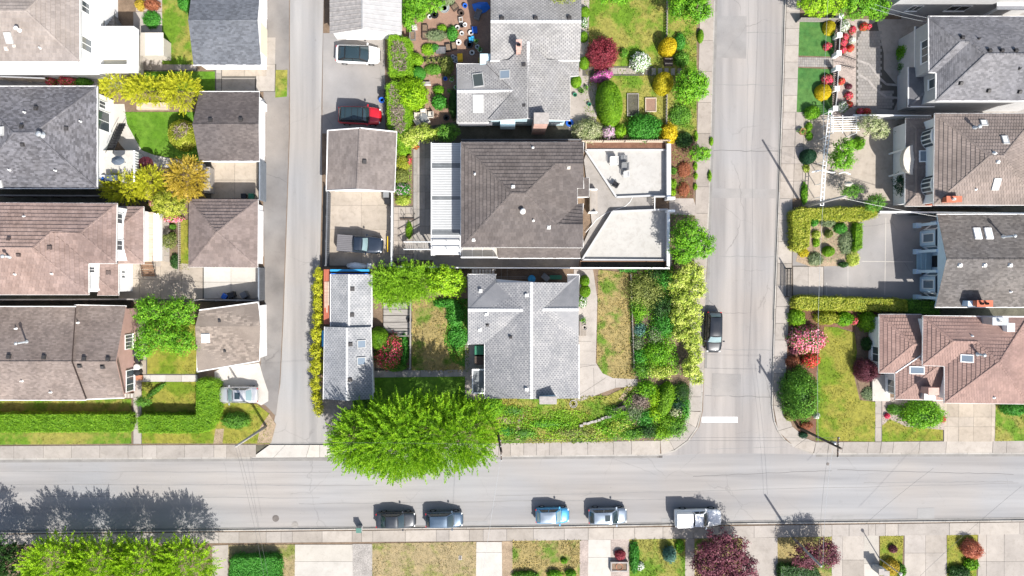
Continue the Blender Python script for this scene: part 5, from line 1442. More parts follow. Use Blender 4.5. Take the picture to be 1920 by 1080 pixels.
# stepped side entry on the east
q = [(1083, 334, 3.3), (1104, 334, 3.0), (1104, 369, 3.0), (1083, 369, 3.3)]
roofit(h, q, [[0, 1, 2, 3]], 'roof_umber', gutters=[(1, 2), (0, 1), (2, 3)], name='porch_roof', **CT)
walls(h, [(1080, 336), (1100, 336), (1100, 366), (1080, 366)], 0.1, 2.9, 'wall_beige', zr=3.0)
for k in range(5):
 MB().pbox(1106 + k * 2.9, 356, 1108.9 + k * 2.9, 396, 0.1, 1.0 - 0.17 * k).build('step', 'walk_concrete', h)
for y in (354, 397): MB().pbox(1104, y, 1120, y + 2, 0.1, 1.15).build('step_wall', 'trim_white', h)

c = house('patio_cover', 'white ribbed patio cover with grey bands on the west side of brown roofed house', 'patio cover', 836, 370)
for k in range(59):
 y = 268.5 + k * 3.12
 if y > 451: break
 band = any(abs(y - b) < 4 for b in (309, 370.5, 433))
 MB().pbox(809, y, 864, y + 2.35, 3.2, 3.28).build('roof_panel', 'panel_grey' if band else 'panel_white', c)
MB().pbox(809, 268, 864, 478, 3.05, 3.17).build('backing', 'panel_grey', c)
MB().pbox(809, 452, 864, 478, 3.19, 3.24).build('roof_panel', 'panel_white', c)
for x in (808, 863): MB().pbox(x, 267, x + 1.5, 479, 3.0, 3.3).build('edge_beam', 'trim_white', c)
for y in (270, 340, 410, 476): MB().pbox(810, y, 813, y + 2.5, 0.1, 3.05, zr=3.1).build('post', 'trim_white', c)

w = house('walkway', 'raised wooden stair and walkway with white railings left of the balcony', 'walkway', 800, 462)
for k in range(13):
 x = 760 + k * 4; MB().pbox(x, 455, x + 2.8, 466, 1.1 + k * 0.14, 1.16 + k * 0.14).build('stair_tread', 'wood_grey', w)
for k in range(17):
 x = 812 + k * 3.1; MB().pbox(x, 455, x + 2.6, 467, 2.88, 2.94).build('plank', 'wood_grey', w)
for y in (453.5, 467.5):
 a, b, c_ = P(757, y, 2.0), P(812, y, 3.75), P(865, y, 3.75)
 MB().tube(a, b, 0.05, n=6).build('handrail', 'trim_white', w); MB().tube(b, c_, 0.05, n=6).build('handrail', 'trim_white', w)
 for x in (760, 785, 812, 838, 863):
  t = min(1, (x - 757) / 55); a = P(x, y, 2.0 + 1.75 * t); MB().tube((a[0], a[1], 0.1), a, 0.035, n=6).build('post', 'trim_white', w)

# raised front terraces of the brown house
def deck(label, pts, zf, zp, mat='deck_membrane', open_edges=(), name='roof_terrace'):
 d = house(name, label, 'terrace', sum(x for x, _ in pts) / len(pts), sum(y for _, y in pts) / len(pts))
 poly = pp(pts, zf); MB().prism(poly, 0.1, zf).build('floor', mat, d)
 for i in range(len(pts)):
  if i in open_edges: continue
  a, b = Vector((*poly[i], 0)), Vector((*poly[(i + 1) % len(poly)], 0)); dd = (b - a).normalized(); s = Vector((-dd.y, dd.x, 0)) * 0.09
  MB().prism([((a - s).x, (a - s).y), ((b - s).x, (b - s).y), ((b + s).x, (b + s).y), ((a + s).x, (a + s).y)], zf, zp).build('parapet', 'wall_grey', d)
 return d
dn = deck('white floored front terrace holding the garden chairs', [(1097, 282), (1250, 282), (1250, 366), (1155, 370)], 0.55, 0.85)
ds = deck('empty white floored front terrace beside the round green tree', [(1091, 487), (1148, 397), (1251, 393), (1250, 488)], 0.55, 0.85)
sheet('front_walk', [(1095, 300), (1099, 288), (1155, 371), (1230, 369), (1228, 394), (1148, 396), (1092, 486), (1088, 470), (1110, 420)], 0.30, 'grey_concrete', th=0.2)
for d_, ln in ((dn, [((1150, 284), (1150, 362)), ((1200, 284), (1200, 366)), ((1105, 325), (1248, 324))]), (ds, [((1165, 398), (1165, 486)), ((1208, 396), (1208, 486)), ((1120, 445), (1248, 444))])):
 for a, b in ln: strip('membrane_seam', [a, b], 0.03, 0.556, 'stone_grey', d_).location = tuple(-v for v in ORG[d_.name])
for nm, a, b, lab in (('wall', (1251, 270), (1259, 371), 'white and grey boundary wall of the chair terrace facing the street'), ('wall', (1251, 394), (1257, 499), 'white and grey boundary wall of the empty terrace facing the street')):
 w = house('boundary_wall', lab, 'wall', (a[0] + b[0]) / 2, (a[1] + b[1]) / 2)
 MB().pbox(a[0], a[1], b[0] - 2, b[1], 0.1, 1.3).build('wall_body', 'wall_grey', w); MB().pbox(a[0] - .5, a[1] - .5, b[0] - 1, b[1] + .5, 1.3, 1.38).build('coping', 'trim_white', w)
gt = house('gate', 'open metal gate with pillars between the two front terraces', 'gate', 1240, 382)
for y in (369, 393): MB().pbox(1252, y, 1266, y + 4.5, 0.1, 1.7).build('pillar', 'trim_white', gt)
for y in (374, 378, 382, 386, 390): MB().pbox(1227, y - 2, 1228, y - 1, 0.3, 1.4).build('bar', 'iron', gt)
MB().pbox(1227, 370, 1228.2, 392, 1.4, 1.45).build('rail', 'trim_white', gt); MB().pbox(1226, 367, 1252, 369, 0.5, 1.3).build('side_panel', 'wall_grey', gt)
pb = house('planter', 'long raised planter box of soil along the top edge of chair terrace', 'planter', 1172, 273)
for q in ((1098, 265, 1250, 267), (1098, 279, 1250, 281.5), (1098, 267, 1100, 279), (1248, 267, 1250, 279)): MB().pbox(*q, 0.1, 0.8).build('board', 'wood_pale', pb)
MB().pbox(1100, 267, 1248, 279, 0.1, 0.68).build('soil_bed', 'bark_mulch', pb)
pb = house('planter', 'dark shaded planter box below the empty front terrace', 'planter', 1170, 494)
for q in ((1088, 489, 1250, 490.5), (1088, 501, 1250, 503), (1088, 490.5, 1089.5, 501), (1248, 490.5, 1250, 501)): MB().pbox(*q, 0.1, 0.9).build('board', 'wood_brown', pb)
MB().pbox(1089.5, 490.5, 1248, 501, 0.1, 0.45).build('soil_bed', 'shade_ground', pb)

# ---------------- silver shingled bungalow, centre below
h = house('house', 'silver shingled bungalow with crossing gables beside the dry front lawn', 'house', 985, 640)
p = [(996, 529.5, 5.2), (996, 748, 5.2), (909, 746.5, 3.4), (909, 645, 3.42), (981, 581, 4.9), (930, 530, 3.85), (1064, 530, 3.8), (1017, 580, 4.77), (1075, 641, 3.6), (1085, 646, 3.4), (1085.5, 747, 3.4),
     (878, 514.8, 3.3), (930, 514.8, 3.3), (877.5, 581, 4.9), (878, 646, 3.4), (1064, 515, 3.3), (1086, 515, 3.3), (1085, 580, 4.77)]
roofit(h, p, [[0, 1, 2, 3, 4, 5], [0, 6, 7, 8, 9, 10, 1], [11, 12, 5, 4, 13], [13, 4, 3, 14], [15, 16, 17, 7, 6], [7, 17, 9, 8]], 'roof_silver', ridges=[(0, 1), (13, 4), (7, 17)], ridge_mat='ridge_pale', cap_w=0.34,
       gutters=[(11, 12), (15, 16), (16, 17), (9, 10), (2, 3), (14, 13), (13, 11)], **SHT)
walls(h, [(884, 520), (1079, 535), (1079, 740), (915, 740), (915, 640), (884, 640)], 0.1, 3.3, 'wall_white', zr=3.4)
A_, B_ = P(912, 742, 3.4), P(1082, 742, 3.4)
MB().add([(A_[0], A_[1] - .05, 3.3), (P(996, 0, 5.2)[0], A_[1] - .05, 5.0), (B_[0], B_[1] - .05, 3.3), (A_[0], A_[1] - .05, 2.5), (B_[0], B_[1] - .05, 2.5)], [[0, 1, 2], [3, 0, 2, 4]]).build('gable', 'brick_red', h)
MW, ME_, WN_, WS_ = [p[0], p[1], p[2]], [p[0], p[10], p[1]], [p[11], p[13], p[4]], [p[13], p[4], p[14]]
for pl, x, y in ((WN_, 901, 546), (WS_, 912, 588), (WS_, 899.5, 617), (MW, 988, 553.5), (MW, 988, 730)): roof_vent(h, pl, x, y, 0.3, 'pipe_white', 0.2)
for pl, x, y in ((WS_, 914, 609), (MW, 958, 632)): roof_vent(h, pl, x, y, 0.24, 'vent_dark', 0.2)
chimney(h, 1012.5, 744.5, 1043, 757, 0.1, 5.6, 'wall_teal', 'stone_grey')
for y, m_ in ((649, 'plastic_green'), (668, 'wood_dark')): MB().pbox(890, y, 907, y + 16, 0.1, 1.7).build('window_well', m_, h)
pc = MB(); pc.pbox(886, 694, 908, 738, 2.2, 2.26); pc = pc.build('side_porch', 'panel_grey', h)
for q in ((886, 692, 908, 694.5), (886, 736, 908, 738.5), (885, 692, 887, 738.5)): MB().pbox(*q, 2.2, 2.36).build('edge_beam', 'trim_white', pc)
MB().tube(P(888, 737, 2.2), (*P(888, 737, 2.2)[:2], 0.1), 0.05).build('post', 'trim_white', pc)
for k in range(7): MB().pbox(885 - 0 + k * 6.2, 505, 889.5 + k * 6.2, 514, 2.4, 2.46).build('slat', 'wood_grey', h)
for x in (885, 928): MB().pbox(x, 505, x + 2, 507, 0.1, 2.4).build('post', 'wood_grey', h)
for k in range(5): MB().pbox(1087 + k * 2.6, 602, 1089.2 + k * 2.6, 630, 0.13, 0.62 - k * 0.1).build('step', 'path_concrete', h)

# ---------------- houses east of the side street
h = house('house', 'two storey house with dove grey shingled hips and lower porch roof, upper right', 'house', 1850, 110)
e, r1, r2 = 5.8, 7.6, 7.0
p = [(1741, 31, e), (OUT, 31, e), (OUT, 101, r1), (1849, 101, r1), (1818, 78.5, r2), (1801.5, 78, r2), (1742, 135.5, e), (1755, 136, e), (1755, 189, e), (OUT, 189, e)]
roofit(h, p, [[0, 1, 2, 3, 4, 5], [0, 5, 6], [5, 4, 7, 6], [4, 3, 8, 7], [3, 2, 9, 8]], 'roof_dove', ridges=[(3, 2), (5, 4), (5, 0), (5, 6), (4, 3), (3, 8)], gutters=[(0, 1), (0, 6), (6, 7), (7, 8), (8, 9)], **SH)
walls(h, [(1748, 37), (1990, 37), (1990, 183), (1761, 183), (1761, 130), (1748, 130)], 0.1, 5.7, 'wall_grey', zr=5.8)
Np, Sp = [p[0], p[1], p[2]], [p[3], p[2], p[9]]
for pl, x, y in ((Np, 1804, 71), (Np, 1855, 95.5), (Np, 1878, 95.5), (Np, 1904, 95.5), (Sp, 1801, 156), (Sp, 1853, 170), (Sp, 1911, 172)): roof_vent(h, pl, x, y, 0.32)
pipe(h, Np, 1835, 73, 0.06, 0.3, 'vent_dark'); pipe(h, Sp, 1911, 129, 0.06, 0.3, 'vent_dark')
q = [(1703, 126, 2.9), (1716, 126, 3.0), (1716, 50, 3.0), (1748, 50, 3.7), (1748, 160, 3.7), (1738, 170, 3.5), (1752, 200, 2.9), (1703, 200, 2.9)]
roofit(h, q, [[2, 3, 4, 1], [1, 4, 5, 0], [0, 5, 6, 7]], 'roof_dove', ridges=[(5, 7)], gutters=[(0, 7), (1, 2), (6, 7)], name='porch_roof', **SH)
walls(h, [(1722, 54), (1755, 54), (1755, 196), (1712, 196), (1712, 128), (1722, 128)], 0.1, 2.8, 'wall_grey', zr=2.9)
x0 = P(1748, 0, 5.8)[0]
for ya, yb in ((116, 73),): wall_window(h, (x0, P(0, yb, 5)[1]), (x0, P(0, ya, 5)[1]), 4.1, 5.5, 1, 'wall_white', bars=2)
x0 = P(1761, 0, 5.8)[0]; wall_window(h, (x0, P(0, 146, 5)[1]), (x0, P(0, 165, 5)[1]), 4.2, 5.5, 1, bars=0)
x0 = P(1722, 0, 2.9)[0]; wall_window(h, (x0, P(0, 85, 2)[1]), (x0, P(0, 122, 2)[1]), 0.9, 2.4, 1, bars=2)
MB().pbox(1688, 144, 1716, 204, 0.1, 0.5).build('landing', 'path_concrete', h)

h = house('house', 'clay tiled hip roofed house with skylights and curved white bays, right edge', 'house', 1840, 300)
e, r = 5.6, 7.4
p = [(1753, 213.5, e), (1945, 213.5, e), (1943, 384, e), (1750.5, 384, e), (1856, 292, r), (1881, 292, r)]
roofit(h, p, [[0, 1, 5, 4], [1, 2, 5], [2, 3, 4, 5], [3, 0, 4]], 'roof_clay', ridges=[(4, 5), (4, 0), (4, 3), (5, 1), (5, 2)], gutters=[(2, 3), (3, 0), (0, 1)], **CT2)
walls(h, [(1759, 219), (1937, 219), (1937, 378), (1759, 378)], 0.1, 5.5, 'wall_white', zr=5.6)
Np, Wp_, Sp, Ep = [p[0], p[1], p[5]], [p[3], p[0], p[4]], [p[2], p[3], p[4]], [p[1], p[2], p[5]]
skylight(h, Np, 1844, 231, 0.6, 0.55, 'skydome'); skylight(h, Np, 1884, 263, 0.55, 0.85, 'skydome'); skylight(h, Sp, 1867, 345, 0.65, 1.15, 'skydome')
pipe(h, Np, 1827, 240, 0.11, 0.7, 'galvanised', 'chimney_pipe', True); pipe(h, Np, 1864, 288, 0.1, 0.3); roof_vent(h, Sp, 1870, 303, 0.26, 'pipe_white'); pipe(h, Sp, 1829, 355, 0.06, 0.25)
ch = chimney(h, 1776, 368.5, 1803, 378, 2.5, 6.6, 'brick_red', 'brick_red', 1)
q = [(1699, 222, 3.0), (1748, 222, 3.0), (1748, 240, 3.6), (1748, 366, 3.6), (1746, 386, 3.0), (1697, 386, 3.0), (1718, 240, 3.6), (1718, 366, 3.6)]
roofit(h, q, [[0, 1, 2, 6], [6, 2, 3, 7], [7, 3, 4, 5], [0, 6, 7, 5]], 'roof_clay', ridges=[(6, 0), (7, 5), (6, 7)], gutters=[(0, 1), (4, 5), (5, 0)], name='porch_roof', **CT2)
walls(h, [(1705, 228), (1750, 228), (1750, 380), (1705, 380)], 0.1, 2.9, 'wall_white', zr=3.0)
skylight(h, [q[6], q[2], q[3]], 1735, 293, 1.25, 1.1, 'skyglass', 'trim_white', 0.12)
for cy in (257, 347):   # curved bays on the upper wall
 m = MB(); cx, cyy, _ = P(1752, cy, 4.6); R_ = 1.05
 for k in range(7):
  a0 = math.pi / 2 + math.pi * k / 7; a1 = math.pi / 2 + math.pi * (k + 1) / 7
  m.prism([(cx, cyy), (cx + math.cos(a0) * R_ * 0.75, cyy + math.sin(a0) * R_), (cx + math.cos(a1) * R_ * 0.75, cyy + math.sin(a1) * R_)], 3.4, 5.35)
 b = m.build('bay', 'trim_white', h)
 for k in (1, 2, 3, 4, 5):
  a0 = math.pi / 2 + math.pi * (k + .15) / 7; a1 = math.pi / 2 + math.pi * (k + .85) / 7
  A2, B2 = (cx + math.cos(a0) * R_ * .77, cyy + math.sin(a0) * R_ * 1.02), (cx + math.cos(a1) * R_ * .77, cyy + math.sin(a1) * R_ * 1.02)
  C2, D2 = (cx + math.cos(a1) * R_ * .74, cyy + math.sin(a1) * R_ * .98), (cx + math.cos(a0) * R_ * .74, cyy + math.sin(a0) * R_ * .98)
  MB().prism([A2, B2, C2, D2], 3.75, 5.1).build('pane', 'window_glass', b)
m = MB()   # bowed portico over the entrance
prev = None
cx, cyy, _ = P(1712, 300, 3.3)
for k in range(10):
 a0 = math.pi / 2 + math.pi * k / 10; a1 = math.pi / 2 + math.pi * (k + 1) / 10
 m.prism([(cx + .3, cyy), (cx + math.cos(a0) * 1.15, cyy + math.sin(a0) * 1.55), (cx + math.cos(a1) * 1.15, cyy + math.sin(a1) * 1.55)], 2.9, 3.55 - 0.03 * abs(k - 4.5))
po = m.build('portico', 'wall_beige', h)
for dy in (-1.2, 1.2): MB().tube((cx - .6, cyy + dy, 0.1), (cx - .6, cyy + dy, 2.9), 0.11).build('column', 'trim_white', po)
for cy in (262, 350):   # lower bay windows half hidden under the eave
 m = MB(); x_, y_, _ = P(1704, cy, 1.6)
 m.prism([(x_, y_ - .75), (x_ - .55, y_ - .45), (x_ - .55, y_ + .45), (x_, y_ + .75)], 0.5, 2.3); b = m.build('bay', 'wall_teal', h)
 for k in range(3): MB().prism([(x_ - .57, y_ - .4 + .3 * k), (x_ - .53, y_ - .4 + .3 * k), (x_ - .53, y_ - .18 + .3 * k), (x_ - .57, y_ - .18 + .3 * k)], 0.9, 2.1).build('pane', 'window_glass', b)

h = house('house', 'charcoal gable roofed house with pale blue front and two bay windows', 'house', 1850, 490)
e, r = 3.9, 5.4
p = [(1757, 402, e), (OUT, 402, e), (OUT, 486, r), (1774.5, 486, r), (OUT, 576, e), (1753.5, 576, e)]
roofit(h, p, [[0, 1, 2, 3], [3, 2, 4, 5]], 'roof_charcoal', ridges=[(3, 2)], cap_w=0.24, cap_seg=0.5, gutters=[(0, 1), (4, 5)], fascia_mat='wall_blue', **SH)
WX = 46.7; ya, yb, ym = P(0, 409, e)[1], P(0, 570, e)[1], P(0, 486, r)[1]
m = MB(); m.prism([(WX, yb), (60, yb), (60, ya), (WX, ya)], 0.1, e - .1)
GX = P(1757, 0, e)[0] + 0.12
m.build('wall', 'wall_blue', h)
MB().add([(GX, ya, e - .12), (GX, ym, r - .2), (GX, yb, e - .12), (GX + .12, ya, e - .12), (GX + .12, ym, r - .2), (GX + .12, yb, e - .12)], [[0, 1, 2], [5, 4, 3], [0, 2, 5, 3]]).build('gable', 'wall_blue', h)
for cy in (423, 472, 509, 557):
 x_, y_, _ = P(1718, cy, 0.3)
 c = MB(); c.prism([(x_ - .14, y_ - .14), (x_ + .14, y_ - .14), (x_ + .14, y_ + .14), (x_ - .14, y_ + .14)], 0.1, e - .1); c = c.build('column', 'wall_blue', h)
 MB().prism([(x_ - .27, y_ - .27), (x_ + .27, y_ - .27), (x_ + .27, y_ + .27), (x_ - .27, y_ + .27)], 0.1, 0.75).build('plinth', 'wall_blue', c)
for cy in (446, 533):
 y_ = P(0, cy, 1.8)[1]
 b = [(WX, y_ - 1.55), (WX - 1.15, y_ - .75), (WX - 1.15, y_ + .75), (WX, y_ + 1.55)]
 by = MB().prism(b, 0.1, 2.75).build('bay', 'wall_blue', h)
 MB().prism([(WX, y_ - 1.62), (WX - 1.2, y_ - .8), (WX - 1.2, y_ + .8), (WX, y_ + 1.62)], 2.78, 2.86).build('bay_roof', 'canopy_slate', h)
 for i, k in ((0, 1), (1, 1), (2, 1)):
  A2, B2 = b[i], b[i + 1]
  a2, b2 = lerp(A2, B2, .18), lerp(A2, B2, .82)
  wall_window(h, a2, b2, 0.7, 2.5, -1, 'trim_white', 'skyglass', 0)
dw = MB(); y_ = P(0, 490, 1)[1]; dw.prism([(WX - .06, y_ - .6), (WX, y_ - .6), (WX, y_ + .6), (WX - .06, y_ + .6)], 0.5, 2.6); dw.build('door', 'plastic_black', h)
for k in range(3): MB().prism([(WX - 1.5 + .4 * k, y_ - 1.1), (WX - .1, y_ - 1.1), (WX - .1, y_ + 1.1), (WX - 1.5 + .4 * k, y_ + 1.1)], 0.1 + .13 * k, 0.23 + .13 * k).build('step', 'wall_teal', h)
Np, Sp = [p[0], p[1], p[2]], [p[3], p[2], p[4]]
for x in (1832, 1853): skylight(h, Np, x, 438, 0.62, 1.1, 'skyglass_pale', 'trim_white')
for x in (1799, 1845, 1893): roof_vent(h, Sp, x, 497, 0.32, 'pipe_white', 0.2)
pipe(h, Np, 1881, 444, 0.1, 1.5, 'galvanised', 'chimney_pipe', True); pipe(h, Sp, 1894, 547, 0.06, 0.3)
chimney(h, 1833, 564, 1861, 574.5, 3.0, 5.6, 'brick_red', 'brick_red', 2); MB().pbox(1815, 564, 1832, 574.5, 3.0, 4.9).build('chimney_shoulder', 'wall_blue', h)

h = house('house', 'house with salmon tiled roofs in several hips, right edge above the street', 'house', 1800, 670)
e, r, r2 = 4.4, 6.25, 5.5
p = [(1731, 592.5, e), (1928, 594, e), (1873, 679, r), (1832, 641, r2), (1787, 640, r2), (1730, 684.5, e), (1771, 686, e), (1771, 755, e), (1927, 757, e)]
roofit(h, p, [[0, 1, 2, 3, 4], [0, 4, 5], [4, 3, 6, 5], [3, 2, 7, 6], [2, 8, 7], [1, 8, 2]], 'roof_salmon', ridges=[(4, 3), (4, 0), (4, 5), (3, 2), (2, 7), (2, 1), (2, 8)], gutters=[(0, 1), (7, 8), (0, 5), (5, 6), (6, 7)], **CT2)
walls(h, [(1737, 599), (1922, 600), (1921, 751), (1777, 749), (1777, 681), (1737, 679)], 0.1, 4.3, 'wall_white', zr=4.4)
e2 = 2.8
q = [(1648.5, 590, e2), (1727, 590, e2), (1728, 646, 3.9), (1713, 646, 3.9), (1648.5, 699, e2), (1678, 699, e2), (1728, 664, 3.5)]
roofit(h, q, [[0, 1, 2, 3], [0, 3, 4], [3, 2, 6, 5, 4]], 'roof_salmon', ridges=[(3, 0), (3, 4), (3, 2)], gutters=[(0, 1), (0, 4), (4, 5)], name='lower_roof', **CT2)
s = [(1678, 698, e2), (1728, 665, 3.5), (1775, 688, 3.95), (1758, 687.5, 3.95), (1678.5, 748, e2), (1775, 750, e2)]
roofit(h, s, [[0, 1, 3, 4], [1, 2, 3], [3, 2, 5, 4]], 'roof_salmon', ridges=[(3, 4), (3, 2)], gutters=[(0, 4), (4, 5)], name='lower_roof', **CT2)
A_, B_ = P(1678, 699, e2), P(1725, 667, 3.5); MB().tube((A_[0], A_[1], A_[2] + .08), (B_[0], B_[1], B_[2] + .08), 0.06, n=6).build('valley_flashing', 'trim_white', h)
walls(h, [(1655, 596), (1740, 596), (1740, 692), (1655, 692)], 0.1, 2.7, 'wall_white', zr=2.8); walls(h, [(1684, 690), (1780, 690), (1780, 742), (1684, 742)], 0.1, 2.7, 'wall_white', zr=2.8)
skylight(h, [s[0], s[3], s[4]], 1719, 694, 0.72, 1.3, 'skyglass', 'trim_white', 0.12, math.pi / 2 * 0); skylight(h, [p[3], p[2], p[7]], 1813, 672, 0.72, 1.05, 'skyglass', 'trim_white', 0.12)
pipe(h, [p[3], p[2], p[7]], 1833, 664, 0.1, 0.9, 'galvanised', 'chimney_pipe', True); pipe(h, [p[2], p[8], p[7]], 1863, 745, 0.07, 0.25); pipe(h, [p[0], p[1], p[2]], 1822, 630, 0.06, 0.25)
chimney(h, 1742, 728, 1760, 740, 2.0, 4.6, 'brick_pink', 'brick_pink'); MB().pbox(1733, 738, 1755, 750, 2.0, 3.6).build('chimney_hood', 'galvanised', h)
chimney(h, 1862, 596, 1890, 609, 3.0, 6.2, 'galvanised', 'galvanised', 1); MB().pbox(1889, 606, 1903, 622, 3.5, 5.6).build('chimney_shoulder', 'trim_white', h)
MB().pbox(1636, 703, 1669, 752, 0.1, 0.42).build('landing', 'pale_concrete', h)
x0 = P(1655, 0, 2.8)[0]; wall_window(h, (x0, P(0, 650, 2)[1]), (x0, P(0, 680, 2)[1]), 0.9, 2.3, 1)
x0 = P(1684, 0, 2.8)[0]; wall_window(h, (x0, P(0, 712, 2)[1]), (x0, P(0, 738, 2)[1]), 0.9, 2.3, 1)

h = house('house', 'house cut by the top right corner, only its shaded wall and white eave showing', 'house', 1840, -60)
p = [(1700, -120, 5.6), (OUT, -120, 5.6), (OUT, -8, 5.6), (1700, -8, 5.6), (1770, -62, 7.4), (OUT, -62, 7.4)]
roofit(h, p, [[0, 1, 5, 4], [3, 0, 4], [2, 3, 4, 5]], 'roof_dove', gutters=[(2, 3)], **SH)
walls(h, [(1706, -114), (1990, -114), (1990, -12), (1706, -12)], 0.1, 5.5, 'wall_grey', zr=5.6)
MB().pbox(1870, -20, 1990, 18, 3.2, 3.35).build('porch_roof', 'wall_white', h)
MB().pbox(1873, 12, 1877, 16, 0.1, 3.2).build('post', 'trim_white', h)
yw = P(0, -12, 5.6)[1]
for xa, xb in ((1716, 1738), (1790, 1830)): wall_window(h, (P(xa, 0, 3)[0], yw), (P(xb, 0, 3)[0], yw), 1.2, 2.6, 1)
# ================================================================== trees
spray_tree('tree', 'huge lime green feathery street tree overhanging the street at centre', [(692, 818, 58, 54, 4.3, 2.2), (760, 813, 80, 66, 5.4, 3.0), (832, 813, 76, 62, 5.2, 2.8), (884, 812, 40, 52, 4.6, 2.1), (745, 842, 72, 42, 4.2, 1.9), (660, 830, 30, 34, 4.0, 1.6)],
           'leaf_bigtree', twigs=3000, tl=(0.9, 2.0), leaf=0.115, per=78, base=(775, 828), r=0.34, spread=0.085)
spray_tree('tree', 'row of bright lime green street trees in the lower left corner', [(112, 1058, 54, 44, 3.5, 1.8), (190, 1062, 58, 44, 3.6, 1.9), (270, 1064, 58, 44, 3.5, 1.8), (348, 1058, 50, 42, 3.4, 1.7)],
           'leaf_acid', twigs=2300, tl=(0.8, 1.8), leaf=0.12, per=66, base=(230, 1062), r=0.3, spread=0.09)
spray_tree('tree', 'dark grey green tree at bottom left corner behind the lime trees', [(20, 1068, 46, 34, 3.0, 1.6), (-30, 1050, 40, 40, 4.2, 2.2)], 'leaf_dark', twigs=500, leaf=0.22, per=26, base=(5, 1065), r=0.2)
spray_tree('tree', 'spreading golden yellow conifer between the two upper left houses', [(226, 164, 32, 15, 2.0, 1.2), (278, 170, 42, 19, 2.4, 1.5), (342, 172, 30, 27, 2.5, 1.6)], 'leaf_golden', twigs=900, tl=(0.5, 1.1), leaf=0.095, per=54, spread=0.07, upw=0.3)
spray_tree('tree', 'golden yellow conifer beside the white deck of the slate roofed house', [(236, 354, 36, 21, 1.9, 1.2), (284, 342, 26, 20, 2.1, 1.3)], 'leaf_golden', twigs=560, tl=(0.6, 1.2), leaf=0.095, per=54, spread=0.07, upw=0.3)
spray_tree('tree', 'amber conifer touching the square tiled garage', [(352, 335, 30, 32, 2.7, 1.9)], 'leaf_amber', twigs=420, tl=(0.6, 1.1), leaf=0.095, per=56, spread=0.07, upw=0.3)
tree('tree', 'yellow green speckled tree with pink azaleas at its foot', [(318, 383, 36, 26, 2.3, 1.4)], 'leaf_laurel', 0.16, 20, 0.28, r=0.1)
tree('tree', 'open green tree with pale branches behind the mauve walled house', [(285, 584, 36, 30, 3.1, 1.6), (335, 587, 34, 32, 3.0, 1.6), (300, 628, 44, 30, 3.5, 1.6), (340, 640, 30, 26, 3.3, 1.4), (270, 650, 24, 22, 3.1, 1.2)], 'leaf_bright', 0.19, 13, 0.36, 'birch_bark', r=0.16, base=(305, 615))
tree('tree', 'round bright green street tree at top beside the side street', [(1275, 12, 22, 24, 2.9, 1.5), (1305, 18, 28, 28, 3.1, 1.7), (1290, -8, 34, 22, 3.0, 1.6)], 'leaf_bright', 0.2, 18, 0.36, r=0.1)
tree('tree', 'round bright green street tree below the pair of yellow balls', [(1295, 150, 27, 22, 2.9, 1.5), (1288, 172, 26, 22, 2.8, 1.4), (1308, 165, 20, 22, 2.7, 1.3)], 'leaf_bright', 0.2, 18, 0.36, r=0.1)
tree('tree', 'round bright green street tree beside the empty front terrace', [(1290, 440, 33, 28, 3.2, 1.7), (1312, 458, 27, 26, 3.0, 1.5), (1282, 470, 26, 24, 2.9, 1.4)], 'leaf_bright', 0.2, 18, 0.36, r=0.11)
spray_tree('tree', 'bushy yellow green bamboo below the parked pickup', [(724, 530, 24, 22, 1.6, 1.1), (764, 526, 30, 24, 1.8, 1.3), (796, 530, 22, 22, 1.7, 1.1), (742, 550, 32, 14, 1.4, 0.9)], 'leaf_lime', twigs=900, tl=(0.7, 1.5), leaf=0.24, per=22, spread=0.17, ratio=0.22, upw=0.2, r=0.08)
tree('tree', 'yellow green leafy tree beside the silver bungalow corner', [(830, 525, 34, 28, 2.3, 1.3), (852, 530, 22, 26, 2.2, 1.2)], 'leaf_acid', 0.22, 16, 0.34, r=0.1)
tree('tree', 'large dark purple leaved tree overhanging the kerb beside the white pickup', [(1355, 1030, 50, 36, 2.9, 1.5), (1328, 1060, 34, 32, 2.8, 1.5), (1385, 1065, 36, 32, 2.7, 1.4), (1352, 1085, 48, 28, 2.6, 1.4)], 'leaf_plum', 0.2, 16, 0.36, r=0.18)
tree('tree', 'dark purple leaved tree under the leaning grey pole', [(1545, 1038, 30, 28, 2.1, 1.2), (1510, 1042, 28, 24, 2.0, 1.1)], 'leaf_plum', 0.18, 15, 0.34, r=0.1)
tree('tree', 'yellow green tree at the top edge right of the side street', [(1530, 8, 34, 22, 2.7, 1.4), (1565, 5, 26, 22, 2.7, 1.4)], 'leaf_acid', 0.18, 18, 0.32, r=0.1)
tree('tree', 'green tree at the top edge above the paved court', [(1605, 10, 34, 24, 2.9, 1.5), (1642, 15, 26, 22, 2.7, 1.4)], 'leaf_bright', 0.18, 18, 0.32, r=0.1)
tree('tree', 'loose green tree in the pergola garden', [(1582, 278, 20, 20, 2.7, 1.3), (1578, 300, 24, 22, 2.6, 1.3)], 'leaf_bright', 0.17, 14, 0.32, r=0.08)
tree('tree', 'cream and green leaning tree over the pergola slats', [(1632, 234, 24, 18, 2.7, 1.1), (1650, 244, 16, 16, 2.5, 1.0)], 'leaf_cream', 0.16, 15, 0.3, r=0.08, base=(1600, 270))
tree('tree', 'green shrub tree by the court next to the clipped golden hedge', [(1640, 380, 20, 16, 1.9, 1.0)], 'leaf_green', 0.15, 16, 0.28, r=0.06)
tree('tree', 'dense bright green shrubs beside the white metal roof at the top', [(780, 2, 26, 22, 1.5, 1.0), (808, 5, 24, 18, 1.4, 0.9), (765, 32, 14, 24, 1.3, 0.9), (785, 28, 16, 12, 1.1, 0.7)], 'leaf_bright', 0.17, 20, 0.3, r=0.06)
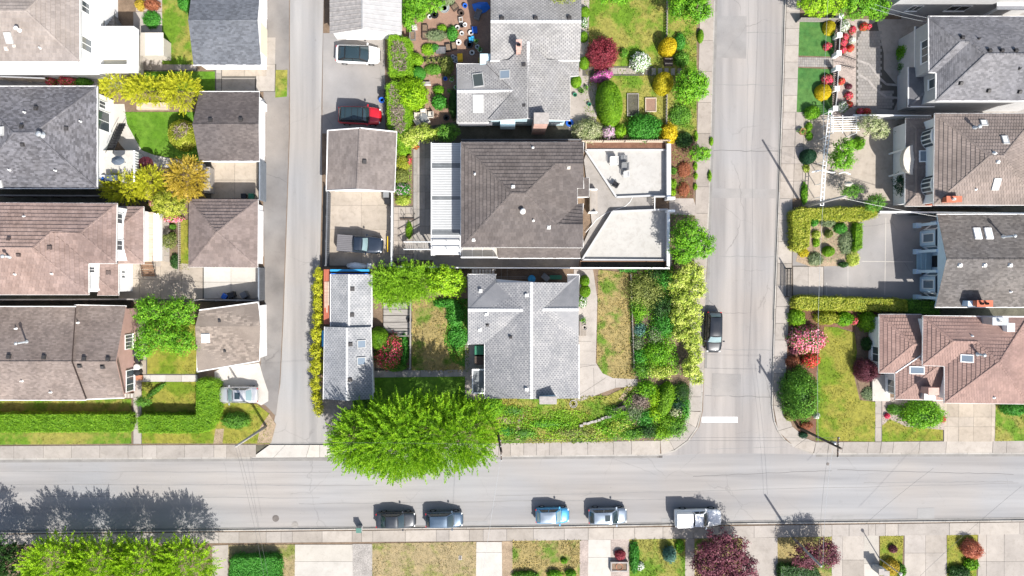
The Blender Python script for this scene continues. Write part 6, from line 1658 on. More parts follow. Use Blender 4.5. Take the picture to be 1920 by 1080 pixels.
tree('tree', 'green leaves hanging over the top edge of the silver roof', [(1060, -12, 34, 16, 5.8, 1.0)], 'leaf_olive', 0.2, 12, 0.34, r=0.1, base=(1100, -30))
tree('tree', 'green shrub cut by the top edge on the upper lawn', [(1150, -8, 40, 16, 1.5, 1.0)], 'leaf_bright', 0.17, 16, 0.3, r=0.06)
tree('tree', 'small pale green tree beside the concrete garden path', [(269, 752, 15, 10, 2.0, 0.8)], 'leaf_green', 0.13, 16, 0.22, r=0.05)
tree('tree', 'small green tree beside the street at the bark bed', [(1310, 288, 22, 15, 2.0, 1.0)], 'leaf_bright', 0.17, 16, 0.3, r=0.06)
tree('tree', 'loose variegated shrub above the ribbed patio cover', [(795, 250, 30, 16, 1.7, 1.0), (765, 262, 18, 14, 1.5, 0.9)], 'leaf_varieg', 0.17, 16, 0.3, r=0.06)
tree('tree', 'dull green shrub between garden and ribbed patio cover', [(838, 250, 24, 18, 1.6, 1.0)], 'leaf_green', 0.16, 14, 0.3, r=0.06)
tree('tree', 'sparse dark shrub in the narrow bed of the pink roofed house', [(318, 452, 18, 18, 1.2, 0.7)], 'leaf_olive', 0.12, 7, 0.3, r=0.04)
tree('tree', 'dark trained tree beside the green sash bay window', [(1690, 345, 16, 22, 1.6, 0.9)], 'leaf_pine', 0.15, 9, 0.3, r=0.05)
tree('tree', 'green bushy tree at the garden end of the court', [(1595, 358, 22, 14, 1.6, 0.9)], 'leaf_green', 0.15, 9, 0.3, r=0.05)

# ================================================================== hedges
hedge('hedge', 'long clipped green hedge left of the concrete garden path', [(-60, 777), (243, 777), (244, 794), (241, 810), (-60, 811)], 1.3, 'leaf_hedge')
hedge('hedge', 'clipped green corner hedge around the small square lawn', [(256, 784), (268, 778), (368, 780), (368, 716), (378, 712), (402, 714), (409, 722), (407, 782), (392, 808), (375, 812), (260, 812)], 1.35, 'leaf_hedge')
def twigs(parent, pts, z, n=260, mat='twig', h=0.45):
 poly = pp(pts, z); xs = [p[0] for p in poly]; ys = [p[1] for p in poly]
 X = rng.uniform(min(xs), max(xs), n * 3); Y = rng.uniform(min(ys), max(ys), n * 3)
 k = pin(poly, X, Y); X, Y = X[k][:n], Y[k][:n]; n = len(X)
 ax = rng.normal(0, 1, (n, 3)); ax[:, 2] = np.abs(ax[:, 2]) * 0.5
 C = np.stack([X, Y, z + rng.uniform(-0.1, 0.18, n)], 1)
 leafmesh('dead_twigs', C, ax, rng.normal(size=(n, 3)) + np.array([0, 0, 1.5]), rng.uniform(0.35, 0.8, n), rng.uniform(0.04, 0.09, n), rng.random(n), 'leaf_dead', parent)
hd = hedge('hedge', 'square green hedge with a dead brown middle right of the white car', [(728, 68), (740, 65), (768, 72), (772, 138), (750, 141), (730, 139)], 1.8, 'leaf_lime', rough=0.1)
twigs(hd, [(736, 76), (756, 80), (764, 100), (760, 134), (738, 132), (733, 100)], 1.95)
hd = hedge('hedge', 'long green hedge with dead brown twigs along its middle beside the red car', [(724, 160), (738, 151), (752, 156), (770, 215), (769, 268), (752, 276), (728, 240)], 1.7, 'leaf_lime', rough=0.1)
twigs(hd, [(732, 158), (745, 165), (758, 205), (760, 240), (752, 250), (738, 245), (730, 200)], 1.85, 420)
tree('hedge', 'loose golden hedge along the lane beside the silver roofed outbuilding', [(598, 514, 9, 15, 1.1, .6), (596, 540, 10, 16, 1.2, .7), (595, 568, 9, 16, 1.1, .7), (596, 597, 10, 16, 1.2, .7), (594, 626, 11, 17, 1.3, .8), (594, 656, 12, 18, 1.3, .8), (594, 688, 14, 18, 1.3, .8), (592, 718, 10, 15, 1.1, .7), (594, 745, 9, 14, 1.0, .6), (597, 768, 9, 12, .9, .6)], 'leaf_golden', 0.15, 20, 0.26, cat='hedge', r=0.03, low=-.6)
tree('hedge', 'tall loose variegated hedge along the side street pavement', [(1295, 510, 26, 20, 1.7, .9), (1270, 530, 20, 22, 1.6, .9), (1306, 540, 20, 20, 1.6, .9), (1285, 560, 22, 20, 1.7, 1.), (1298, 580, 18, 20, 1.6, .9), (1275, 592, 18, 20, 1.5, .9), (1300, 610, 16, 20, 1.6, .9), (1278, 622, 18, 18, 1.5, .9), (1298, 640, 17, 20, 1.5, .9), (1302, 668, 14, 20, 1.4, .8), (1294, 690, 16, 18, 1.4, .8), (1305, 708, 13, 14, 1.3, .7)], 'leaf_varieg', 0.17, 20, 0.3, cat='hedge', r=0.04, low=-.6)
hedge('hedge', 'golden clipped hedge turning the corner by the blue fronted house', [(1486, 396), (1500, 391), (1648, 388), (1646, 404), (1625, 412), (1520, 409), (1518, 440), (1517, 462), (1500, 470), (1487, 466)], 1.3, 'leaf_laurel', 0.13)
hedge('hedge', 'short green hedge at the right end of the small flower bed', [(1606, 418), (1618, 418), (1617, 465), (1603, 471)], 0.9, 'leaf_hedge', 0.11)
hedge('hedge', 'long straight golden green hedge above the salmon roofed house', [(1491, 560), (1500, 556), (1700, 562), (1702, 583), (1500, 579), (1492, 574)], 1.5, 'leaf_laurel', 0.13)
hedge('hedge', 'dark green end of the long hedge under the charcoal roof', [(1703, 563), (1765, 567), (1762, 590), (1703, 585)], 1.3, 'leaf_green', 0.13)
hedge('hedge', 'square bright green hedge at bottom left beside the brown grass', [(430, 1050), (440, 1046), (516, 1045), (524, 1052), (524, 1115), (429, 1115)], 1.2, 'leaf_emerald', 0.12)
hedge('hedge', 'dark green hedge behind the silver outbuilding under the big tree', [(661, 752), (694, 752), (698, 785), (668, 790)], 1.2, 'leaf_green', 0.13, rough=0.12)
hedge('hedge', 'dark green low hedge at the bottom edge under the grey pole', [(1464, 1062), (1530, 1064), (1545, 1090), (1462, 1090)], 0.8, 'leaf_dark', 0.14, rough=0.1)

# ================================================================== shrubs and flowers
S_ = shrub
hd = S_('shrub', 'large clipped golden round bush with a brown crown on the bright lawn', 340, 252, 25, 29, 2.0, 'leaf_laurel', 0.12, neat=True, squash=0.5)
twigs(hd, [(326, 240), (345, 230), (356, 238), (348, 252), (330, 262)], 2.0, 150)
S_('azalea', 'crimson flowering bush below the white balconies', 126, 152, 17, 9, 1.0, 'leaf_green', flowers='bloom_crimson', fcover=1.2)
S_('azalea', 'small crimson flowering bush left of the larger crimson one', 95, 153, 9, 8, 0.8, 'leaf_green', flowers='bloom_crimson', fcover=1.2)
S_('shrub', 'dark green bush right of the crimson flowers', 155, 154, 14, 8, 0.9, 'leaf_green')
S_('azalea', 'pink flowers below the yellow green speckled tree', 325, 410, 18, 7, 0.5, 'leaf_green', flowers='bloom_pink', fcover=1.3, fsize=0.13)
S_('azalea', 'pink flower tuft left of the yellow green speckled tree', 286, 382, 6, 8, 0.6, 'leaf_green', flowers='bloom_pink', fcover=1.3, fsize=0.13)
S_('shrub', 'upper of two small green balls in the narrow bed', 323, 425, 6, 6, 0.5, 'leaf_green', 0.09, neat=True)
S_('shrub', 'lower of two small green balls in the narrow bed', 323, 442, 6, 7, 0.5, 'leaf_green', 0.09, neat=True)
S_('shrub', 'tuft of dark greenery at the end of the narrow bed', 328, 490, 9, 14, 0.5, 'leaf_dark')
S_('shrub', 'bright green shrub beside the blue grey garage at the top', 348, 5, 14, 15, 1.4, 'leaf_emerald', 0.14)
S_('shrub', 'orange shrub at the top edge of the upper left yard', 262, 8, 9, 10, 0.8, 'leaf_amber', 0.12)
S_('shrub', 'maroon shrub at the top edge of the upper left yard', 284, 8, 14, 10, 0.9, 'leaf_rust', 0.12)
S_('shrub', 'patch of tall green grass beside the beige shed', 284, 36, 16, 16, 0.5, 'leaf_emerald', 0.2, ratio=0.25)
S_('shrub', 'dark half round bush casting shade on the corner lawn', 441, 789, 26, 15, 1.1, 'leaf_green', 0.12)
S_('shrub', 'narrow row of green plants beside the angled kerb of the path', 292, 732, 20, 5, 0.4, 'leaf_green', rot=38)
S_('shrub', 'green climber beside the grey shed roof by the concrete patio', 395, 330, 3, 12, 0.8, 'leaf_lime')
# garden behind the white metal roof
S_('shrub', 'small lime bush above the clipped emerald ball', 780, 112, 13, 12, 1.1, 'leaf_lime', 0.13)
S_('shrub', 'clipped smooth emerald ball in the cluttered garden', 783, 137, 15, 13, 1.3, 'leaf_emerald', 0.08, neat=True)
S_('shrub', 'big round yellow green bush between hedge and patio chairs', 771, 177, 29, 30, 2.3, 'leaf_acid', 0.17, squash=0.55)
S_('shrub', 'round leafy green bush beside the tub of the cluttered garden', 824, 191, 14, 14, 1.0, 'leaf_emerald', 0.16)
S_('shrub', 'green plants above the round leafy bush in the garden', 822, 168, 10, 8, 0.6, 'leaf_bright', 0.13)
S_('shrub', 'strap leaved clump in the middle of the garden', 818, 66, 20, 10, 0.6, 'leaf_sage', 0.42, ratio=0.13, squash=0.6)
S_('shrub', 'bright green leafy clump right of the strap leaved plant', 848, 62, 10, 14, 0.7, 'leaf_emerald', 0.14)
S_('shrub', 'lime leafy clump above the strap leaved plant', 829, 52, 9, 6, 0.5, 'leaf_lime', 0.12)
S_('shrub', 'mixed green vegetable bed left of the grey boxes', 803, 92, 13, 11, 0.5, 'leaf_lime', 0.13)
S_('shrub', 'emerald leafy plant beside the grey boxes', 815, 90, 9, 7, 0.5, 'leaf_emerald', 0.13)
S_('shrub', 'pale leaved shrub left of the white framed windows roof', 838, 122, 12, 18, 1.1, 'leaf_olive', 0.14)
S_('shrub', 'low green plants below the row of small pots', 812, 130, 16, 10, 0.5, 'leaf_green', 0.12)
S_('shrub', 'shaded potted greenery along the silver house wall', 850, 195, 8, 26, 0.8, 'leaf_dark', 0.13)
S_('shrub', 'pale bush at the top of the garden beside the wheel', 836, 2, 16, 8, 0.8, 'leaf_sage', 0.13)
# bed between garage and patio cover
for px, py, rx, ry, m_, lab, fl in ((757, 280, 13, 12, 'leaf_lime', 'lime bush at top of the bed beside the mushroom grey garage', None), (756, 305, 13, 13, 'leaf_laurel', 'yellow bush in the bed beside the mushroom grey garage', None), (768, 300, 4, 9, 'leaf_green', 'thin red flowers in the bed beside the mushroom grey garage', 'bloom_crimson'),
        (753, 330, 13, 14, 'leaf_olive', 'olive bush in the middle of the narrow garage bed', None), (754, 355, 14, 13, 'leaf_emerald', 'emerald bush with pink dots in the narrow garage bed', 'bloom_lilac'), (755, 375, 13, 10, 'leaf_varieg', 'pale bush at the bottom of the narrow garage bed', None), (779, 275, 6, 4, 'leaf_green', 'red flower tuft at the top of the side path', 'bloom_red')):
 S_('shrub', lab, px, py, rx, ry, 0.8, m_, 0.12, flowers=fl, fcover=0.25 if px == 754 else 0.9)
S_('shrub', 'narrow grassy clump beside the terrace steps', 767, 432, 6, 16, 0.5, 'leaf_lime', 0.2, ratio=0.2)
# lawn of the silver house
S_('maple', 'round dark red Japanese maple beside the silver roof', 1130, 99, 27, 27, 2.4, 'leaf_maple', 0.14, cat='tree', squash=0.6, ragged=0.12)
S_('azalea', 'magenta azalea curved against the tall clipped green cone', 1129, 142, 19, 10, 1.0, 'leaf_green', flowers='bloom_magenta', fcover=1.7, rot=15)
S_('shrub', 'tall clipped green cone on its side of the upper garden', 1144, 192, 24, 44, 2.8, 'leaf_hedge', 0.11, neat=True, squash=0.55, rot=8)
S_('rhododendron', 'round bush covered in white flowers beside the garden path', 1201, 115, 17, 17, 1.2, 'leaf_bright', 0.12, flowers='bloom_white', fcover=1.2, fsize=0.15)
S_('shrub', 'upper clipped yellow ball beside the garden steps', 1253, 87, 16, 17, 1.9, 'leaf_yellow', 0.11, neat=True, squash=0.5)
S_('shrub', 'lower clipped yellow ball beside the garden steps', 1245, 155, 18, 21, 1.9, 'leaf_gold', 0.11, neat=True, squash=0.5)
S_('shrub', 'yellow bush at the lower end of the upper lawn', 1254, 250, 16, 19, 1.4, 'leaf_yellow', 0.13)
S_('shrub', 'creamy variegated bush beside the planter box', 1102, 245, 27, 22, 1.5, 'leaf_cream', 0.18, ratio=0.4)
S_('azalea', 'pale lilac flowering bush between cream and dark green bushes', 1141, 247, 12, 12, 1.0, 'leaf_green', flowers='bloom_lilac', fcover=1.4)
S_('shrub', 'lime bush right of the pale lilac bush', 1163, 246, 12, 12, 0.9, 'leaf_lime', 0.14)
S_('shrub', 'large dark green bush above the planter box', 1208, 240, 32, 26, 1.5, 'leaf_emerald', 0.16)
for k, (x, y, rr) in enumerate(((1097, 22, 9), (1095, 68, 8), (1096, 117, 10), (1081, 152, 10))):
 S_('shrub', ['first clipped olive ball along the silver house, nearest the top', 'second clipped olive ball along the silver house from the top', 'third clipped olive ball along the silver house from the top', 'clipped olive ball below the porch corner of the silver house'][k], x, y, rr, rr + 2, 0.9, 'leaf_hedge', 0.09, neat=True)
S_('shrub', 'small bush with white blossoms between the clipped olive balls', 1096, 42, 6, 9, 0.7, 'leaf_green', flowers='bloom_white', fcover=0.4)
S_('shrub', 'green tuft right of the red maple', 1170, 99, 8, 8, 0.6, 'leaf_green')
S_('shrub', 'low green clump between the two yellow balls', 1278, 110, 14, 14, 0.7, 'leaf_green', 0.15)
S_('shrub', 'tall green grass above the low street tree', 1275, 78, 10, 16, 0.7, 'leaf_emerald', 0.2, ratio=0.25)
S_('shrub', 'clipped green dome on the side street kerb', 1314, 67, 6, 13, 0.6, 'leaf_hedge', 0.09, neat=True)
S_('shrub', 'patch of ground greenery beside the side street pavement', 1275, 215, 20, 20, 0.5, 'leaf_green', 0.15)
S_('shrub', 'dark shrub above the bark bed', 1283, 262, 16, 14, 0.7, 'leaf_dark', 0.14)
S_('shrub', 'lime tuft at the left of the bark bed', 1262, 345, 7, 9, 0.5, 'leaf_lime')
S_('shrub', 'small lime tuft at the top left of the bark bed', 1263, 320, 6, 7, 0.4, 'leaf_green')
S_('shrub', 'small green tuft at the bottom left of the bark bed', 1262, 360, 6, 6, 0.4, 'leaf_acid')
for k, (x, y) in enumerate(((1305, 330), (1304, 312), (1305, 255), (1304, 350), (1334, 265), (1331, 330))):
 S_('weed', ['weed tuft on the pavement edge beside the bark bed, second from below', 'weed tuft on the pavement edge above the middle of the bark bed', 'topmost weed tuft on the pavement edge near the yellow bush', 'lowest weed tuft on the pavement edge beside the bark bed', 'weed tuft in the kerb crack level with the yellow bush', 'weed tuft in the kerb crack level with the bark bed'][k], x, y, 3.5, 6 + k % 3 * 2, 0.3, 'leaf_lime', 0.12, group='weeds along the side street')
# bungalow garden
S_('shrub', 'upper clipped green ball beside the bungalow path', 1097, 527, 9, 11, 1.2, 'leaf_hedge', 0.09, neat=True)
S_('shrub', 'lower clipped green ball beside the bungalow path', 1098, 546, 10, 12, 1.2, 'leaf_hedge', 0.09, neat=True)
S_('shrub', 'white flowered plant below the clipped balls at the bungalow', 1092, 566, 8, 11, 0.6, 'leaf_green', flowers='bloom_white', fcover=0.35)
S_('shrub', 'clipped olive dome touching the silver outbuilding', 711, 636, 19, 23, 1.9, 'leaf_hedge', 0.09, neat=True, squash=0.5, rot=20)
S_('rhododendron', 'red flowering rhododendron beside the clipped olive dome', 731, 659, 25, 32, 1.7, 'leaf_green', 0.13, flowers='bloom_crimson', fcover=0.75, fsize=0.15, rot=-18)
S_('shrub', 'green shrub right of the red rhododendron', 757, 655, 9, 28, 1.0, 'leaf_emerald', 0.14)
S_('shrub', 'low green clump below the red rhododendron', 742, 688, 20, 9, 0.6, 'leaf_green', 0.14)
S_('shrub', 'lush emerald clump at the right of the dry back lawn', 853, 590, 16, 24, 0.6, 'leaf_emerald', 0.18)
S_('shrub', 'lower lush emerald clump at the right of the dry back lawn', 858, 632, 18, 20, 0.5, 'leaf_emerald', 0.18)
S_('shrub', 'emerald weeds below the yellow green leafy tree', 835, 568, 22, 9, 0.6, 'leaf_emerald', 0.17)
S_('shrub', 'green bush between the bungalow and the huge tree', 921, 765, 22, 20, 1.5, 'leaf_bright', 0.15)
S_('shrub', 'leafy green bush left of the bungalow path end', 870, 765, 24, 16, 1.4, 'leaf_bright', 0.15)
G = [(1210, 545, 30, 30, 1.5, 'leaf_olive', 'olive green bush at the top of the bungalow front bed'), (1245, 525, 16, 16, 1.5, 'leaf_emerald', 'emerald bush beside the top of the tall variegated hedge'), (1228, 515, 14, 12, 1.1, 'leaf_dark', 'dark bush in the top corner of the bungalow front bed'),
     (1198, 578, 14, 24, 0.9, 'leaf_bright', 'bright green bush along the edge of dry front lawn'), (1240, 575, 18, 24, 1.3, 'leaf_dark', 'dark green bush in the middle of the bungalow front bed'), (1245, 610, 18, 22, 1.3, 'leaf_emerald', 'emerald leafy bush against the variegated hedge'),
     (1228, 628, 13, 14, 0.9, 'leaf_sage', 'grey green sage clump in the bungalow front bed'), (1200, 618, 11, 12, 0.6, 'leaf_spruce', 'blue green clump along the edge of dry front lawn'), (1196, 645, 10, 12, 0.6, 'leaf_sage', 'grey tuft below the blue green clump'),
     (1232, 662, 25, 22, 1.3, 'leaf_bright', 'bright branching bush in lower part of the bungalow front bed'), (1200, 668, 11, 14, 0.9, 'leaf_emerald', 'emerald clump left of the bright branching bush'), (1205, 692, 16, 15, 0.9, 'leaf_green', 'mid green clump at the lower end of dry front lawn'),
     (1238, 696, 24, 12, 1.0, 'leaf_varieg', 'pale yellow bush above the garden path opening'), (1180, 505, 18, 6, 0.4, 'leaf_emerald', 'emerald strip along the top of the dry front lawn'),
     (1212, 730, 16, 15, 1.0, 'leaf_bright', 'bright bush at the top of the corner garden'), (1228, 745, 11, 16, 0.9, 'leaf_acid', 'yellow green fern like bush in the corner garden'), (1200, 752, 18, 14, 0.8, 'leaf_dead', 'brown wiry bush in the corner garden'),
     (1280, 735, 14, 16, 1.0, 'leaf_dark', 'dark spiky bush with blue tips at the pavement corner'), (1270, 757, 12, 12, 0.9, 'leaf_pine', 'dark spiky yucca in the corner garden'), (1268, 772, 12, 10, 0.7, 'leaf_cream', 'cream flowered clump in the corner garden'),
     (1285, 765, 8, 20, 0.8, 'leaf_emerald', 'emerald bush along the curved pavement'), (1190, 772, 16, 14, 0.7, 'leaf_sage', 'grey green strappy clump beside the dark tub'), (1165, 775, 16, 9, 0.6, 'leaf_bright', 'bright green clump below the dark tub'),
     (1210, 785, 16, 14, 0.7, 'leaf_emerald', 'emerald clump in the middle of the corner garden'), (1162, 800, 22, 14, 0.5, 'leaf_varieg', 'pale dry clump at the left of the corner garden'), (1185, 812, 20, 11, 0.7, 'leaf_green', 'green clump at the lower edge of the corner garden'),
     (1215, 808, 16, 13, 0.9, 'leaf_dark', 'dark purple green clump at the lower edge of corner garden'), (1240, 812, 18, 11, 0.8, 'leaf_lime', 'lime clump at the lower edge of the corner garden'), (1268, 800, 18, 17, 0.9, 'leaf_green', 'green clump inside the pavement curve'),
     (1252, 790, 16, 12, 0.8, 'leaf_hedge', 'yellow green clump inside the pavement curve'), (1230, 775, 12, 12, 0.8, 'leaf_acid', 'acid yellow tuft left of the lime clipped bush'), (1152, 770, 16, 9, 0.5, 'leaf_green', 'creeping greenery left of the dark tub')]
for x, y, rx, ry, hh, m_, lab in G:
 S_('shrub', lab, x, y, rx, ry, hh, m_, 0.17 if 'strap' not in lab and 'yucca' not in lab else 0.4, ratio=0.5 if 'strap' not in lab and 'yucca' not in lab and 'spiky' not in lab else 0.15, ragged=0.26, cover=2.2)
S_('shrub', 'long lime green clipped bush curving through the corner garden', 1248, 750, 16, 34, 1.4, 'leaf_hedge', 0.12, neat=True, rot=-14)
for x, y, rx, ry, m_, lab in ((1020, 795, 46, 10, 'leaf_bright', 'band of bright groundcover across the lower lawn of the bungalow'), (985, 812, 24, 10, 'leaf_green', 'left patch of groundcover on the lower lawn'), (1075, 812, 40, 10, 'leaf_olive', 'olive patch of groundcover on the lower lawn'), (960, 770, 26, 10, 'leaf_green', 'patch of groundcover beside the brick gable'), (948, 808, 12, 9, 'leaf_emerald', 'patch of groundcover beside the leaning pole')):
 S_('groundcover', lab, x, y, rx, ry, 0.3, m_, 0.17, cover=1.2, ragged=0.25, cat='groundcover')['kind'] = 'stuff'
# east gardens
S_('shrub', 'clipped yellow ball at the top of the turf square', 1556, 51, 11, 14, 1.0, 'leaf_gold', 0.11, neat=True)
S_('shrub', 'clipped yellow ball at the lower turf square', 1545, 172, 15, 15, 1.1, 'leaf_yellow', 0.11, neat=True)
for k, (x, y, rr, b, lab) in enumerate(((1552, 87, 7, 'bloom_crimson', 'red flowered ball below the upper yellow ball'), (1552, 150, 10, 'bloom_crimson', 'red flowered ball touching the lower yellow ball'), (1598, 56, 7, 'bloom_crimson', 'red flowered ball right of the white pebble flowers'), (1584, 70, 7, 'bloom_crimson', 'upper of three red flowered balls along the balustrade'),
         (1581, 80, 7, 'bloom_crimson', 'middle of three red flowered balls along the balustrade'), (1580, 94, 7, 'bloom_crimson', 'lower of three red flowered balls along the balustrade'), (1595, 90, 6, 'bloom_red', 'orange red tuft in the middle of the pebble bed'), (1578, 152, 6, 'bloom_red', 'orange red tuft at the top of lower pebble bed'),
         (1592, 179, 7, 'bloom_crimson', 'red flowered ball in the lower pebble bed'), (1592, 196, 6, 'bloom_red', 'orange red tuft at the end of lower pebble bed'), (1613, 209, 6, 'bloom_crimson', 'left red bush at the corner of the paved court'), (1625, 210, 7, 'bloom_red', 'right red bush at the corner of the paved court'),
         (1620, 50, 7, 'bloom_red', 'orange flowers in the quarter round bed'), (1628, 50, 5, 'bloom_crimson', 'small red flowers in the quarter round bed'))):
 S_('azalea', lab, x, y, rr, rr, 0.6, 'leaf_green', 0.09, flowers=b, fcover=1.6, fsize=0.11)
S_('shrub', 'white flowering bush at the top of the pebble bed', 1583, 48, 10, 10, 0.7, 'leaf_green', 0.1, flowers='bloom_white', fcover=1.2)
S_('shrub', 'white flowering bush beside the red balls in the pebble bed', 1598, 75, 6, 6, 0.5, 'leaf_green', 0.1, flowers='bloom_white', fcover=1.6)
S_('shrub', 'white flowering bush at the lower end of the pebble bed', 1580, 200, 10, 10, 0.7, 'leaf_green', 0.1, flowers='bloom_white', fcover=0.9)
S_('shrub', 'maroon tuft in the lower pebble bed', 1592, 162, 6, 5, 0.5, 'leaf_plum', 0.1)
S_('shrub', 'green bush against the grey house wall in shade', 1696, 97, 10, 16, 1.4, 'leaf_bright', 0.14)
S_('shrub', 'lower dark green bush against the grey house wall', 1697, 125, 9, 12, 1.1, 'leaf_green', 0.14)
S_('shrub', 'bright green bush on the strip beside the pergola garden', 1524, 211, 14, 12, 1.1, 'leaf_bright', 0.13)
S_('shrub', 'small bright tuft below the bright bush of the strip', 1517, 238, 6, 9, 0.5, 'leaf_lime', 0.12)
S_('shrub', 'lower small bright tuft of the planted strip', 1518, 255, 6, 8, 0.5, 'leaf_bright', 0.12)
S_('shrub', 'dark clipped round ball on the pavement strip', 1517, 293, 14, 14, 1.4, 'leaf_pine', 0.1, neat=True, squash=0.5)
S_('shrub', 'pale yellow tuft below the dark clipped ball', 1512, 315, 6, 8, 0.3, 'leaf_varieg', 0.12)
S_('shrub', 'green strip of plants beside the pavement at the gate', 1509, 362, 6, 20, 0.5, 'leaf_bright', 0.13)
S_('shrub', 'palm tuft beside the leaning tree of the pergola garden', 1612, 268, 9, 12, 1.0, 'leaf_bright', 0.4, ratio=0.14)
S_('shrub', 'dark climbing bush at the corner of the clay tiled house', 1690, 250, 8, 16, 1.2, 'leaf_pine', 0.13)
S_('shrub', 'lower dark bush at the corner of clay tiled house', 1690, 375, 9, 10, 0.9, 'leaf_dark', 0.13)
for x, y, rx, ry, hh, m_, lab in ((1527, 415, 8, 9, 0.8, 'leaf_emerald', 'emerald bush in the inner corner of the golden hedge'), (1553, 416, 14, 9, 0.7, 'leaf_sage', 'grey lilac plant under the golden hedge'), (1577, 428, 12, 10, 0.7, 'leaf_emerald', 'green plant in the middle of the hedged flower bed'), (1555, 438, 7, 8, 0.8, 'leaf_olive', 'small clipped olive ball in the hedged flower bed'),
                              (1531, 440, 8, 8, 0.5, 'leaf_varieg', 'yellow plant at the left of the hedged flower bed'), (1531, 455, 6, 8, 0.5, 'leaf_lime', 'lime plant at the left of the hedged flower bed'), (1555, 471, 11, 10, 0.9, 'leaf_hedge', 'larger clipped ball in the hedged flower bed'), (1588, 455, 14, 22, 0.5, 'leaf_sage', 'pale feathery plants at the right of the hedged bed'),
                              (1600, 485, 12, 14, 0.5, 'leaf_varieg', 'pale yellow plants at the driveway corner of the bed'), (1582, 496, 9, 5, 0.6, 'leaf_dark', 'dark clump at the lower edge of the hedged bed'), (1530, 486, 14, 12, 0.5, 'leaf_sage', 'speckled plants beside the driveway gate'), (1507, 474, 10, 8, 0.5, 'leaf_gold', 'golden tuft below the corner of the golden hedge')):
 S_('shrub', lab, x, y, rx, ry, hh, m_, 0.12, neat='ball' in lab)
S_('rhododendron', 'large pink flowering rhododendron at the corner lawn', 1516, 637, 32, 25, 1.6, 'leaf_green', 0.13, flowers='bloom_pink', fcover=1.3, fsize=0.17)
S_('rhododendron', 'deep red rhododendron below the large pink one', 1521, 675, 15, 14, 1.2, 'leaf_green', 0.12, flowers='bloom_red', fcover=1.3, fsize=0.14)
S_('shrub', 'plum coloured bush left of the deep red rhododendron', 1492, 656, 10, 8, 0.8, 'leaf_plum', 0.12)
S_('shrub', 'rust coloured round bush beside the side street pavement', 1487, 678, 12, 10, 0.8, 'leaf_rust', 0.12)
S_('shrub', 'tall dense green bush at the corner lawn', 1502, 740, 32, 46, 2.8, 'leaf_green', 0.16, squash=0.55)
S_('shrub', 'speckled lime bush at the top left of the corner lawn', 1495, 596, 15, 16, 1.1, 'leaf_lime', 0.14)
S_('shrub', 'yellow green bush above the corner lawn', 1552, 596, 22, 13, 1.1, 'leaf_laurel', 0.14)
S_('shrub', 'bright bush right of the yellow green bush above the lawn', 1584, 598, 16, 13, 1.1, 'leaf_bright', 0.14)
S_('azalea', 'small red flower tuft right of the bright bush above the lawn', 1602, 601, 6, 8, 0.6, 'leaf_green', flowers='bloom_crimson', fcover=1.0)
S_('shrub', 'round yellow green bush beside the salmon roof corner', 1629, 603, 17, 19, 1.4, 'leaf_lime', 0.15)
S_('maple', 'clipped dark plum maple ball beside the white landing', 1625, 695, 18, 20, 2.0, 'leaf_plum', 0.11, cat='tree', squash=0.5)
S_('shrub', 'dark shaded bush below the salmon lower roof', 1627, 645, 10, 12, 0.8, 'leaf_dark')
S_('shrub', 'round bright green bush below the salmon roofs', 1732, 777, 37, 26, 1.8, 'leaf_bright', 0.17, squash=0.6)
S_('shrub', 'olive bush left of the round bright bush', 1678, 768, 13, 10, 0.7, 'leaf_green', 0.12)
S_('shrub', 'tiny red bush in the gravel near the front path', 1664, 780, 5, 5, 0.4, 'bloom_crimson', 0.09)
S_('shrub', 'tiny red bush right of the round bright bush', 1768, 786, 5, 6, 0.5, 'bloom_crimson', 0.09)
S_('hydrangea', 'white flower head beside the tall dense bush', 1531, 779, 5, 6, 0.7, 'leaf_green', flowers='bloom_white', fcover=2.0)
S_('shrub', 'olive bush under the corner utility pole', 1482, 778, 10, 12, 0.7, 'leaf_olive', 0.12)
S_('shrub', 'rust coloured mound beside the corner utility pole', 1513, 798, 11, 7, 0.5, 'leaf_rust', 0.1)
S_('shrub', 'small green bush at the street corner below the pole', 1507, 816, 8, 6, 0.4, 'leaf_pine', 0.1)
S_('shrub', 'dark green bush at the right edge above the small lawn', 1903, 767, 22, 12, 1.3, 'leaf_emerald', 0.14)
S_('shrub', 'mixed low plants beside the white landing', 1630, 738, 14, 12, 0.3, 'leaf_sage', 0.1)
# south yards
S_('shrub', 'small blue green spruce on the lower right lawn', 1257, 1041, 12, 14, 1.4, 'leaf_spruce', 0.14, squash=1.0)
S_('shrub', 'maroon ball in the pink gravel bed', 1163, 1041, 10, 9, 0.6, 'leaf_maple', 0.1)
S_('shrub', 'bright green strip along the pink gravel bed', 1190, 1045, 9, 30, 0.6, 'leaf_emerald', 0.15)
S_('shrub', 'bright green tuft beside the narrow slab path', 1275, 1025, 8, 12, 0.5, 'leaf_bright', 0.14)
S_('shrub', 'small bright tuft on the dry lower lawn', 1058, 1052, 6, 5, 0.4, 'leaf_bright', 0.12)
S_('shrub', 'white flowered clump beside the stone planter', 1200, 1062, 8, 8, 0.4, 'leaf_green', flowers='bloom_white', fcover=0.7)
S_('shrub', 'round coral leaved bush at the lower right', 1824, 1031, 17, 16, 1.4, 'leaf_coral', 0.12, squash=0.55)
S_('shrub', 'green bush below the coral leaved bush', 1822, 1058, 13, 12, 0.7, 'leaf_bright', 0.13)
S_('shrub', 'dark green bush in the narrow lower right yard', 1800, 1075, 20, 14, 0.8, 'leaf_dark', 0.13)
S_('shrub', 'amber bush in the narrow strip between driveways', 1672, 1064, 15, 14, 0.9, 'leaf_amber', 0.13)
S_('shrub', 'plum coloured tuft in the strip between driveways', 1675, 1030, 8, 7, 0.5, 'leaf_plum', 0.1)
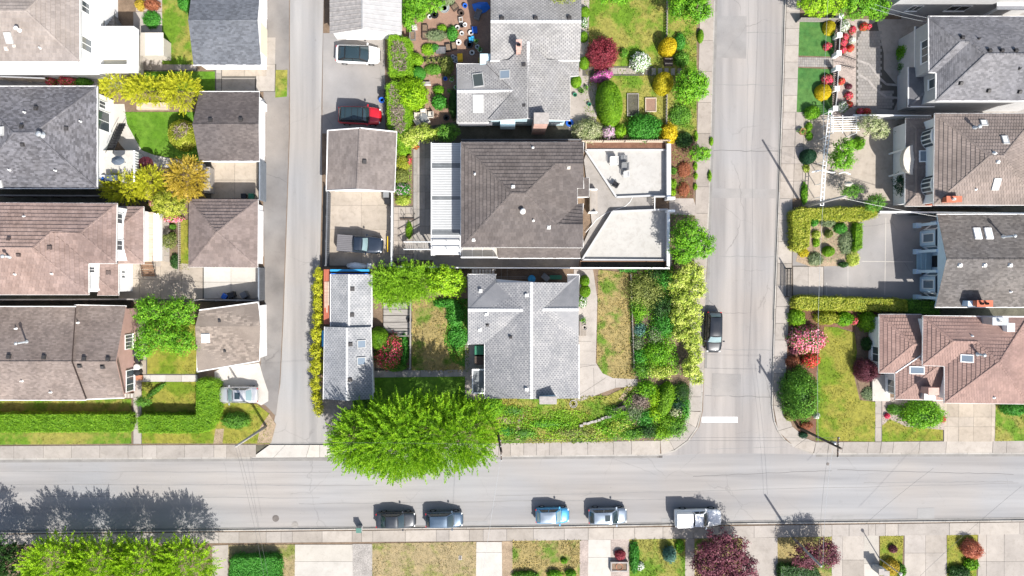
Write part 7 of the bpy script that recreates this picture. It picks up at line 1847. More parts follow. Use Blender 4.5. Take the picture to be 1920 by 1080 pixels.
S_('shrub', 'green bush at the bottom edge of the strip between driveways', 1690, 1070, 9, 12, 0.7, 'leaf_green', 0.12)
for k, (x, y, rx, ry) in enumerate(((985, 1080, 24, 8), (1040, 1078, 14, 8), (1070, 1076, 10, 7))):
 S_('shrub', ['shaded bush at the left end of the lower fence', 'bright bush in the middle of the lower fence', 'bright bush at the right end of the lower fence'][k], x, y, rx, ry, 0.7, 'leaf_green' if k == 0 else 'leaf_bright', 0.13)

groundcover('tangle of mixed low greenery filling the corner garden', [(1195, 722), (1290, 720), (1290, 780), (1262, 818), (1150, 824), (1110, 800), (1150, 775)], 'leaf_bright', .85, 150)
groundcover('low greenery between the bushes of the bungalow front bed', [(1186, 508), (1262, 500), (1258, 600), (1275, 700), (1195, 712), (1190, 600)], 'leaf_bright', .9, 130)
groundcover('low greenery in the bed beside the mushroom grey garage', [(742, 262), (772, 262), (772, 384), (740, 384)], 'leaf_lime', .5, 90, .13)
groundcover('lush weeds across the lower lawn of the bungalow', [(935, 755), (1010, 765), (1090, 770), (1130, 790), (1150, 826), (1000, 828), (985, 800), (940, 800)], 'leaf_lime', .3, 80)
groundcover('scattered weeds and grass below the upper right lawn', [(1256, 60), (1305, 60), (1305, 250), (1256, 240)], 'leaf_olive', .3, 40)
groundcover('low plants in the hedged flower bed', [(1522, 412), (1604, 415), (1600, 490), (1525, 494)], 'leaf_sage', .3, 40, .12)
groundcover('dry pale weeds at the lower edge of the corner garden', [(1090, 800), (1260, 818), (1255, 826), (1000, 829)], 'leaf_varieg', .25, 60, .15)
groundcover('mixed low plants in the cluttered garden', [(800, 100), (850, 110), (855, 150), (800, 145)], 'leaf_olive', .4, 60, .13)
groundcover('bronze and green planting in the bark bed beside the chair terrace', [(1259, 262), (1300, 258), (1300, 372), (1259, 372)], 'leaf_olive', .4, 45, .14)
groundcover('weedy greenery under the round tree beside the empty terrace', [(1258, 400), (1302, 404), (1300, 500), (1258, 500)], 'leaf_green', .4, 70, .15)
S_('shrub', 'upper rust coloured mound in the bark bed', 1283, 318, 12, 14, 0.5, 'leaf_rust', 0.1)
S_('shrub', 'lower rust coloured mound in the bark bed', 1282, 355, 11, 13, 0.5, 'leaf_rust', 0.1)
# ================================================================== vehicles
carpaint('paint_white', (0.78, 0.78, 0.77), 0.0)
carpaint('paint_red', (0.50, 0.012, 0.022), 0.2)
carpaint('paint_navy', (0.022, 0.032, 0.05), 0.4)
carpaint('paint_silver', (0.50, 0.50, 0.50), 0.55)
carpaint('paint_black', (0.014, 0.017, 0.022), 0.3)
carpaint('paint_graphite', (0.03, 0.035, 0.042), 0.35)
carpaint('paint_steel', (0.06, 0.095, 0.14), 0.45)
carpaint('paint_sky', (0.05, 0.28, 0.50), 0.35)
carpaint('paint_pearl', (0.20, 0.245, 0.30), 0.45)
glass('car_glass', (0.02, 0.035, 0.042), 0.05)
glass('car_glass_pale', (0.17, 0.24, 0.25), 0.12)
plain('tyre', (0.015, 0.015, 0.015), 0.8)
glass('lamp_clear', (0.75, 0.75, 0.74), 0.1)
glass('lamp_red', (0.45, 0.01, 0.015), 0.1)
plain('vinyl_grey', (0.135, 0.13, 0.135), 0.75, var=0.1)
plain('trim_black', (0.02, 0.02, 0.021), 0.5)

def loft(secs, mi=0, closed=False):
 """skin through cross sections (lists of equal length)"""
 mb = MB(); n = len(secs[0])
 vs = [p for s in secs for p in s]; fs = []
 for k in range(len(secs) - 1):
  for i in range(n - 1):
   fs.append([k * n + i, k * n + i + 1, (k + 1) * n + i + 1, (k + 1) * n + i])
 fs.append(list(range(n - 1, -1, -1))); fs.append([(len(secs) - 1) * n + i for i in range(n)])
 mb.add(vs, fs, mi, 0.5)
 return mb
def quadpatch(c, u0, u1, v0, v1, n=5, m=3, bulge=0.0, out=Vector((0, 0, 1)), mi=0):
 """grid over the quad c (four Vectors: bottom-left, bottom-right, top-right, top-left), pushed out by bulge"""
 mb = MB(); vs = []; fs = []
 for j in range(m + 1):
  for i in range(n + 1):
   u = u0 + (u1 - u0) * i / n; v = v0 + (v1 - v0) * j / m
   p = (c[0] * (1 - u) + c[1] * u) * (1 - v) + (c[3] * (1 - u) + c[2] * u) * v
   p = p + out * (bulge * (1 - (2 * u - 1) ** 2) * (0.6 + 0.4 * (1 - (2 * v - 1) ** 2)))
   vs.append(tuple(p))
 for j in range(m):
  for i in range(n): fs.append([j * (n + 1) + i, j * (n + 1) + i + 1, (j + 1) * (n + 1) + i + 1, (j + 1) * (n + 1) + i])
 return mb.add(vs, fs, mi, 0.5)

def car(label, px, py, ang, L, W, paint, kind='sedan', z=0.0, roof=None, glassm='car_glass', cat='car', name='parked_car', sunroof=False, rails=False, cover=None, zr=0.8, roofz=None, cabin=None):
 """ang: heading in degrees in the picture plane (0 = right, 90 = up)"""
 x, y, _ = P(px, py, zr)
 t = thing(name, label, cat, (x, y, z), None, math.radians(ang))
 B = dict(sedan=(0.21, 0.06, -0.23, -0.37, 1.45, 0.93), hatch=(0.24, 0.08, -0.37, -0.47, 1.50, 0.95), suv=(0.22, 0.09, -0.40, -0.475, 1.68, 1.05), coupe=(0.25, 0.06, -0.25, -0.44, 1.46, 0.92), pickup=(0.17, 0.06, -0.11, -0.14, 1.78, 1.12))[kind]
 wb, wt, rt, rb, zr_, zb = B; zr_ = roofz or zr_
 hw = W / 2
 def half(w, zl, zs, zt):   # right half then mirrored
  h_ = [(w * 0.86, zl), (w * 0.985, zl + 0.12), (w, zs * 0.62), (w * 0.985, zs - 0.10), (w * 0.93, zs - 0.01), (w * 0.62, zt - 0.008), (w * 0.3, zt + 0.008), (0, zt + 0.014)]
  return [(-a, b) for a, b in h_] + [(a, b) for a, b in h_[-2::-1]]
 zl = 0.26 if kind not in ('suv', 'pickup') else 0.34
 hoodz = zb - 0.10 if kind != 'coupe' else zb - 0.16
 st = [(-0.5, 0.60, 0.48, zb * 0.78, zb * 0.80), (-0.495, 0.76, zl + .1, zb * 0.88, zb * 0.90), (-0.48, 0.88, zl + .03, zb * .95, zb * .97), (-0.45, 0.955, zl, zb, zb), (-0.36, 0.99, zl, zb, zb), (0.0, 1.0, zl, zb, zb), (wb, 0.985, zl, zb - 0.02, zb - 0.01),
          (0.34, 0.965, zl, hoodz - 0.02, hoodz + 0.01), (0.41, 0.92, zl, hoodz - 0.07, hoodz - 0.02), (0.455, 0.83, zl, hoodz - 0.13, hoodz - 0.085), (0.482, 0.70, zl + .05, hoodz - 0.20, hoodz - 0.17), (0.496, 0.52, zl + .1, hoodz - .27, hoodz - .25), (0.5, 0.36, 0.45, hoodz - 0.32, hoodz - 0.30)]
 if kind == 'pickup':
  st[0] = (-0.5, 0.93, 0.5, zb * 0.95, zb * .96); st[1] = (-0.495, 0.97, 0.42, zb, zb); st[2] = (-0.48, 0.985, 0.4, zb, zb); st[3] = (-.45, .99, zl, zb, zb)
 secs = [[(a * L, b, c) for b, c in half(w * hw, l, s, tt)] for a, w, l, s, tt in st]
 loft(secs).build('body', paint, t, True, local=True)
 # cabin
 cb, ct = hw * 0.90, hw * (0.70 if kind not in ('suv', 'pickup') else 0.76)
 V = Vector
 fb, ft, rtt, rbb = wb * L, wt * L, rt * L, rb * L
 FBL, FBR, FTR, FTL = V((fb, cb, zb - .02)), V((fb, -cb, zb - .02)), V((ft, -ct, zr_ - .05)), V((ft, ct, zr_ - .05))
 RBL, RBR, RTR, RTL = V((rbb, cb * .94, zb - .02)), V((rbb, -cb * .94, zb - .02)), V((rtt, -ct * .95, zr_ - .06)), V((rtt, ct * .95, zr_ - .06))
 cab = MB()
 for q, out, bl in (((FBL, FBR, FTR, FTL), V((1, 0, 0.5)).normalized(), 0.10), ((RBR, RBL, RTL, RTR), V((-1, 0, .5)).normalized(), 0.06), ((FBR, RBR, RTR, FTR), V((0, -1, .2)), 0.02), ((RBL, FBL, FTL, RTL), V((0, 1, .2)), 0.02)):
  s = quadpatch(list(q), 0, 1, 0, 1, 6, 3, bl, out); cab.add(s.v, s.f, 0, 0.5)
 cab.build('cabin', cabin or paint, t, True, local=True)
 quadpatch([RTR, FTR, FTL, RTL], -0.01, 1.01, -0.01, 1.01, 6, 6, 0.0, V((0, 0, 1)))
 rf = MB(); vs = []; fs = []
 for j in range(7):
  for i in range(9):
   u, v = i / 8, j / 6
   p = (RTR * (1 - u) + FTR * u) * (1 - v) + (RTL * (1 - u) + FTL * u) * v
   p = p + V((0, 0, 0.065 * (1 - (2 * u - 1) ** 4) * (1 - (2 * v - 1) ** 4) + 0.004)); vs.append(tuple(p))
 for j in range(6):
  for i in range(8): fs.append([j * 9 + i, j * 9 + i + 1, (j + 1) * 9 + i + 1, (j + 1) * 9 + i])
 rf.add(vs, fs, 0, 0.5).build('roof', roof or paint, t, True, local=True)
 g1 = quadpatch([FBL, FBR, FTR, FTL], 0.06, 0.94, 0.08, 0.93, 6, 3, 0.115, V((1, 0, 0.5)).normalized())
 for i in range(len(g1.v)): g1.v[i] = (g1.v[i][0] + 0.012, g1.v[i][1], g1.v[i][2] + 0.014)
 g1.build('windscreen', glassm, t, True, local=True)
 g2 = quadpatch([RBR, RBL, RTL, RTR], 0.08, 0.92, 0.14 if kind != 'pickup' else .4, 0.92, 6, 3, 0.07, V((-1, 0, .5)).normalized())
 for i in range(len(g2.v)): g2.v[i] = (g2.v[i][0] - 0.012, g2.v[i][1], g2.v[i][2] + 0.014)
 g2.build('rear_window', glassm, t, True, local=True)
 for s, q in ((-1, (FBR, RBR, RTR, FTR)), (1, (FBL, RBL, RTL, FTL))):
  for u0, u1 in ((0.07, 0.46), (0.5, 0.90)):
   g = quadpatch(list(q), u0, u1, 0.14, 0.9, 3, 2, 0.0, V((0, s, .2)))
   g.v = [(a, b + s * 0.035, c + 0.012) for a, b, c in g.v]
   g.build('side_window', 'car_glass', t, True, local=True)
  m = MB(); m.box((fb - 0.12, s * (hw + 0.09), zb - .03), (0.14, 0.2, 0.13)); m.build('mirror', paint, t, local=True)
  MB().box((0.455 * L, s * hw * 0.66, hoodz - 0.235), (0.14, 0.30, 0.10), -s * 0.55).build('headlight', 'lamp_clear', t, local=True)
  MB().box((-0.478 * L, s * hw * 0.72, zb * 0.80), (0.12, 0.24, 0.13), s * 0.45).build('taillight', 'lamp_red', t, local=True)
  for xx in (-0.31 * L, 0.30 * L):
   R_ = 0.33 if kind not in ('suv', 'pickup') else 0.38
   w_ = MB().tube((xx, s * (hw - 0.20), R_), (xx, s * (hw + 0.012), R_), R_, R_, 16).build('wheel', 'tyre', t, True, local=True)
   MB().tube((xx, s * (hw), R_), (xx, s * (hw + 0.02), R_), R_ * 0.62, R_ * 0.58, 12).build('rim', 'steel', w_, local=True)
 MB().box((0.495 * L, 0, 0.42), (0.06, hw * 1.1, 0.14)).build('bumper', 'trim_black' if kind != 'pickup' else 'steel', t, local=True)
 ln_ = MB(); ln_.prism([(fb + .10, -hw * .8), (fb + .13, -hw * .8), (fb + .13, hw * .8), (fb + .10, hw * .8)], zb - .03, zb + .018); ln_.build('hood_gap', 'trim_black', t, local=True)
 wip = MB().tube((fb + 0.05, -cb * .6, zb + .02), (fb + .02, cb * .55, zb + .03), 0.015, n=5); wip.build('wiper', 'trim_black', t, local=True)
 if sunroof: MB().prism([(ft - .75, -ct * .55), (ft - .2, -ct * .55), (ft - .2, ct * .55), (ft - .75, ct * .55)], zr_ - .03, zr_ + 0.024).build('sunroof', 'car_glass', t, local=True)
 if rails:
  for s in (-1, 1): MB().tube((rtt + .1, s * ct * .86, zr_ + .07), (ft - .1, s * ct * .86, zr_ + .07), 0.025, n=6).build('roof_rail', 'trim_black', t, local=True)
  for k in range(3):
   xx = rtt + (ft - rtt) * (0.2 + 0.3 * k); MB().box((xx, 0, zr_ + .02), (0.03, ct * 1.6, 0.03)).build('roof_seam', 'trim_black', t, local=True)
 if kind == 'pickup':
  b0, b1 = -0.495 * L, rbb - 0.06
  if cover == 'vinyl':
   n = 9
   for k in range(n):
    ya = -hw * .96 + 2 * hw * .96 * k / n; MB().prism([(b0, ya + .012), (b1, ya + .012), (b1, ya + 2 * hw * .96 / n - .012), (b0, ya + 2 * hw * .96 / n - .012)], zb - .02, zb + 0.05).build('cover_slat', 'vinyl_grey', t, local=True)
   MB().prism([(b0, -hw * .97), (b1, -hw * .97), (b1, hw * .97), (b0, hw * .97)], zb - .05, zb + .035).build('bed_cover', 'trim_black', t, local=True)
  else:
   cp = loft([[(b0 + .05, -hw * .93, zb - .02), (b0 + .05, -hw * .80, zb + .58), (b0 + .05, 0, zb + .63), (b0 + .05, hw * .80, zb + .58), (b0 + .05, hw * .93, zb - .02)], [(b1, -hw * .93, zb - .02), (b1, -hw * .80, zb + .58), (b1, 0, zb + .63), (b1, hw * .80, zb + .58), (b1, hw * .93, zb - .02)]])
   cp.build('canopy', 'paint_white', t, False, local=True)
   MB().prism([(b1 + .01, -hw * .8), (b1 + .05, -hw * .8), (b1 + .05, hw * .8), (b1 + .01, hw * .8)], zb - .02, zb + .5).build('canopy_front', 'trim_black', t, local=True)
 return t
car('white electric car with dark glass roof on the driveway by the white metal roof', 671, 102, -2, 4.7, 1.92, 'paint_white', 'coupe', 0.115, roof='car_glass', glassm='car_glass', cabin='trim_black')
car('red sport utility car with black roof parked above the mushroom grey garage', 675, 217, -2, 4.55, 1.88, 'paint_red', 'suv', 0.115, roof='car_glass', rails=True, cabin='trim_black')
car('dark navy pickup with grey slatted bed cover on the concrete driveway', 676, 458, -4, 4.85, 1.82, 'paint_navy', 'pickup', 0.135, cover='vinyl', name='pickup_truck', cat='pickup', glassm='car_glass_pale', roofz=1.66)
car('silver sedan with sunroof parked beside the corner hedge', 446, 740, 180, 4.35, 1.74, 'paint_silver', 'sedan', 0.128, sunroof=True, glassm='car_glass_pale')
car('black car parked alone along the side street', 1339, 623, -91, 4.35, 1.76, 'paint_black', 'hatch', 0.006, glassm='car_glass_pale')
car('dark grey car, leftmost of the row parked along the street', 742, 976, 0.5, 4.25, 1.72, 'paint_graphite', 'sedan', 0.002)
car('steel blue hatchback, second from left along the street', 833, 975, 0.8, 4.0, 1.70, 'paint_steel', 'hatch', 0.002)
car('small sky blue hatchback with pale roof in the row along the street', 1036, 967, 0.6, 3.6, 1.66, 'paint_sky', 'hatch', 0.002, roof='paint_pearl', glassm='car_glass_pale')
car('grey blue hatchback with sunroof, last car before the white pickup', 1140, 968, 0.8, 4.15, 1.72, 'paint_pearl', 'hatch', 0.002, sunroof=True)
car('white pickup with white bed canopy parked beside the purple tree', 1309, 971, 1.0, 5.0, 1.82, 'paint_white', 'pickup', 0.002, name='pickup_truck', cat='pickup', roofz=1.68)

# ================================================================== poles and wires
woodmat('pole_wood', (0.075, 0.06, 0.05), 2); plain('pole_grey', (0.30, 0.285, 0.27), 0.8, var=0.2)
def upole(label, base, top, h, mat, arm=None, r=0.15):
 b = P(*base, 0.08); t_ = P(*top, h)
 o = thing('utility_pole', label, 'pole', b)
 MB().tube(b, t_, r, r * 0.7, 10).build('pole', mat, o, True)
 if arm:
  a = math.radians(arm); d = (math.cos(a) * 0.95, math.sin(a) * 0.95)
  c = Vector(b).lerp(Vector(t_), 0.93)
  MB().box((c.x, c.y, c.z), (1.9, 0.11, 0.12), a).build('crossarm', 'wood_dark', o)
  for k in (-1, -0.45, 0.45, 1): MB().lathe((c.x + d[0] * k * .95, c.y + d[1] * k * .95, c.z + .12), [(0.03, 0), (0.05, 0.05), (0.06, 0.1), (0.03, 0.16)], 8).build('insulator', 'plastic_white', o)
 return t_, o
tA, _ = upole('grey leaning utility pole on the corner of the back lane', (499, 799), (442, 837), 8.6, 'pole_grey')
tB, _ = upole('black utility pole beside the huge lime tree', (931, 797), (940, 848), 11.2, 'pole_wood', 92)
tC, oC = upole('black utility pole on the corner lawn with short crossarms', (1497, 801), (1577, 841), 9.1, 'pole_wood', 88)
tD, _ = upole('grey utility pole rising through the lower purple tree', (1488, 1010), (1540, 1062), 6.3, 'pole_grey')
tE, oE = upole('grey utility pole with bracket at the golden hedge corner', (1505, 388), (1584, 368), 8.9, 'pole_grey')
c = Vector(P(1497, 801, 0.1)).lerp(Vector(tC), 0.72); MB().lathe((c.x + .35, c.y, c.z), [(0.02, 0), (0.2, 0.03), (0.21, 0.6), (0.17, 0.68), (0.04, 0.7)], 12).build('transformer', 'steel', oC, True)
lp = thing('lamp_post', 'slender lamp post standing between the lower right driveways', 'lamp post', P(1649, 1047, 0.1))
MB().tube(P(1649, 1047, 0.1), (*P(1649, 1047, 0.1)[:2], 3.8), 0.06, 0.045).build('post', 'galvanised', lp); MB().lathe((*P(1649, 1047, 0.1)[:2], 3.8), [(0.05, 0), (0.15, 0.05), (0.17, 0.2), (0.04, 0.32)], 10).build('lantern', 'plastic_white', lp)
plain('cable', (0.10, 0.10, 0.10), 0.6)
def wire(label, a, b, sag=0.5, r=0.017, n=14, mat='cable'):
 r *= 0.6
 mb = MB(); a, b = Vector(a), Vector(b); p = None
 for k in range(n + 1):
  t = k / n; q = a.lerp(b, t); q.z -= sag * 4 * t * (1 - t)
  if p is not None: mb.tube(p, q, r, n=5, cap=False, rnd=0.5)
  p = q
 return solo(mb, 'overhead_wire', mat, label, 'wire')
def off(t, dx, dy, dz): return (t[0] + dx, t[1] + dy, t[2] + dz)
wire('upper overhead wire between the black pole by the huge tree and the corner pole', off(tB, 0, .9, -.7), off(tC, 0, .9, -.5), 0.5)
wire('lower overhead wire between the black pole by the huge tree and the corner pole', off(tB, 0, .4, -2.2), off(tC, 0, .3, -1.6), 0.4, 0.022)
wire('overhead wire crossing the crown of the huge lime tree to the lane pole', off(tA, 0, .2, -.3), off(tB, 0, .5, -.8), 0.5)
wire('overhead wire running from the lane pole to the left edge', off(tA, 0, .2, -.4), (-80, -16.4, 9), 0.5)
wire('overhead wire from the lane pole down across the street', off(tA, .1, 0, -.3), (*P(508, 1110, 6.5)[:2], 6.5), 0.4)
wire('second overhead wire from the lane pole across the street, left of the other', off(tA, -.3, 0, -.6), (*P(500, 1110, 5.5)[:2], 5.5), 0.4)
wire('pale overhead wire from the black pole by the huge tree across the street', off(tB, 0, -.5, -1.0), (*P(900, 1110, 6.5)[:2], 6.5), 0.5, 0.02, mat='galvanised')
wire('left of two vertical wires crossing the street below the corner pole', off(tC, -.9, 0, -.5), off(tD, -.2, .1, -.1), 0.4)
wire('right of two vertical wires crossing the street below the corner pole', off(tC, -.5, 0, -.5), off(tD, .2, .1, -.1), 0.4, 0.02, mat='galvanised')
wire('long wire along the east pavement between the corner pole and the hedge pole', off(tC, -1.6, .2, -1.2), off(tE, -1.6, 0, -.9), 0.5, 0.02, mat='galvanised')
wire('long wire along the east pavement from the hedge pole to the top edge', off(tE, -1.6, 0, -.9), (*P(1557, -70, 8)[:2], 8), 0.5, 0.02, mat='galvanised')
wire('service wire from the hedge pole to the charcoal roof', off(tE, 0, 0, -.9), P(1756, 406, 4.0), 0.35, 0.02, mat='pipe_white')
wire('service wire from the hedge pole to the lower clay tiled roof', off(tE, 0, 0, -.5), P(1700, 384, 3.2), 0.3)
wire('upper white service wire at the top right house', (*P(1640, 8, 7.5)[:2], 7.5), P(1742, 34, 5.7), 0.2, 0.02, mat='galvanised')
wire('lower white service wire at the top right house', (*P(1630, 14, 7.0)[:2], 7.0), P(1742, 42, 5.2), 0.2, 0.02, mat='galvanised')
wire('diagonal wire over the lower right driveways', (*P(1750, 878, 7)[:2], 7), (*P(1620, 985, 6)[:2], 6), 0.2)
wire('second diagonal wire right of the first over the street', (*P(1915, 912, 7)[:2], 7), (*P(1725, 1080, 6)[:2], 6), 0.2)

# ================================================================== fences, gates, low walls
def fence(label, a, b, h, mat, plank=0.16, gap=0.015, z0=0.1, rail='wood_grey', posts=True, th=0.03, name='fence', cap=None, zr=None, cat='fence', kind_part='plank'):
 A = P(*a, h if zr is None else zr); B = P(*b, h if zr is None else zr)
 A, B = Vector((A[0], A[1], 0)), Vector((B[0], B[1], 0)); d = B - A; L = d.length; d.normalize(); s = Vector((-d.y, d.x, 0))
 f = thing(name, label, cat, (*((A + B) / 2)[:2], z0))
 k = max(1, int(L / plank)); rz = math.atan2(d.y, d.x)
 first = None
 for i in range(k):
  c = A + d * (L * (i + .5) / k)
  if first is None:
   m = MB(); m.box((0, 0, 0), (L / k - gap, th, h - z0), rz); first = m.build(kind_part, mat, f, local=True)
   o = first
  else:
   o = first.copy(); COL.objects.link(o); ORG[o.name] = ORG[f.name]
  o.location = (c.x - f.location[0], c.y - f.location[1], random.uniform(-.01, .01))
 for zz in (z0 + 0.25 * (h - z0), h - 0.2 * (h - z0)):
  c = (A + B) / 2; MB().box((c.x - s.x * .05, c.y - s.y * .05, zz), (L, 0.05, 0.09), rz).build('rail', rail, f)
 if posts:
  n = max(2, int(L / 2.2) + 1)
  for i in range(n):
   c = A + d * (L * i / (n - 1)) - s * .09; MB().box((c.x, c.y, z0), (0.1, 0.1, h - z0 + .06), rz).build('post', rail, f)
 if cap:
  c = (A + B) / 2; MB().box((c.x, c.y, h), (L + .06, 0.14, 0.05), rz).build('cap_rail', cap, f)
 return f
fence('slate blue plank fence along the lane below the brown grey garage', (487, 300), (487, 374), 2.1, 'fence_slate', rail='fence_slate', cap='fence_slate')
fence('dark slatted fence along the lane below the square tiled garage', (485, 502), (485, 563), 2.0, 'fence_dark', rail='fence_dark', cap='fence_slate')
fence('dark rail fence along the lane beside the concrete driveway', (614, 360), (611, 498), 1.6, 'fence_dark', 0.2, 0.08, rail='fence_dark', cap='fence_dark')
fence('white fence right of the concrete driveway', (735, 360), (734, 498), 1.5, 'wall_grey', rail='wall_grey', cap='trim_white')
fence('thin white topped fence between brown roofed house and bungalow, left part', (740, 500), (880, 502), 1.5, 'wood_grey', rail='wood_grey', cap='trim_white')
fence('white topped fence above the silver bungalow roof', (880, 502), (1255, 503), 1.6, 'wood_grey', rail='wood_grey', cap='trim_white')
fence('dark fence with posts above the brown tiled roof', (865, 262), (1090, 262), 1.8, 'wood_dark', rail='wood_dark', cap='fence_dark')
fence('pale fence along the top of the planter box', (1092, 263), (1256, 262), 1.5, 'wood_pale', 0.2, 0.1, rail='wood_pale')
fence('white fence between the paved court and pergola garden', (1600, 216), (1745, 217), 1.8, 'wall_grey', rail='wall_grey', cap='trim_white')
fence('white fence above the charcoal roofed house', (1650, 397), (1920, 400), 1.7, 'wall_grey', rail='wall_grey', cap='trim_white')
fence('dark shaded fence between slate roof and pink roof', (-40, 366), (190, 367), 1.6, 'wood_dark', rail='wood_dark', cap='wood_grey_x')
fence('dark shaded fence between pink roof and taupe roof', (-40, 562), (270, 561), 1.6, 'wood_dark', rail='wood_dark', cap='wood_grey_x')
fence('pale wooden fence in the passage below the white balconies', (-40, 142), (84, 147), 1.5, 'wood_pale', rail='wood_pale', cap='trim_white')
fence('small fence behind the concrete patio of the square garage', (365, 562), (484, 563), 1.5, 'wood_grey', rail='wood_grey', cap='wood_grey_x')
fence('grey picket fence beside the covered deck and dry back lawn', (770, 560), (769, 692), 1.0, 'wood_grey', 0.16, 0.08, cap='wood_grey')
fence('thin low fence along the edge of the bungalow flower bed', (1184, 515), (1190, 690), 0.5, 'wood_grey', 0.3, 0.15)
fence('low wooden fence along the upper right lawn', (1253, -30), (1252, 66), 0.7, 'wood_pale', 0.3, 0.2)
fence('lower wooden fence along the upper right lawn', (1252, 178), (1251, 240), 0.7, 'wood_pale', 0.3, 0.2)
fence('low wooden fence between pink flowers and narrow lawn', (335, 412), (335, 508), 0.6, 'wood_pale', 0.2, 0.08)
fence('dark fence at the garden end of the white metal roofed garage', (769, 35), (767, 80), 1.2, 'wood_grey', 0.2, 0.02)
fence('dark metal gate of the blue fronted house', (1485, 503), (1484, 557), 1.5, 'iron', 0.14, 0.10, rail='iron', name='gate', cat='gate', kind_part='bar')
fence('white board fence at the top edge beside the yellow green tree', (1502, 33), (1576, 34), 1.3, 'wood_grey', 0.2, 0.02)
w = thing('garden_wall', 'grey stone retaining edge curving below the dark tub', 'wall', P(1120, 790, 0.1))
for k in range(16):
 t = k / 15; x = 1090 + 100 * t; y = 797 - 26 * t - 8 * t * t + random.uniform(-1, 1)
 X, Y, _ = P(x, y, 0.3); MB().box((X, Y, 0.1), (random.uniform(.3, .42), .25, random.uniform(.2, .32)), 0.3 + random.uniform(-.2, .2)).build('stone', 'stone_grey', w)
# balustrade with white pillars
bl = thing('balustrade', 'white pillared balustrade between turf squares and pebble bed', 'balustrade', P(1575, 110, 0.1))
for x, y in ((1578, 29), (1575, 65), (1573.5, 99), (1572, 127), (1570, 166), (1567, 203)):
 p = MB(); p.pbox(x - 3.5, y - 3.5, x + 3.5, y + 3.5, 0.1, 1.35); p = p.build('pillar', 'trim_white', bl); MB().pbox(x - 4.5, y - 4.5, x + 4.5, y + 4.5, 1.35, 1.45).build('pillar_cap', 'trim_white', p)
for (xa, ya), (xb, yb) in (((1578, 33), (1575, 61)), ((1575, 69), (1573.5, 95)), ((1572, 131), (1570, 162)), ((1570, 170), (1567, 199))):
 n = 8
 for k in range(n):
  x, y = xa + (xb - xa) * (k + .5) / n, ya + (yb - ya) * (k + .5) / n; MB().pbox(x - .8, y - .8, x + .8, y + .8, 0.2, 1.0).build('baluster', 'iron', bl)
 a, b = P(xa, ya, 1.0), P(xb, yb, 1.0); MB().tube(a, b, 0.045, n=6).build('rail', 'wall_grey', bl)
 a, b = P(xa, ya, 0.25), P(xb, yb, 0.25); MB().tube(a, b, 0.1, n=6).build('plinth', 'stone_grey', bl)
gt = thing('gate', 'open dark iron double gate of the balustrade', 'gate', P(1585, 113, 0.1))
for (xa, ya), (xb, yb) in (((1578, 103), (1604, 112)), ((1577, 122), (1602, 127))):
 for hh in (0.25, 1.15): MB().tube(P(xa, ya, hh), P(xb, yb, hh), 0.03, n=6).build('gate_rail', 'iron', gt)
 for k in range(6):
  x, y = xa + (xb - xa) * k / 5, ya + (yb - ya) * k / 5; a = P(x, y, 0.7); MB().tube((a[0], a[1], .15), (a[0], a[1], 1.2), 0.018, n=5).build('gate_bar', 'iron', gt)
# pergola garden
pg = thing('lattice_fence', 'tall white lattice fence along the pergola garden', 'fence', P(1548, 300, 0.1))
for i, (xa, ya, xb, yb) in enumerate(((1557, 208, 1545, 318), (1545, 318, 1541, 385))):
 for dx in (-3, 3):
  MB().tube(P(xa + dx, ya, 1.9), P(xb + dx, yb, 1.9), 0.05, n=6).build('rail', 'trim_white', pg)
 n = 14 if i == 0 else 8
 for k in range(n + 1):
  x, y = xa + (xb - xa) * k / n, ya + (yb - ya) * k / n; MB().tube(P(x - 3, y, 1.9), P(x + 3, y, 1.9), 0.035, n=5).build('rung', 'trim_white', pg)
  if k % 3 == 0:
   a = P(x, y, 1.9); MB().tube((a[0], a[1], .1), a, 0.04, n=6).build('post', 'trim_white', pg)
pr = thing('pergola', 'small white pergola of thin slats in the garden', 'pergola', P(1586, 232, 0.1))
for k in range(7): MB().tube(P(1558, 220 + k * 4.3, 2.3), P(1612, 219 + k * 4.3, 2.3), 0.035, n=5).build('slat', 'trim_white', pr)
for x in (1562, 1580, 1606): MB().tube(P(x, 216, 2.22), P(x, 250, 2.22), 0.04, n=5).build('beam', 'trim_white', pr)
for x, y in ((1562, 217), (1606, 217), (1562, 249), (1606, 249)):
 a = P(x, y, 2.2); MB().tube((a[0], a[1], .1), a, 0.05, n=6).build('post', 'trim_white', pr)
for k, (xa, ya, xb, yb) in enumerate(((1524, 322, 1567, 322), (1575, 325, 1596, 325))):
 m = MB(); X0, Y0, _ = P(xa, ya, 1.2); X1, Y1, _ = P(xb, yb, 1.2); p = None
 for i in range(9):
  t = i / 8; q = (X0 + (X1 - X0) * t, Y0 + .1 * math.sin(t * 6), 1.0 + .5 * math.sin(t * math.pi))
  if p: m.tube(p, q, 0.07, n=6)
  p = q
 solo(m, 'garden_arch', 'trim_white', ['left of two white curved arches over the court path', 'right of two white curved arches over the court path'][k], 'arch')

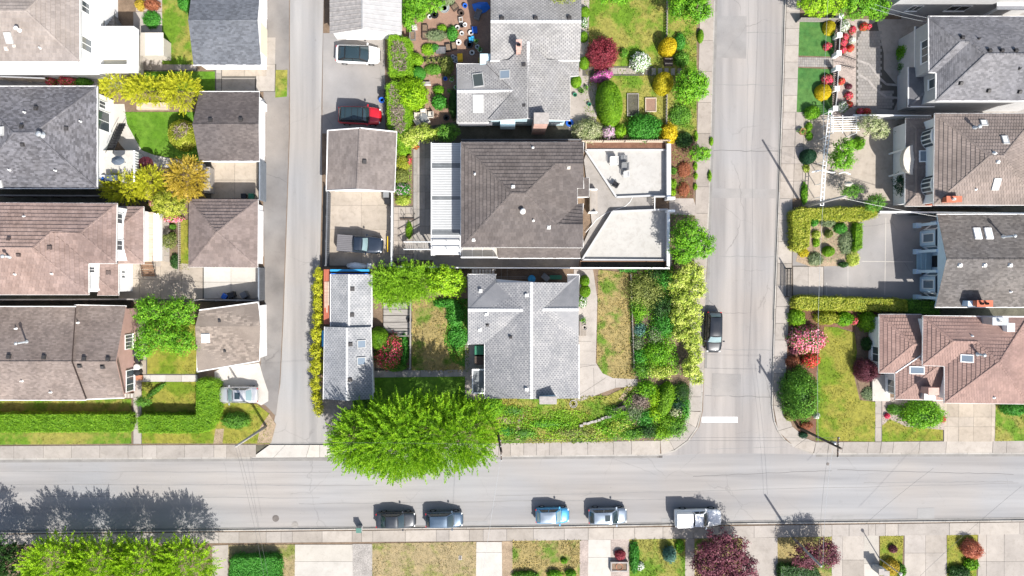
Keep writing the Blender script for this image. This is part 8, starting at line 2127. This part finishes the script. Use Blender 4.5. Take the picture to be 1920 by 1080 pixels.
# ================================================================== paving bricks of the court, stepping things
pv = sheet('brick_path', [(1497, 107), (1562, 108), (1562, 126), (1496, 125)], 0.122, 'joint')
slabs(pv, [(1497, 107), (1561, 108), (1561, 126), (1496, 125)], 16, 4, 0.14, 'paver', 0.02, 'brick')
pv = sheet('brick_court', [(1605, 60), (1644, 40), (1657, 100), (1657, 130), (1690, 170), (1676, 206), (1605, 200)], 0.1235, 'joint')
for r_ in range(26):
 for c_ in range(12):
  x0, y0 = 1609 + c_ * 5.6 - (r_ % 2) * 2.8, 58 + r_ * 5.6
  if (x0 > 1650 and y0 < 165) or (x0 + y0 * 0.3 < 1628) or x0 > 1674: continue
  q = pp([(x0, y0 + 5.3), (x0 + 5.3, y0 + 5.3), (x0 + 5.3, y0), (x0, y0)], 0.14)
  MB().prism(q, 0.1, 0.139 + random.uniform(-.004, .004), 0, random.random() * .6).build('brick', 'paver', pv)
for pts_ in ([(1608, 113), (1630, 121), (1648, 145), (1662, 158), (1690, 160)], [(1610, 140), (1628, 150), (1642, 168), (1662, 182), (1690, 184)]):
 W = [P(x, y, 0.16) for x, y in pts_]; m = MB()
 for a, b in zip(W[:-1], W[1:]):
  d = Vector((b[0] - a[0], b[1] - a[1], 0)).normalized(); s = Vector((-d.y, d.x, 0)) * .12
  m.add([(a[0] - s.x, a[1] - s.y, .16), (b[0] - s.x, b[1] - s.y, .16), (b[0] + s.x, b[1] + s.y, .16), (a[0] + s.x, a[1] + s.y, .16)], [[0, 1, 2, 3]], 0, .5)
 m.build('edging', 'stone_grey', pv)
for k in range(5):
 X, Y, _ = P(1226 + k * 12, 134, .2); MB().box((X, Y, 0.1), (0.42, .75, 0.06 + .0)).build('path_step', 'path_concrete', None, kind='structure')

# ================================================================== sheds, deck, garden furniture, clutter
sd = thing('garden_shed', 'beige plastic garden shed beside the upper left lawn', 'shed', P(284, 84, 0.1))
a = pp([(264, 62), (298, 64), (305, 70), (305, 103), (264, 103)], 2.0); MB().prism(a, 0.1, 1.8).build('wall', 'wall_beige', sd)
for x0, x1, z0_, z1_ in ((263, 272, 1.8, 2.05), (272, 296, 2.05, 2.05), (296, 306, 2.05, 1.8)):
 q = [P(x0, 61, z0_), P(x1, 61, z1_), P(x1, 104, z1_), P(x0, 104, z0_)]
 MB().add(q + [(x, y, z - .05) for x, y, z in q], [[0, 1, 2, 3], [4, 7, 6, 5], [0, 4, 5, 1], [2, 6, 7, 3]], 0, .4).build('roof_panel', 'wall_beige', sd)
sd = thing('lean_to_roof', 'small grey slatted shed roof beside the amber conifer', 'shed', P(386, 334, 0.1))
for k in range(7): MB().pbox(382, 313 + k * 7, 394, 319.4 + k * 7, 1.4, 1.46).build('roof_slat', 'wood_grey_x', sd)
MB().pbox(383, 314, 393, 361, 0.1, 1.4, zr=1.4).build('wall', 'wood_grey', sd)
dk = thing('covered_deck', 'grey planked deck below the bamboo', 'deck', P(744, 600, 0.1))
for k in range(5): MB().pbox(719, 568 + k * 12.2, 770, 579 + k * 12.2, 0.3, 0.36).build('deck_board', 'wood_grey_x', dk)
for x, y in ((718, 567), (770, 567), (718, 629), (770, 629)): MB().pbox(x - 1, y - 1, x + 1, y + 1, 0.1, 1.0).build('post', 'wood_grey', dk)
for y in (566.5, 630): MB().pbox(718, y - .7, 771, y + .7, 0.9, 0.97).build('rail', 'wood_grey_x', dk)
def parasol(label, px, py, rx, ry, mat, h=2.2, n=8, z0=0.1, rot=0):
 x, y, _ = P(px, py, h); t = thing('parasol', label, 'parasol', (x, y, z0)); a, b = M(rx, h), M(ry, h); m = MB()
 ring = [(x + a * math.cos(2 * math.pi * i / n + rot), y + b * math.sin(2 * math.pi * i / n + rot), h) for i in range(n)]
 m.add(ring + [(x, y, h + .4)], [[i, (i + 1) % n, n] for i in range(n)]); m.build('canopy', mat, t)
 MB().tube((x, y, z0), (x, y, h + .45), 0.03).build('pole', 'steel', t)
parasol('dark maroon parasol below the deck stairs', 273, 307, 15, 14, 'parasol_maroon', 1.8, 10)
parasol('slate blue parasol on the white deck', 221, 301, 13, 9, 'canopy_slate', 3.6, 8, 2.15, 0.3)
parasol('pale beige parasol in the pergola garden beside the green trees', 1592, 345, 9, 5, 'wall_beige', 2.0, 10)
gz = thing('deck_canopy', 'dark canopy and furniture at the lower end of the white deck', 'canopy', P(213, 330, 0.1))
MB().pbox(197, 328, 218, 339, 2.15, 3.1).build('frame', 'canopy_slate', gz); MB().pbox(186, 328, 196, 339, 2.15, 2.5).build('bench', 'plastic_white', gz); MB().pbox(190, 332, 194, 338, 2.5, 2.6).build('cushion', 'plastic_blue', gz)
pl = MB(); pl.pbox(256, 192, 315, 205, 0.1, 0.5); solo(pl, 'raised_bed', 'wood_pale', 'long pale wooden raised bed below the golden conifer', 'raised bed')
def chair(label, px, py, rot, mat='plastic_white', z0=0.13, s=0.55, group=None, zr=0.5, name='chair'):
 x, y, _ = P(px, py, zr); t = thing(name, label, 'chair', (x, y, z0), group, math.radians(rot))
 MB().box((0, 0, .4), (s, s, .05)).build('seat', mat, t, local=True); MB().box((-s / 2 + .03, 0, .45), (.06, s, .5)).build('backrest', mat, t, local=True)
 for a in (-1, 1):
  MB().box((0.02, a * s * .5, .62), (s * .95, .06, .04)).build('armrest', mat, t, local=True)
  for b in (-1, 1): MB().tube((b * s * .42, a * s * .42, 0), (b * s * .42, a * s * .42, .42), .025, n=6).build('leg', mat, t, local=True)
 return t
for lab, x, y, rt in (('pale garden chair left of the patio table', 783, 218, 0), ('pale garden chair right of the patio table', 808, 216, 180), ('pale garden chair above the patio table', 795, 212, -80), ('pale garden chair below left of the patio table', 783, 229, 30), ('pale garden chair below right of the patio table', 800, 228, 120)):
 chair(lab, x, y, rt, 'wall_beige', 0.118, .6)
tb = thing('patio_table', 'dark round table among the pale garden chairs', 'table', P(794, 221, .1)); x, y, _ = P(794, 221, .7); MB().lathe((x, y, .68), [(.45, 0), (.5, .02), (.5, .05), (.1, .06)], 14).build('table_top', 'plastic_grey', tb); MB().tube((x, y, .12), (x, y, .7), .04).build('leg', 'iron', tb)
chair('white reclining chair on the front terrace, leftmost', 1151, 302, 270, 'plastic_white', .56, .85, zr=1.0); chair('grey cushioned chair on the front terrace', 1172, 312, 270, 'plastic_grey', .56, .75, zr=1.0); chair('second white chair on the front terrace below the grey one', 1174, 327, 270, 'wall_grey', .56, .6, zr=1.0)
chair('dark folded chair on the front terrace nearest the steps', 1154, 346, 60, 'plastic_black', .56, .6, zr=1.0)
tb = thing('side_table', 'grey slatted table beside the chairs on the front terrace', 'table', P(1170, 297, .5))
for k in range(5): MB().pbox(1164 + k * 2.6, 291, 1166 + k * 2.6, 303, 1.0, 1.04).build('slat', 'plastic_grey', tb)
for x, y in ((1165, 292), (1175, 292), (1165, 302), (1175, 302)): a = P(x, y, 1.0); MB().tube((a[0], a[1], .55), a, .025, n=6).build('leg', 'plastic_grey', tb)
hs = MB(); pts_ = [(1187, 368), (1182, 378), (1172, 387), (1155, 393), (1135, 400), (1118, 412), (1098, 436)]; p = None
for x, y in pts_:
 q = P(x, y, .32)
 if p: hs.tube(p, q, .03, n=6)
 p = q
solo(hs, 'garden_hose', 'tarp_white', 'pale hose lying across the grey front walk', 'hose')
def bin_(label, px, py, mat, lid=None, w=.55, h=1.0, rot=0, group=None, z0=.13, name='wheelie_bin'):
 x, y, _ = P(px, py, h); t = thing(name, label, 'bin', (x, y, z0), group, math.radians(rot))
 m = MB(); a, b = w / 2 * .82, w / 2
 vs_ = [(-a, -a, 0), (a, -a, 0), (a, a, 0), (-a, a, 0), (-b, -b, h * .88), (b, -b, h * .88), (b, b, h * .88), (-b, b, h * .88)]
 m.add(vs_, [[0, 1, 5, 4], [1, 2, 6, 5], [2, 3, 7, 6], [3, 0, 4, 7], [3, 2, 1, 0], [4, 5, 6, 7]]); m.build('bin_body', mat, t, local=True)
 l_ = MB(); c_ = b * 1.08; l_.add([(-c_, -c_, h * .88), (c_, -c_, h * .88), (c_, c_, h * .88), (-c_, c_, h * .88), (-c_ * .9, -c_ * .85, h), (c_ * .9, -c_ * .85, h), (c_ * .9, c_ * .85, h), (-c_ * .9, c_ * .85, h)], [[0, 1, 5, 4], [1, 2, 6, 5], [2, 3, 7, 6], [3, 0, 4, 7], [4, 5, 6, 7]]); l_.build('lid', lid or mat, t, local=True)
 for s in (-1, 1): MB().tube((-a, s * a, .1), (-a, s * (a + .06), .1), .1, n=10).build('wheel', 'tyre', t, local=True)
 return t
bin_('grey wheeled bin at the corner of the concrete driveway', 724, 365, 'plastic_grey', w=.6); bin_('black wheeled bin below the grey one on the driveway', 726, 377, 'plastic_black', w=.6)
bin_('dark wheeled bin on the patio below the square garage', 433, 553, 'plastic_black', rot=20, w=.65); bin_('blue recycling box on the patio below the square garage', 421, 556, 'plastic_blue', h=.5, rot=-30); bin_('grey green wheeled bin on the patio, right of the others', 457, 553, 'plastic_grey', 'fence_dark', w=.65, rot=30)
bin_('green bin in the shaded patio below the brown grey garage', 471, 368, 'plastic_green', h=.6); bin_('dark bin in the shaded patio left of the green one', 457, 368, 'plastic_black', h=.6)
bin_('dark brown cabinet bin beside the hedge of the white car', 718, 175, 'wood_dark', 'plastic_black', w=.7, h=.8)
for x, y, m_, lab in ((249, 659, 'plastic_black', 'topmost black rubbish bin behind the mauve wall'), (258, 674, 'plastic_black', 'black rubbish bin with blue top behind the mauve wall'), (257, 688, 'plastic_white', 'white round bin behind the mauve wall'), (257, 698, 'plastic_black', 'lowest black rubbish bin behind the mauve wall')):
 m = MB(); X, Y, _ = P(x, y, .8); m.lathe((X, Y, .13), [(.28, 0), (.34, .7), (.37, .7), (.37, .76), (.3, .84), (.08, .88)], 16); solo(m, 'rubbish_bin', m_, lab, 'bin', smooth=False)
m = MB(); X, Y, _ = P(258, 669, .6); m.box((X, Y, .13), (.5, .35, .55)); m.box((X, Y, .68), (.54, .39, .06)); solo(m, 'storage_box', 'plastic_blue', 'blue box between the black bins behind the mauve wall', 'box')
m = MB(); X, Y, _ = P(262, 708, .3); m.box((X, Y, .13), (.6, .5, .3)); m.box((X, Y, .43), (.64, .54, .05)); solo(m, 'crate', 'terracotta', 'small reddish crate beside the path at the mauve wall', 'box')
def pot(x, y, r, h, mat, lab, group=None, plant=None, z0=.118, name='flower_pot'):
 X, Y, _ = P(x, y, h); m = MB(); m.lathe((X, Y, z0), [(r * .7, 0), (r * .95, h), (r * 1.05, h), (r * 1.05, h - .04), (r * .86, h - .05), (r * .8, h - .08)], 12)
 o = solo(m, name, mat, lab, 'pot', group)
 s = MB(); s.lathe((X, Y, z0 + h - .11), [(r * .84, 0), (r * .5, .03)], 10); s.build('soil_fill', 'soil', o)
 if plant:
  n = 60; C = np.stack([X + rng.normal(0, r * .6, n), Y + rng.normal(0, r * .6, n), z0 + h + np.abs(rng.normal(0, .12, n))], 1); N = rng.normal(0, .5, (n, 3)) + np.array([0, 0, 1]); leafmesh('plant', C, leaf_axes(N), N, np.full(n, .14), np.full(n, .08), rng.random(n), plant, o)['kind'] = 'stuff'
 return o
def tub(x, y, w, l, h, mat, lab, rot=0, group=None, fill='soil', name='planter_tub', cat='planter'):
 X, Y, _ = P(x, y, h); t = thing(name, lab, cat, (X, Y, .118), group, math.radians(rot)); a, b = w / 2, l / 2; m = MB()
 for q in (((-a, -b), (a, -b), (a, -b + .05), (-a, -b + .05)), ((-a, b - .05), (a, b - .05), (a, b), (-a, b)), ((-a, -b + .05), (-a + .05, -b + .05), (-a + .05, b - .05), (-a, b - .05)), ((a - .05, -b + .05), (a, -b + .05), (a, b - .05), (a - .05, b - .05))): m.prism(list(q), 0, h)
 m.build('tub_wall', mat, t, local=True); MB().prism([(-a + .05, -b + .05), (a - .05, -b + .05), (a - .05, b - .05), (-a + .05, b - .05)], 0, h * .8).build('fill', fill, t, local=True)
tub(1162, 768, 1.35, .62, .55, 'plastic_black', 'dark oval tub on the edge of the corner garden', 18, fill='shade_ground')
for x, lab in ((840.5, 'left of two dark troughs in the cluttered garden'), (851.5, 'right of two dark troughs in the cluttered garden')): tub(x, 89 - (x > 845) * 3, .55, .8, .35, 'plastic_black', lab, 8)
for x, lab in ((822, 'left grey storage box beside the vegetable bed'), (831, 'right grey storage box beside the vegetable bed')): tub(x, 94, .5, .65, .4, 'plastic_grey', lab, 0, fill='vinyl_grey')
tub(797, 53, .6, .75, .35, 'wood_dark', 'upper dark wooden planter left of the strap leaved plant'); tub(797, 67, .6, .75, .35, 'wood_dark', 'lower dark wooden planter left of the strap leaved plant')
tub(853, 13, .7, .6, .4, 'wood_dark', 'tilted dark crate near the top of the garden', 35); tub(774, 67, .55, .9, .4, 'plastic_grey', 'grey trough below the white box at the garden fence')
tub(862.5, 107, .55, .7, .6, 'plastic_yellow', 'bright yellow crate in the shade beside the silver roof', 3, fill='plastic_yellow', name='crate', cat='box'); tub(902, 113, .5, .5, .6, 'plastic_yellow', 'yellow crate against the silver roof corner', 0, fill='plastic_yellow', name='crate', cat='box')
tub(890, 56, .55, .65, .4, 'plastic_blue', 'blue crate on the right of the cluttered garden', 5, fill='plastic_blue', name='crate', cat='box'); tub(777, 51, .55, .45, .5, 'plastic_white', 'white box against the garden fence', 10, fill='plastic_white', name='crate', cat='box')
tub(896, 26, .6, 1.0, .7, 'plastic_grey', 'grey covered cart below the blue tarpaulin', -20, fill='vinyl_grey', name='garden_cart', cat='cart'); tub(864, 37, .4, .5, .4, 'plastic_white', 'white box in the middle of the garden', 5, name='crate', cat='box')
tub(882, 75, .3, .55, .4, 'paint_blue', 'left of two light blue boxes in the garden', 8, fill='paint_blue', name='crate', cat='box'); tub(886.5, 73, .3, .55, .4, 'paint_blue', 'right of two light blue boxes in the garden', 8, fill='paint_blue', name='crate', cat='box')
tub(720, 497, 1.9, .4, .8, 'wood_grey', 'pale timber stack at the lower end of the concrete driveway', 0, fill='wood_pale', name='timber_stack', cat='timber')
m = MB()
X, Y, _ = P(902, 12, .6)
for k in range(7):
 a0, a1 = 2 * math.pi * k / 7, 2 * math.pi * (k + 1) / 7; r0, r1 = 1.0 + .25 * math.sin(3 * k), 1.0 + .25 * math.sin(3 * (k + 1)) if k < 6 else 1.0
 m.add([(X, Y, .95), (X + r0 * math.cos(a0), Y + .7 * r0 * math.sin(a0), .2 + .15 * (k % 2)), (X + r1 * math.cos(a1), Y + .7 * r1 * math.sin(a1), .2 + .15 * ((k + 1) % 2 if k < 6 else 0))], [[0, 1, 2]])
solo(m, 'tarpaulin', 'tarp_blue', 'crumpled blue tarpaulin over a heap beside the silver house', 'tarpaulin')
m = MB(); X, Y, _ = P(668, 499, 1.0)
m.add(*(lambda d: (d.v, d.f))(dome_mb(X, Y, .13, 1.15, .42, .95, -0.05, 14, 5, .5, .08))); m.box((X + 1.35, Y + .02, .13), (.45, .55, .85)); solo(m, 'covered_motorcycle', 'tarp_white', 'white sheeted bundle at the foot of the concrete driveway', 'covered bike')
plank_ = MB(); plank_.pbox(726, 443, 728, 472, .5, .6); solo(plank_, 'plank', 'plastic_yellow', 'yellow plank leaning on the white driveway fence', 'plank')
POTS = [(833, 15, .55, .35, 'galvanised', 'large metal wheel rim lying at the top of the garden'), (815, 28, .42, .4, 'plastic_black', 'round black tub at the top of the garden'), (806, 32, .25, .3, 'plastic_white', 'white pot left of the round black tub'), (872, 11, .25, .35, 'plastic_blue', 'blue pot near the blue tarpaulin'), (865, 25, .33, .3, 'wood_dark', 'dark brown tub below the tilted crate'),
  (880, 84, .42, .4, 'plastic_black', 'large black tub below the light blue boxes'), (883, 62, .28, .3, 'plastic_white', 'white bucket left of the blue crate'), (885, 99, .28, .3, 'plastic_white', 'white bucket above the silver roof edge'), (858, 52, .25, .28, 'plastic_white', 'white pot right of bright green clump'), (866, 48, .25, .28, 'plastic_black', 'black pot in the cluster right of bright green clump'), (872, 47, .22, .28, 'tarp_white', 'pale pot at the right of the pot cluster'),
  (856, 60, .25, .28, 'terracotta', 'terracotta pot below the white pot'), (866, 63, .24, .28, 'plastic_white', 'white pot at the lower end of the pot cluster'), (892, 78, .25, .3, 'plastic_white', 'white pot below the blue crate'), (895, 88, .25, .3, 'galvanised', 'metal pot right of the large black tub'), (900, 94, .25, .3, 'tarp_white', 'pale pot beside the yellow crate'),
  (860, 80, .3, .25, 'tarp_white', 'pale bag like pot right of the dark troughs'), (837, 221, .32, .35, 'plastic_black', 'dark round pot with pale rim beside the patio chairs'), (837, 200, .22, .3, 'plastic_grey', 'grey pot below the round leafy bush'), (847, 150, .25, .3, 'plastic_white', 'white pot in the shade of the silver house'), (855, 164, .25, .3, 'tarp_white', 'second white pot in the shade of silver house'), (843, 172, .22, .3, 'plastic_grey', 'grey pot in the shade of silver house'), (835, 148, .22, .25, 'plastic_blue', 'turquoise pot above the round leafy bush'),
  (716, 188, .32, .4, 'plastic_blue', 'blue tub beside the long hedge with dead twigs'), (1075, 757, .42, .1, 'stone_grey', 'flat round stone lid below the bungalow corner'), (1505, 247, .36, .5, 'terracotta', 'terracotta urn on the east pavement strip'), (1161, 1062, .36, .4, 'terracotta', 'round terracotta ring planter in the lower stone box'), (1093, 600, .3, .4, 'plastic_grey', 'pot beside the bungalow front steps'), (1096, 614, .28, .35, 'stone_grey', 'small stool beside the bungalow front steps'),
  (1102, 230, .24, .3, 'tarp_white', 'white pot on the patio right of silver house'), (1068, 231, .4, .2, 'plastic_blue', 'blue round tray at the corner of the silver house'), (1090, 171, .25, .3, 'plastic_black', 'black pot on the patio right of silver house'), (1078, 178, .22, .3, 'plastic_green', 'green pot on the patio right of silver house'), (1100, 165, .22, .3, 'stone_grey', 'stone pot on the patio right of silver house'), (1105, 196, .2, .3, 'plastic_green', 'small dark pot above the creamy bush'), (768, 600, .3, .5, 'plastic_black', 'coiled hose stand beside the planked deck')]
for i, (x, y, r, h_, m_, lab) in enumerate(POTS): pot(x, y, r, h_, m_, lab, plant='leaf_green' if i in (13, 15, 18, 19, 20, 21, 25, 27, 31, 33) else None)
for k in range(6): pot(797 + k * 5.6, 112 + (k % 2) * 2.5, .22, .25, 'plastic_black', ['first', 'second', 'third', 'fourth', 'fifth', 'sixth'][k] + ' small black pot from left in the row below the vegetable bed', 'row of small black pots', 'leaf_olive' if k % 2 else None)
for k, (x, y) in enumerate(((849, 106), (854, 109), (850, 113), (855, 115))): pot(x, y, .2, .2, 'galvanised', ['upper left', 'upper right', 'lower left', 'lower right'][k] + ' of four metal ringed pots left of the yellow crate', 'four ringed pots')
bn = thing('garden_bench', 'white garden bench below the clipped emerald ball', 'bench', P(797, 160, .1)); MB().pbox(785, 158, 808, 160.5, .5, .56).build('backrest', 'plastic_white', bn); MB().pbox(786, 153, 807, 158, .45, .5, zr=.5).build('seat', 'wood_grey_x', bn)
for x in (787, 806): a = P(x, 156, .4); MB().tube((a[0], a[1], .12), (a[0], a[1], .5), .04, n=6).build('leg', 'plastic_white', bn)
ub = thing('utility_box', 'small green utility box standing at the lower kerb', 'utility box', P(673, 995, .1)); MB().pbox(668, 991, 677, 999, .1, 1.0).build('cabinet', 'wall_grey', ub); MB().pbox(667.5, 990.5, 677.5, 999.5, 1.0, 1.05).build('lid', 'leaf_spruce', ub)
dr = thing('storm_drain', 'dark storm drain grate at the upper kerb of the street', 'drain', P(1236, 856, 0))
for k in range(6): MB().pbox(1232 + k * 1.6, 855, 1233 + k * 1.6, 858, 0.002, .02).build('grate_bar', 'cast_iron', dr)
MB().pbox(1231.5, 854.5, 1242, 858.5, -.01, .006).build('frame', 'plastic_black', dr)
mb_ = thing('meter_cover', 'small square meter cover in the bare soil of the lower lawn', 'cover', P(974, 790, .1)); MB().pbox(971.5, 787, 976.5, 794, .1, .16).build('plate', 'stone_grey', mb_); MB().pbox(972.5, 788, 975.5, 793, .16, .175).build('lid', 'grey_concrete', mb_)
mb_ = thing('meter_cover', 'small square meter cover in the brown grass', 'cover', P(863, 1046, .1)); MB().pbox(860, 1042, 866, 1050, .1, .15).build('plate', 'pale_concrete', mb_); MB().pbox(861, 1043, 865, 1049, .15, .165).build('lid', 'cast_iron', mb_)
sb = thing('stone_planter', 'grey stone planter box at the lower pink gravel bed', 'planter', P(1161, 1062, .1))
for q in ((1145, 1054, 1178, 1056.5), (1145, 1070, 1178, 1072.5), (1145, 1056.5, 1147.5, 1070), (1175.5, 1056.5, 1178, 1070)): MB().pbox(*q, .1, .55).build('stone_side', 'stone_grey', sb)
MB().pbox(1147.5, 1056.5, 1175.5, 1070, .1, .45).build('soil_fill', 'soil', sb)
gb = thing('gate', 'dark narrow gate between the long hedge and the garden path', 'gate', P(243, 793, .1))
for k in range(4): MB().pbox(240 + k * 2, 791, 241 + k * 2, 796, .1, 1.0).build('bar', 'iron', gb)
MB().pbox(239, 793, 248, 795, 1.0, 1.06).build('rail', 'iron', gb)
for x, y, lab in ((1653, 1072, 'grey gate pillar at the bottom edge left of the amber bush'), (1663, 1076, 'white gate pillar at the bottom edge beside the amber bush')):
 g_ = thing('gate_pillar', lab, 'pillar', P(x, y, .1)); MB().pbox(x - 4, y - 4, x + 4, y + 6, .1, 1.6).build('shaft', 'wall_grey' if x < 1660 else 'wall_white', g_); MB().pbox(x - 5, y - 5, x + 5, y + 7, 1.6, 1.7).build('cap', 'stone_grey', g_)
rb = thing('raised_bed', 'framed square bed of bare soil on the upper lawn', 'raised bed', P(1221, 195, .1))
for q in ((1210, 183, 1231, 184.5), (1210, 208, 1231, 209.5), (1210, 184.5, 1211.5, 208), (1229.5, 184.5, 1231, 208)): MB().pbox(*q, .12, .32).build('board', 'wood_pale', rb)
MB().pbox(1211.5, 184.5, 1229.5, 208, .12, .24).build('soil_fill', 'garden_dirt', rb)
rb = thing('raised_bed', 'framed dark bed with yellow flowers on the upper lawn', 'raised bed', P(1188, 195, .1))
for q in ((1176, 175, 1198, 176.5), (1176, 216, 1198, 217.5), (1176, 176.5, 1177.5, 216), (1196.5, 176.5, 1198, 216)): MB().pbox(*q, .12, .3).build('board', 'wood_grey', rb)
MB().pbox(1177.5, 176.5, 1196.5, 216, .12, .22).build('soil_fill', 'shade_ground', rb)
sp = thing('garden_steps', 'dark wooden steps between the two yellow balls', 'steps', P(1253, 115, .1))
for k in range(3): MB().pbox(1245, 107 + k * 6, 1262, 112 + k * 6, .1, .4 - .1 * k).build('step', 'wood_dark', sp)
for k in range(2): MB().pbox(1247, 109 + k * 9, 1261, 111 + k * 9, .45, .5).build('edge_board', 'wood_pale', sp)
vn = thing('terrace_steps', 'dark steps with handrails on the terrace beside the patio cover', 'steps', P(766, 408, .1))
for k in range(3): MB().pbox(750 + k * 3, 409, 776, 412 - 0, .13, .3 + .0 * k).build('step', 'wood_dark', vn) if k == 0 else None
MB().tube(P(757, 402, 1.0), P(757, 411, 1.0), .03).build('handrail', 'iron', vn); MB().tube(P(776, 400, 1.0), P(776, 411, 1.0), .03).build('handrail', 'iron', vn)
for x, y in ((757, 402), (757, 411), (776, 400), (776, 411)): a = P(x, y, 1.0); MB().tube((a[0], a[1], .13), a, .025).build('post', 'iron', vn)
# clutter in the shaded passage of the bungalow
m = MB(); X, Y, _ = P(997, 523, .5); m.lathe((X, Y, .13), [(.4, 0), (.42, .3), (.1, .36)], 12); solo(m, 'tub', 'paint_blue', 'blue green tub in the dark passage of the bungalow', 'tub')
m = MB(); X, Y, _ = P(1023, 520, .6); m.box((X, Y, .13), (.75, .5, .4), -.7); m.box((X, Y, .53), (.85, .6, .05), -.7); solo(m, 'table', 'plastic_grey', 'tilted grey table in the dark passage of bungalow', 'table')
m = MB(); X, Y, _ = P(1042, 520, .5); m.box((X, Y, .13), (1.3, .45, .3)); m.box((X, Y, .43), (1.34, .2, .06)); solo(m, 'bench', 'plastic_green', 'pale green bench in the dark passage of bungalow', 'bench')
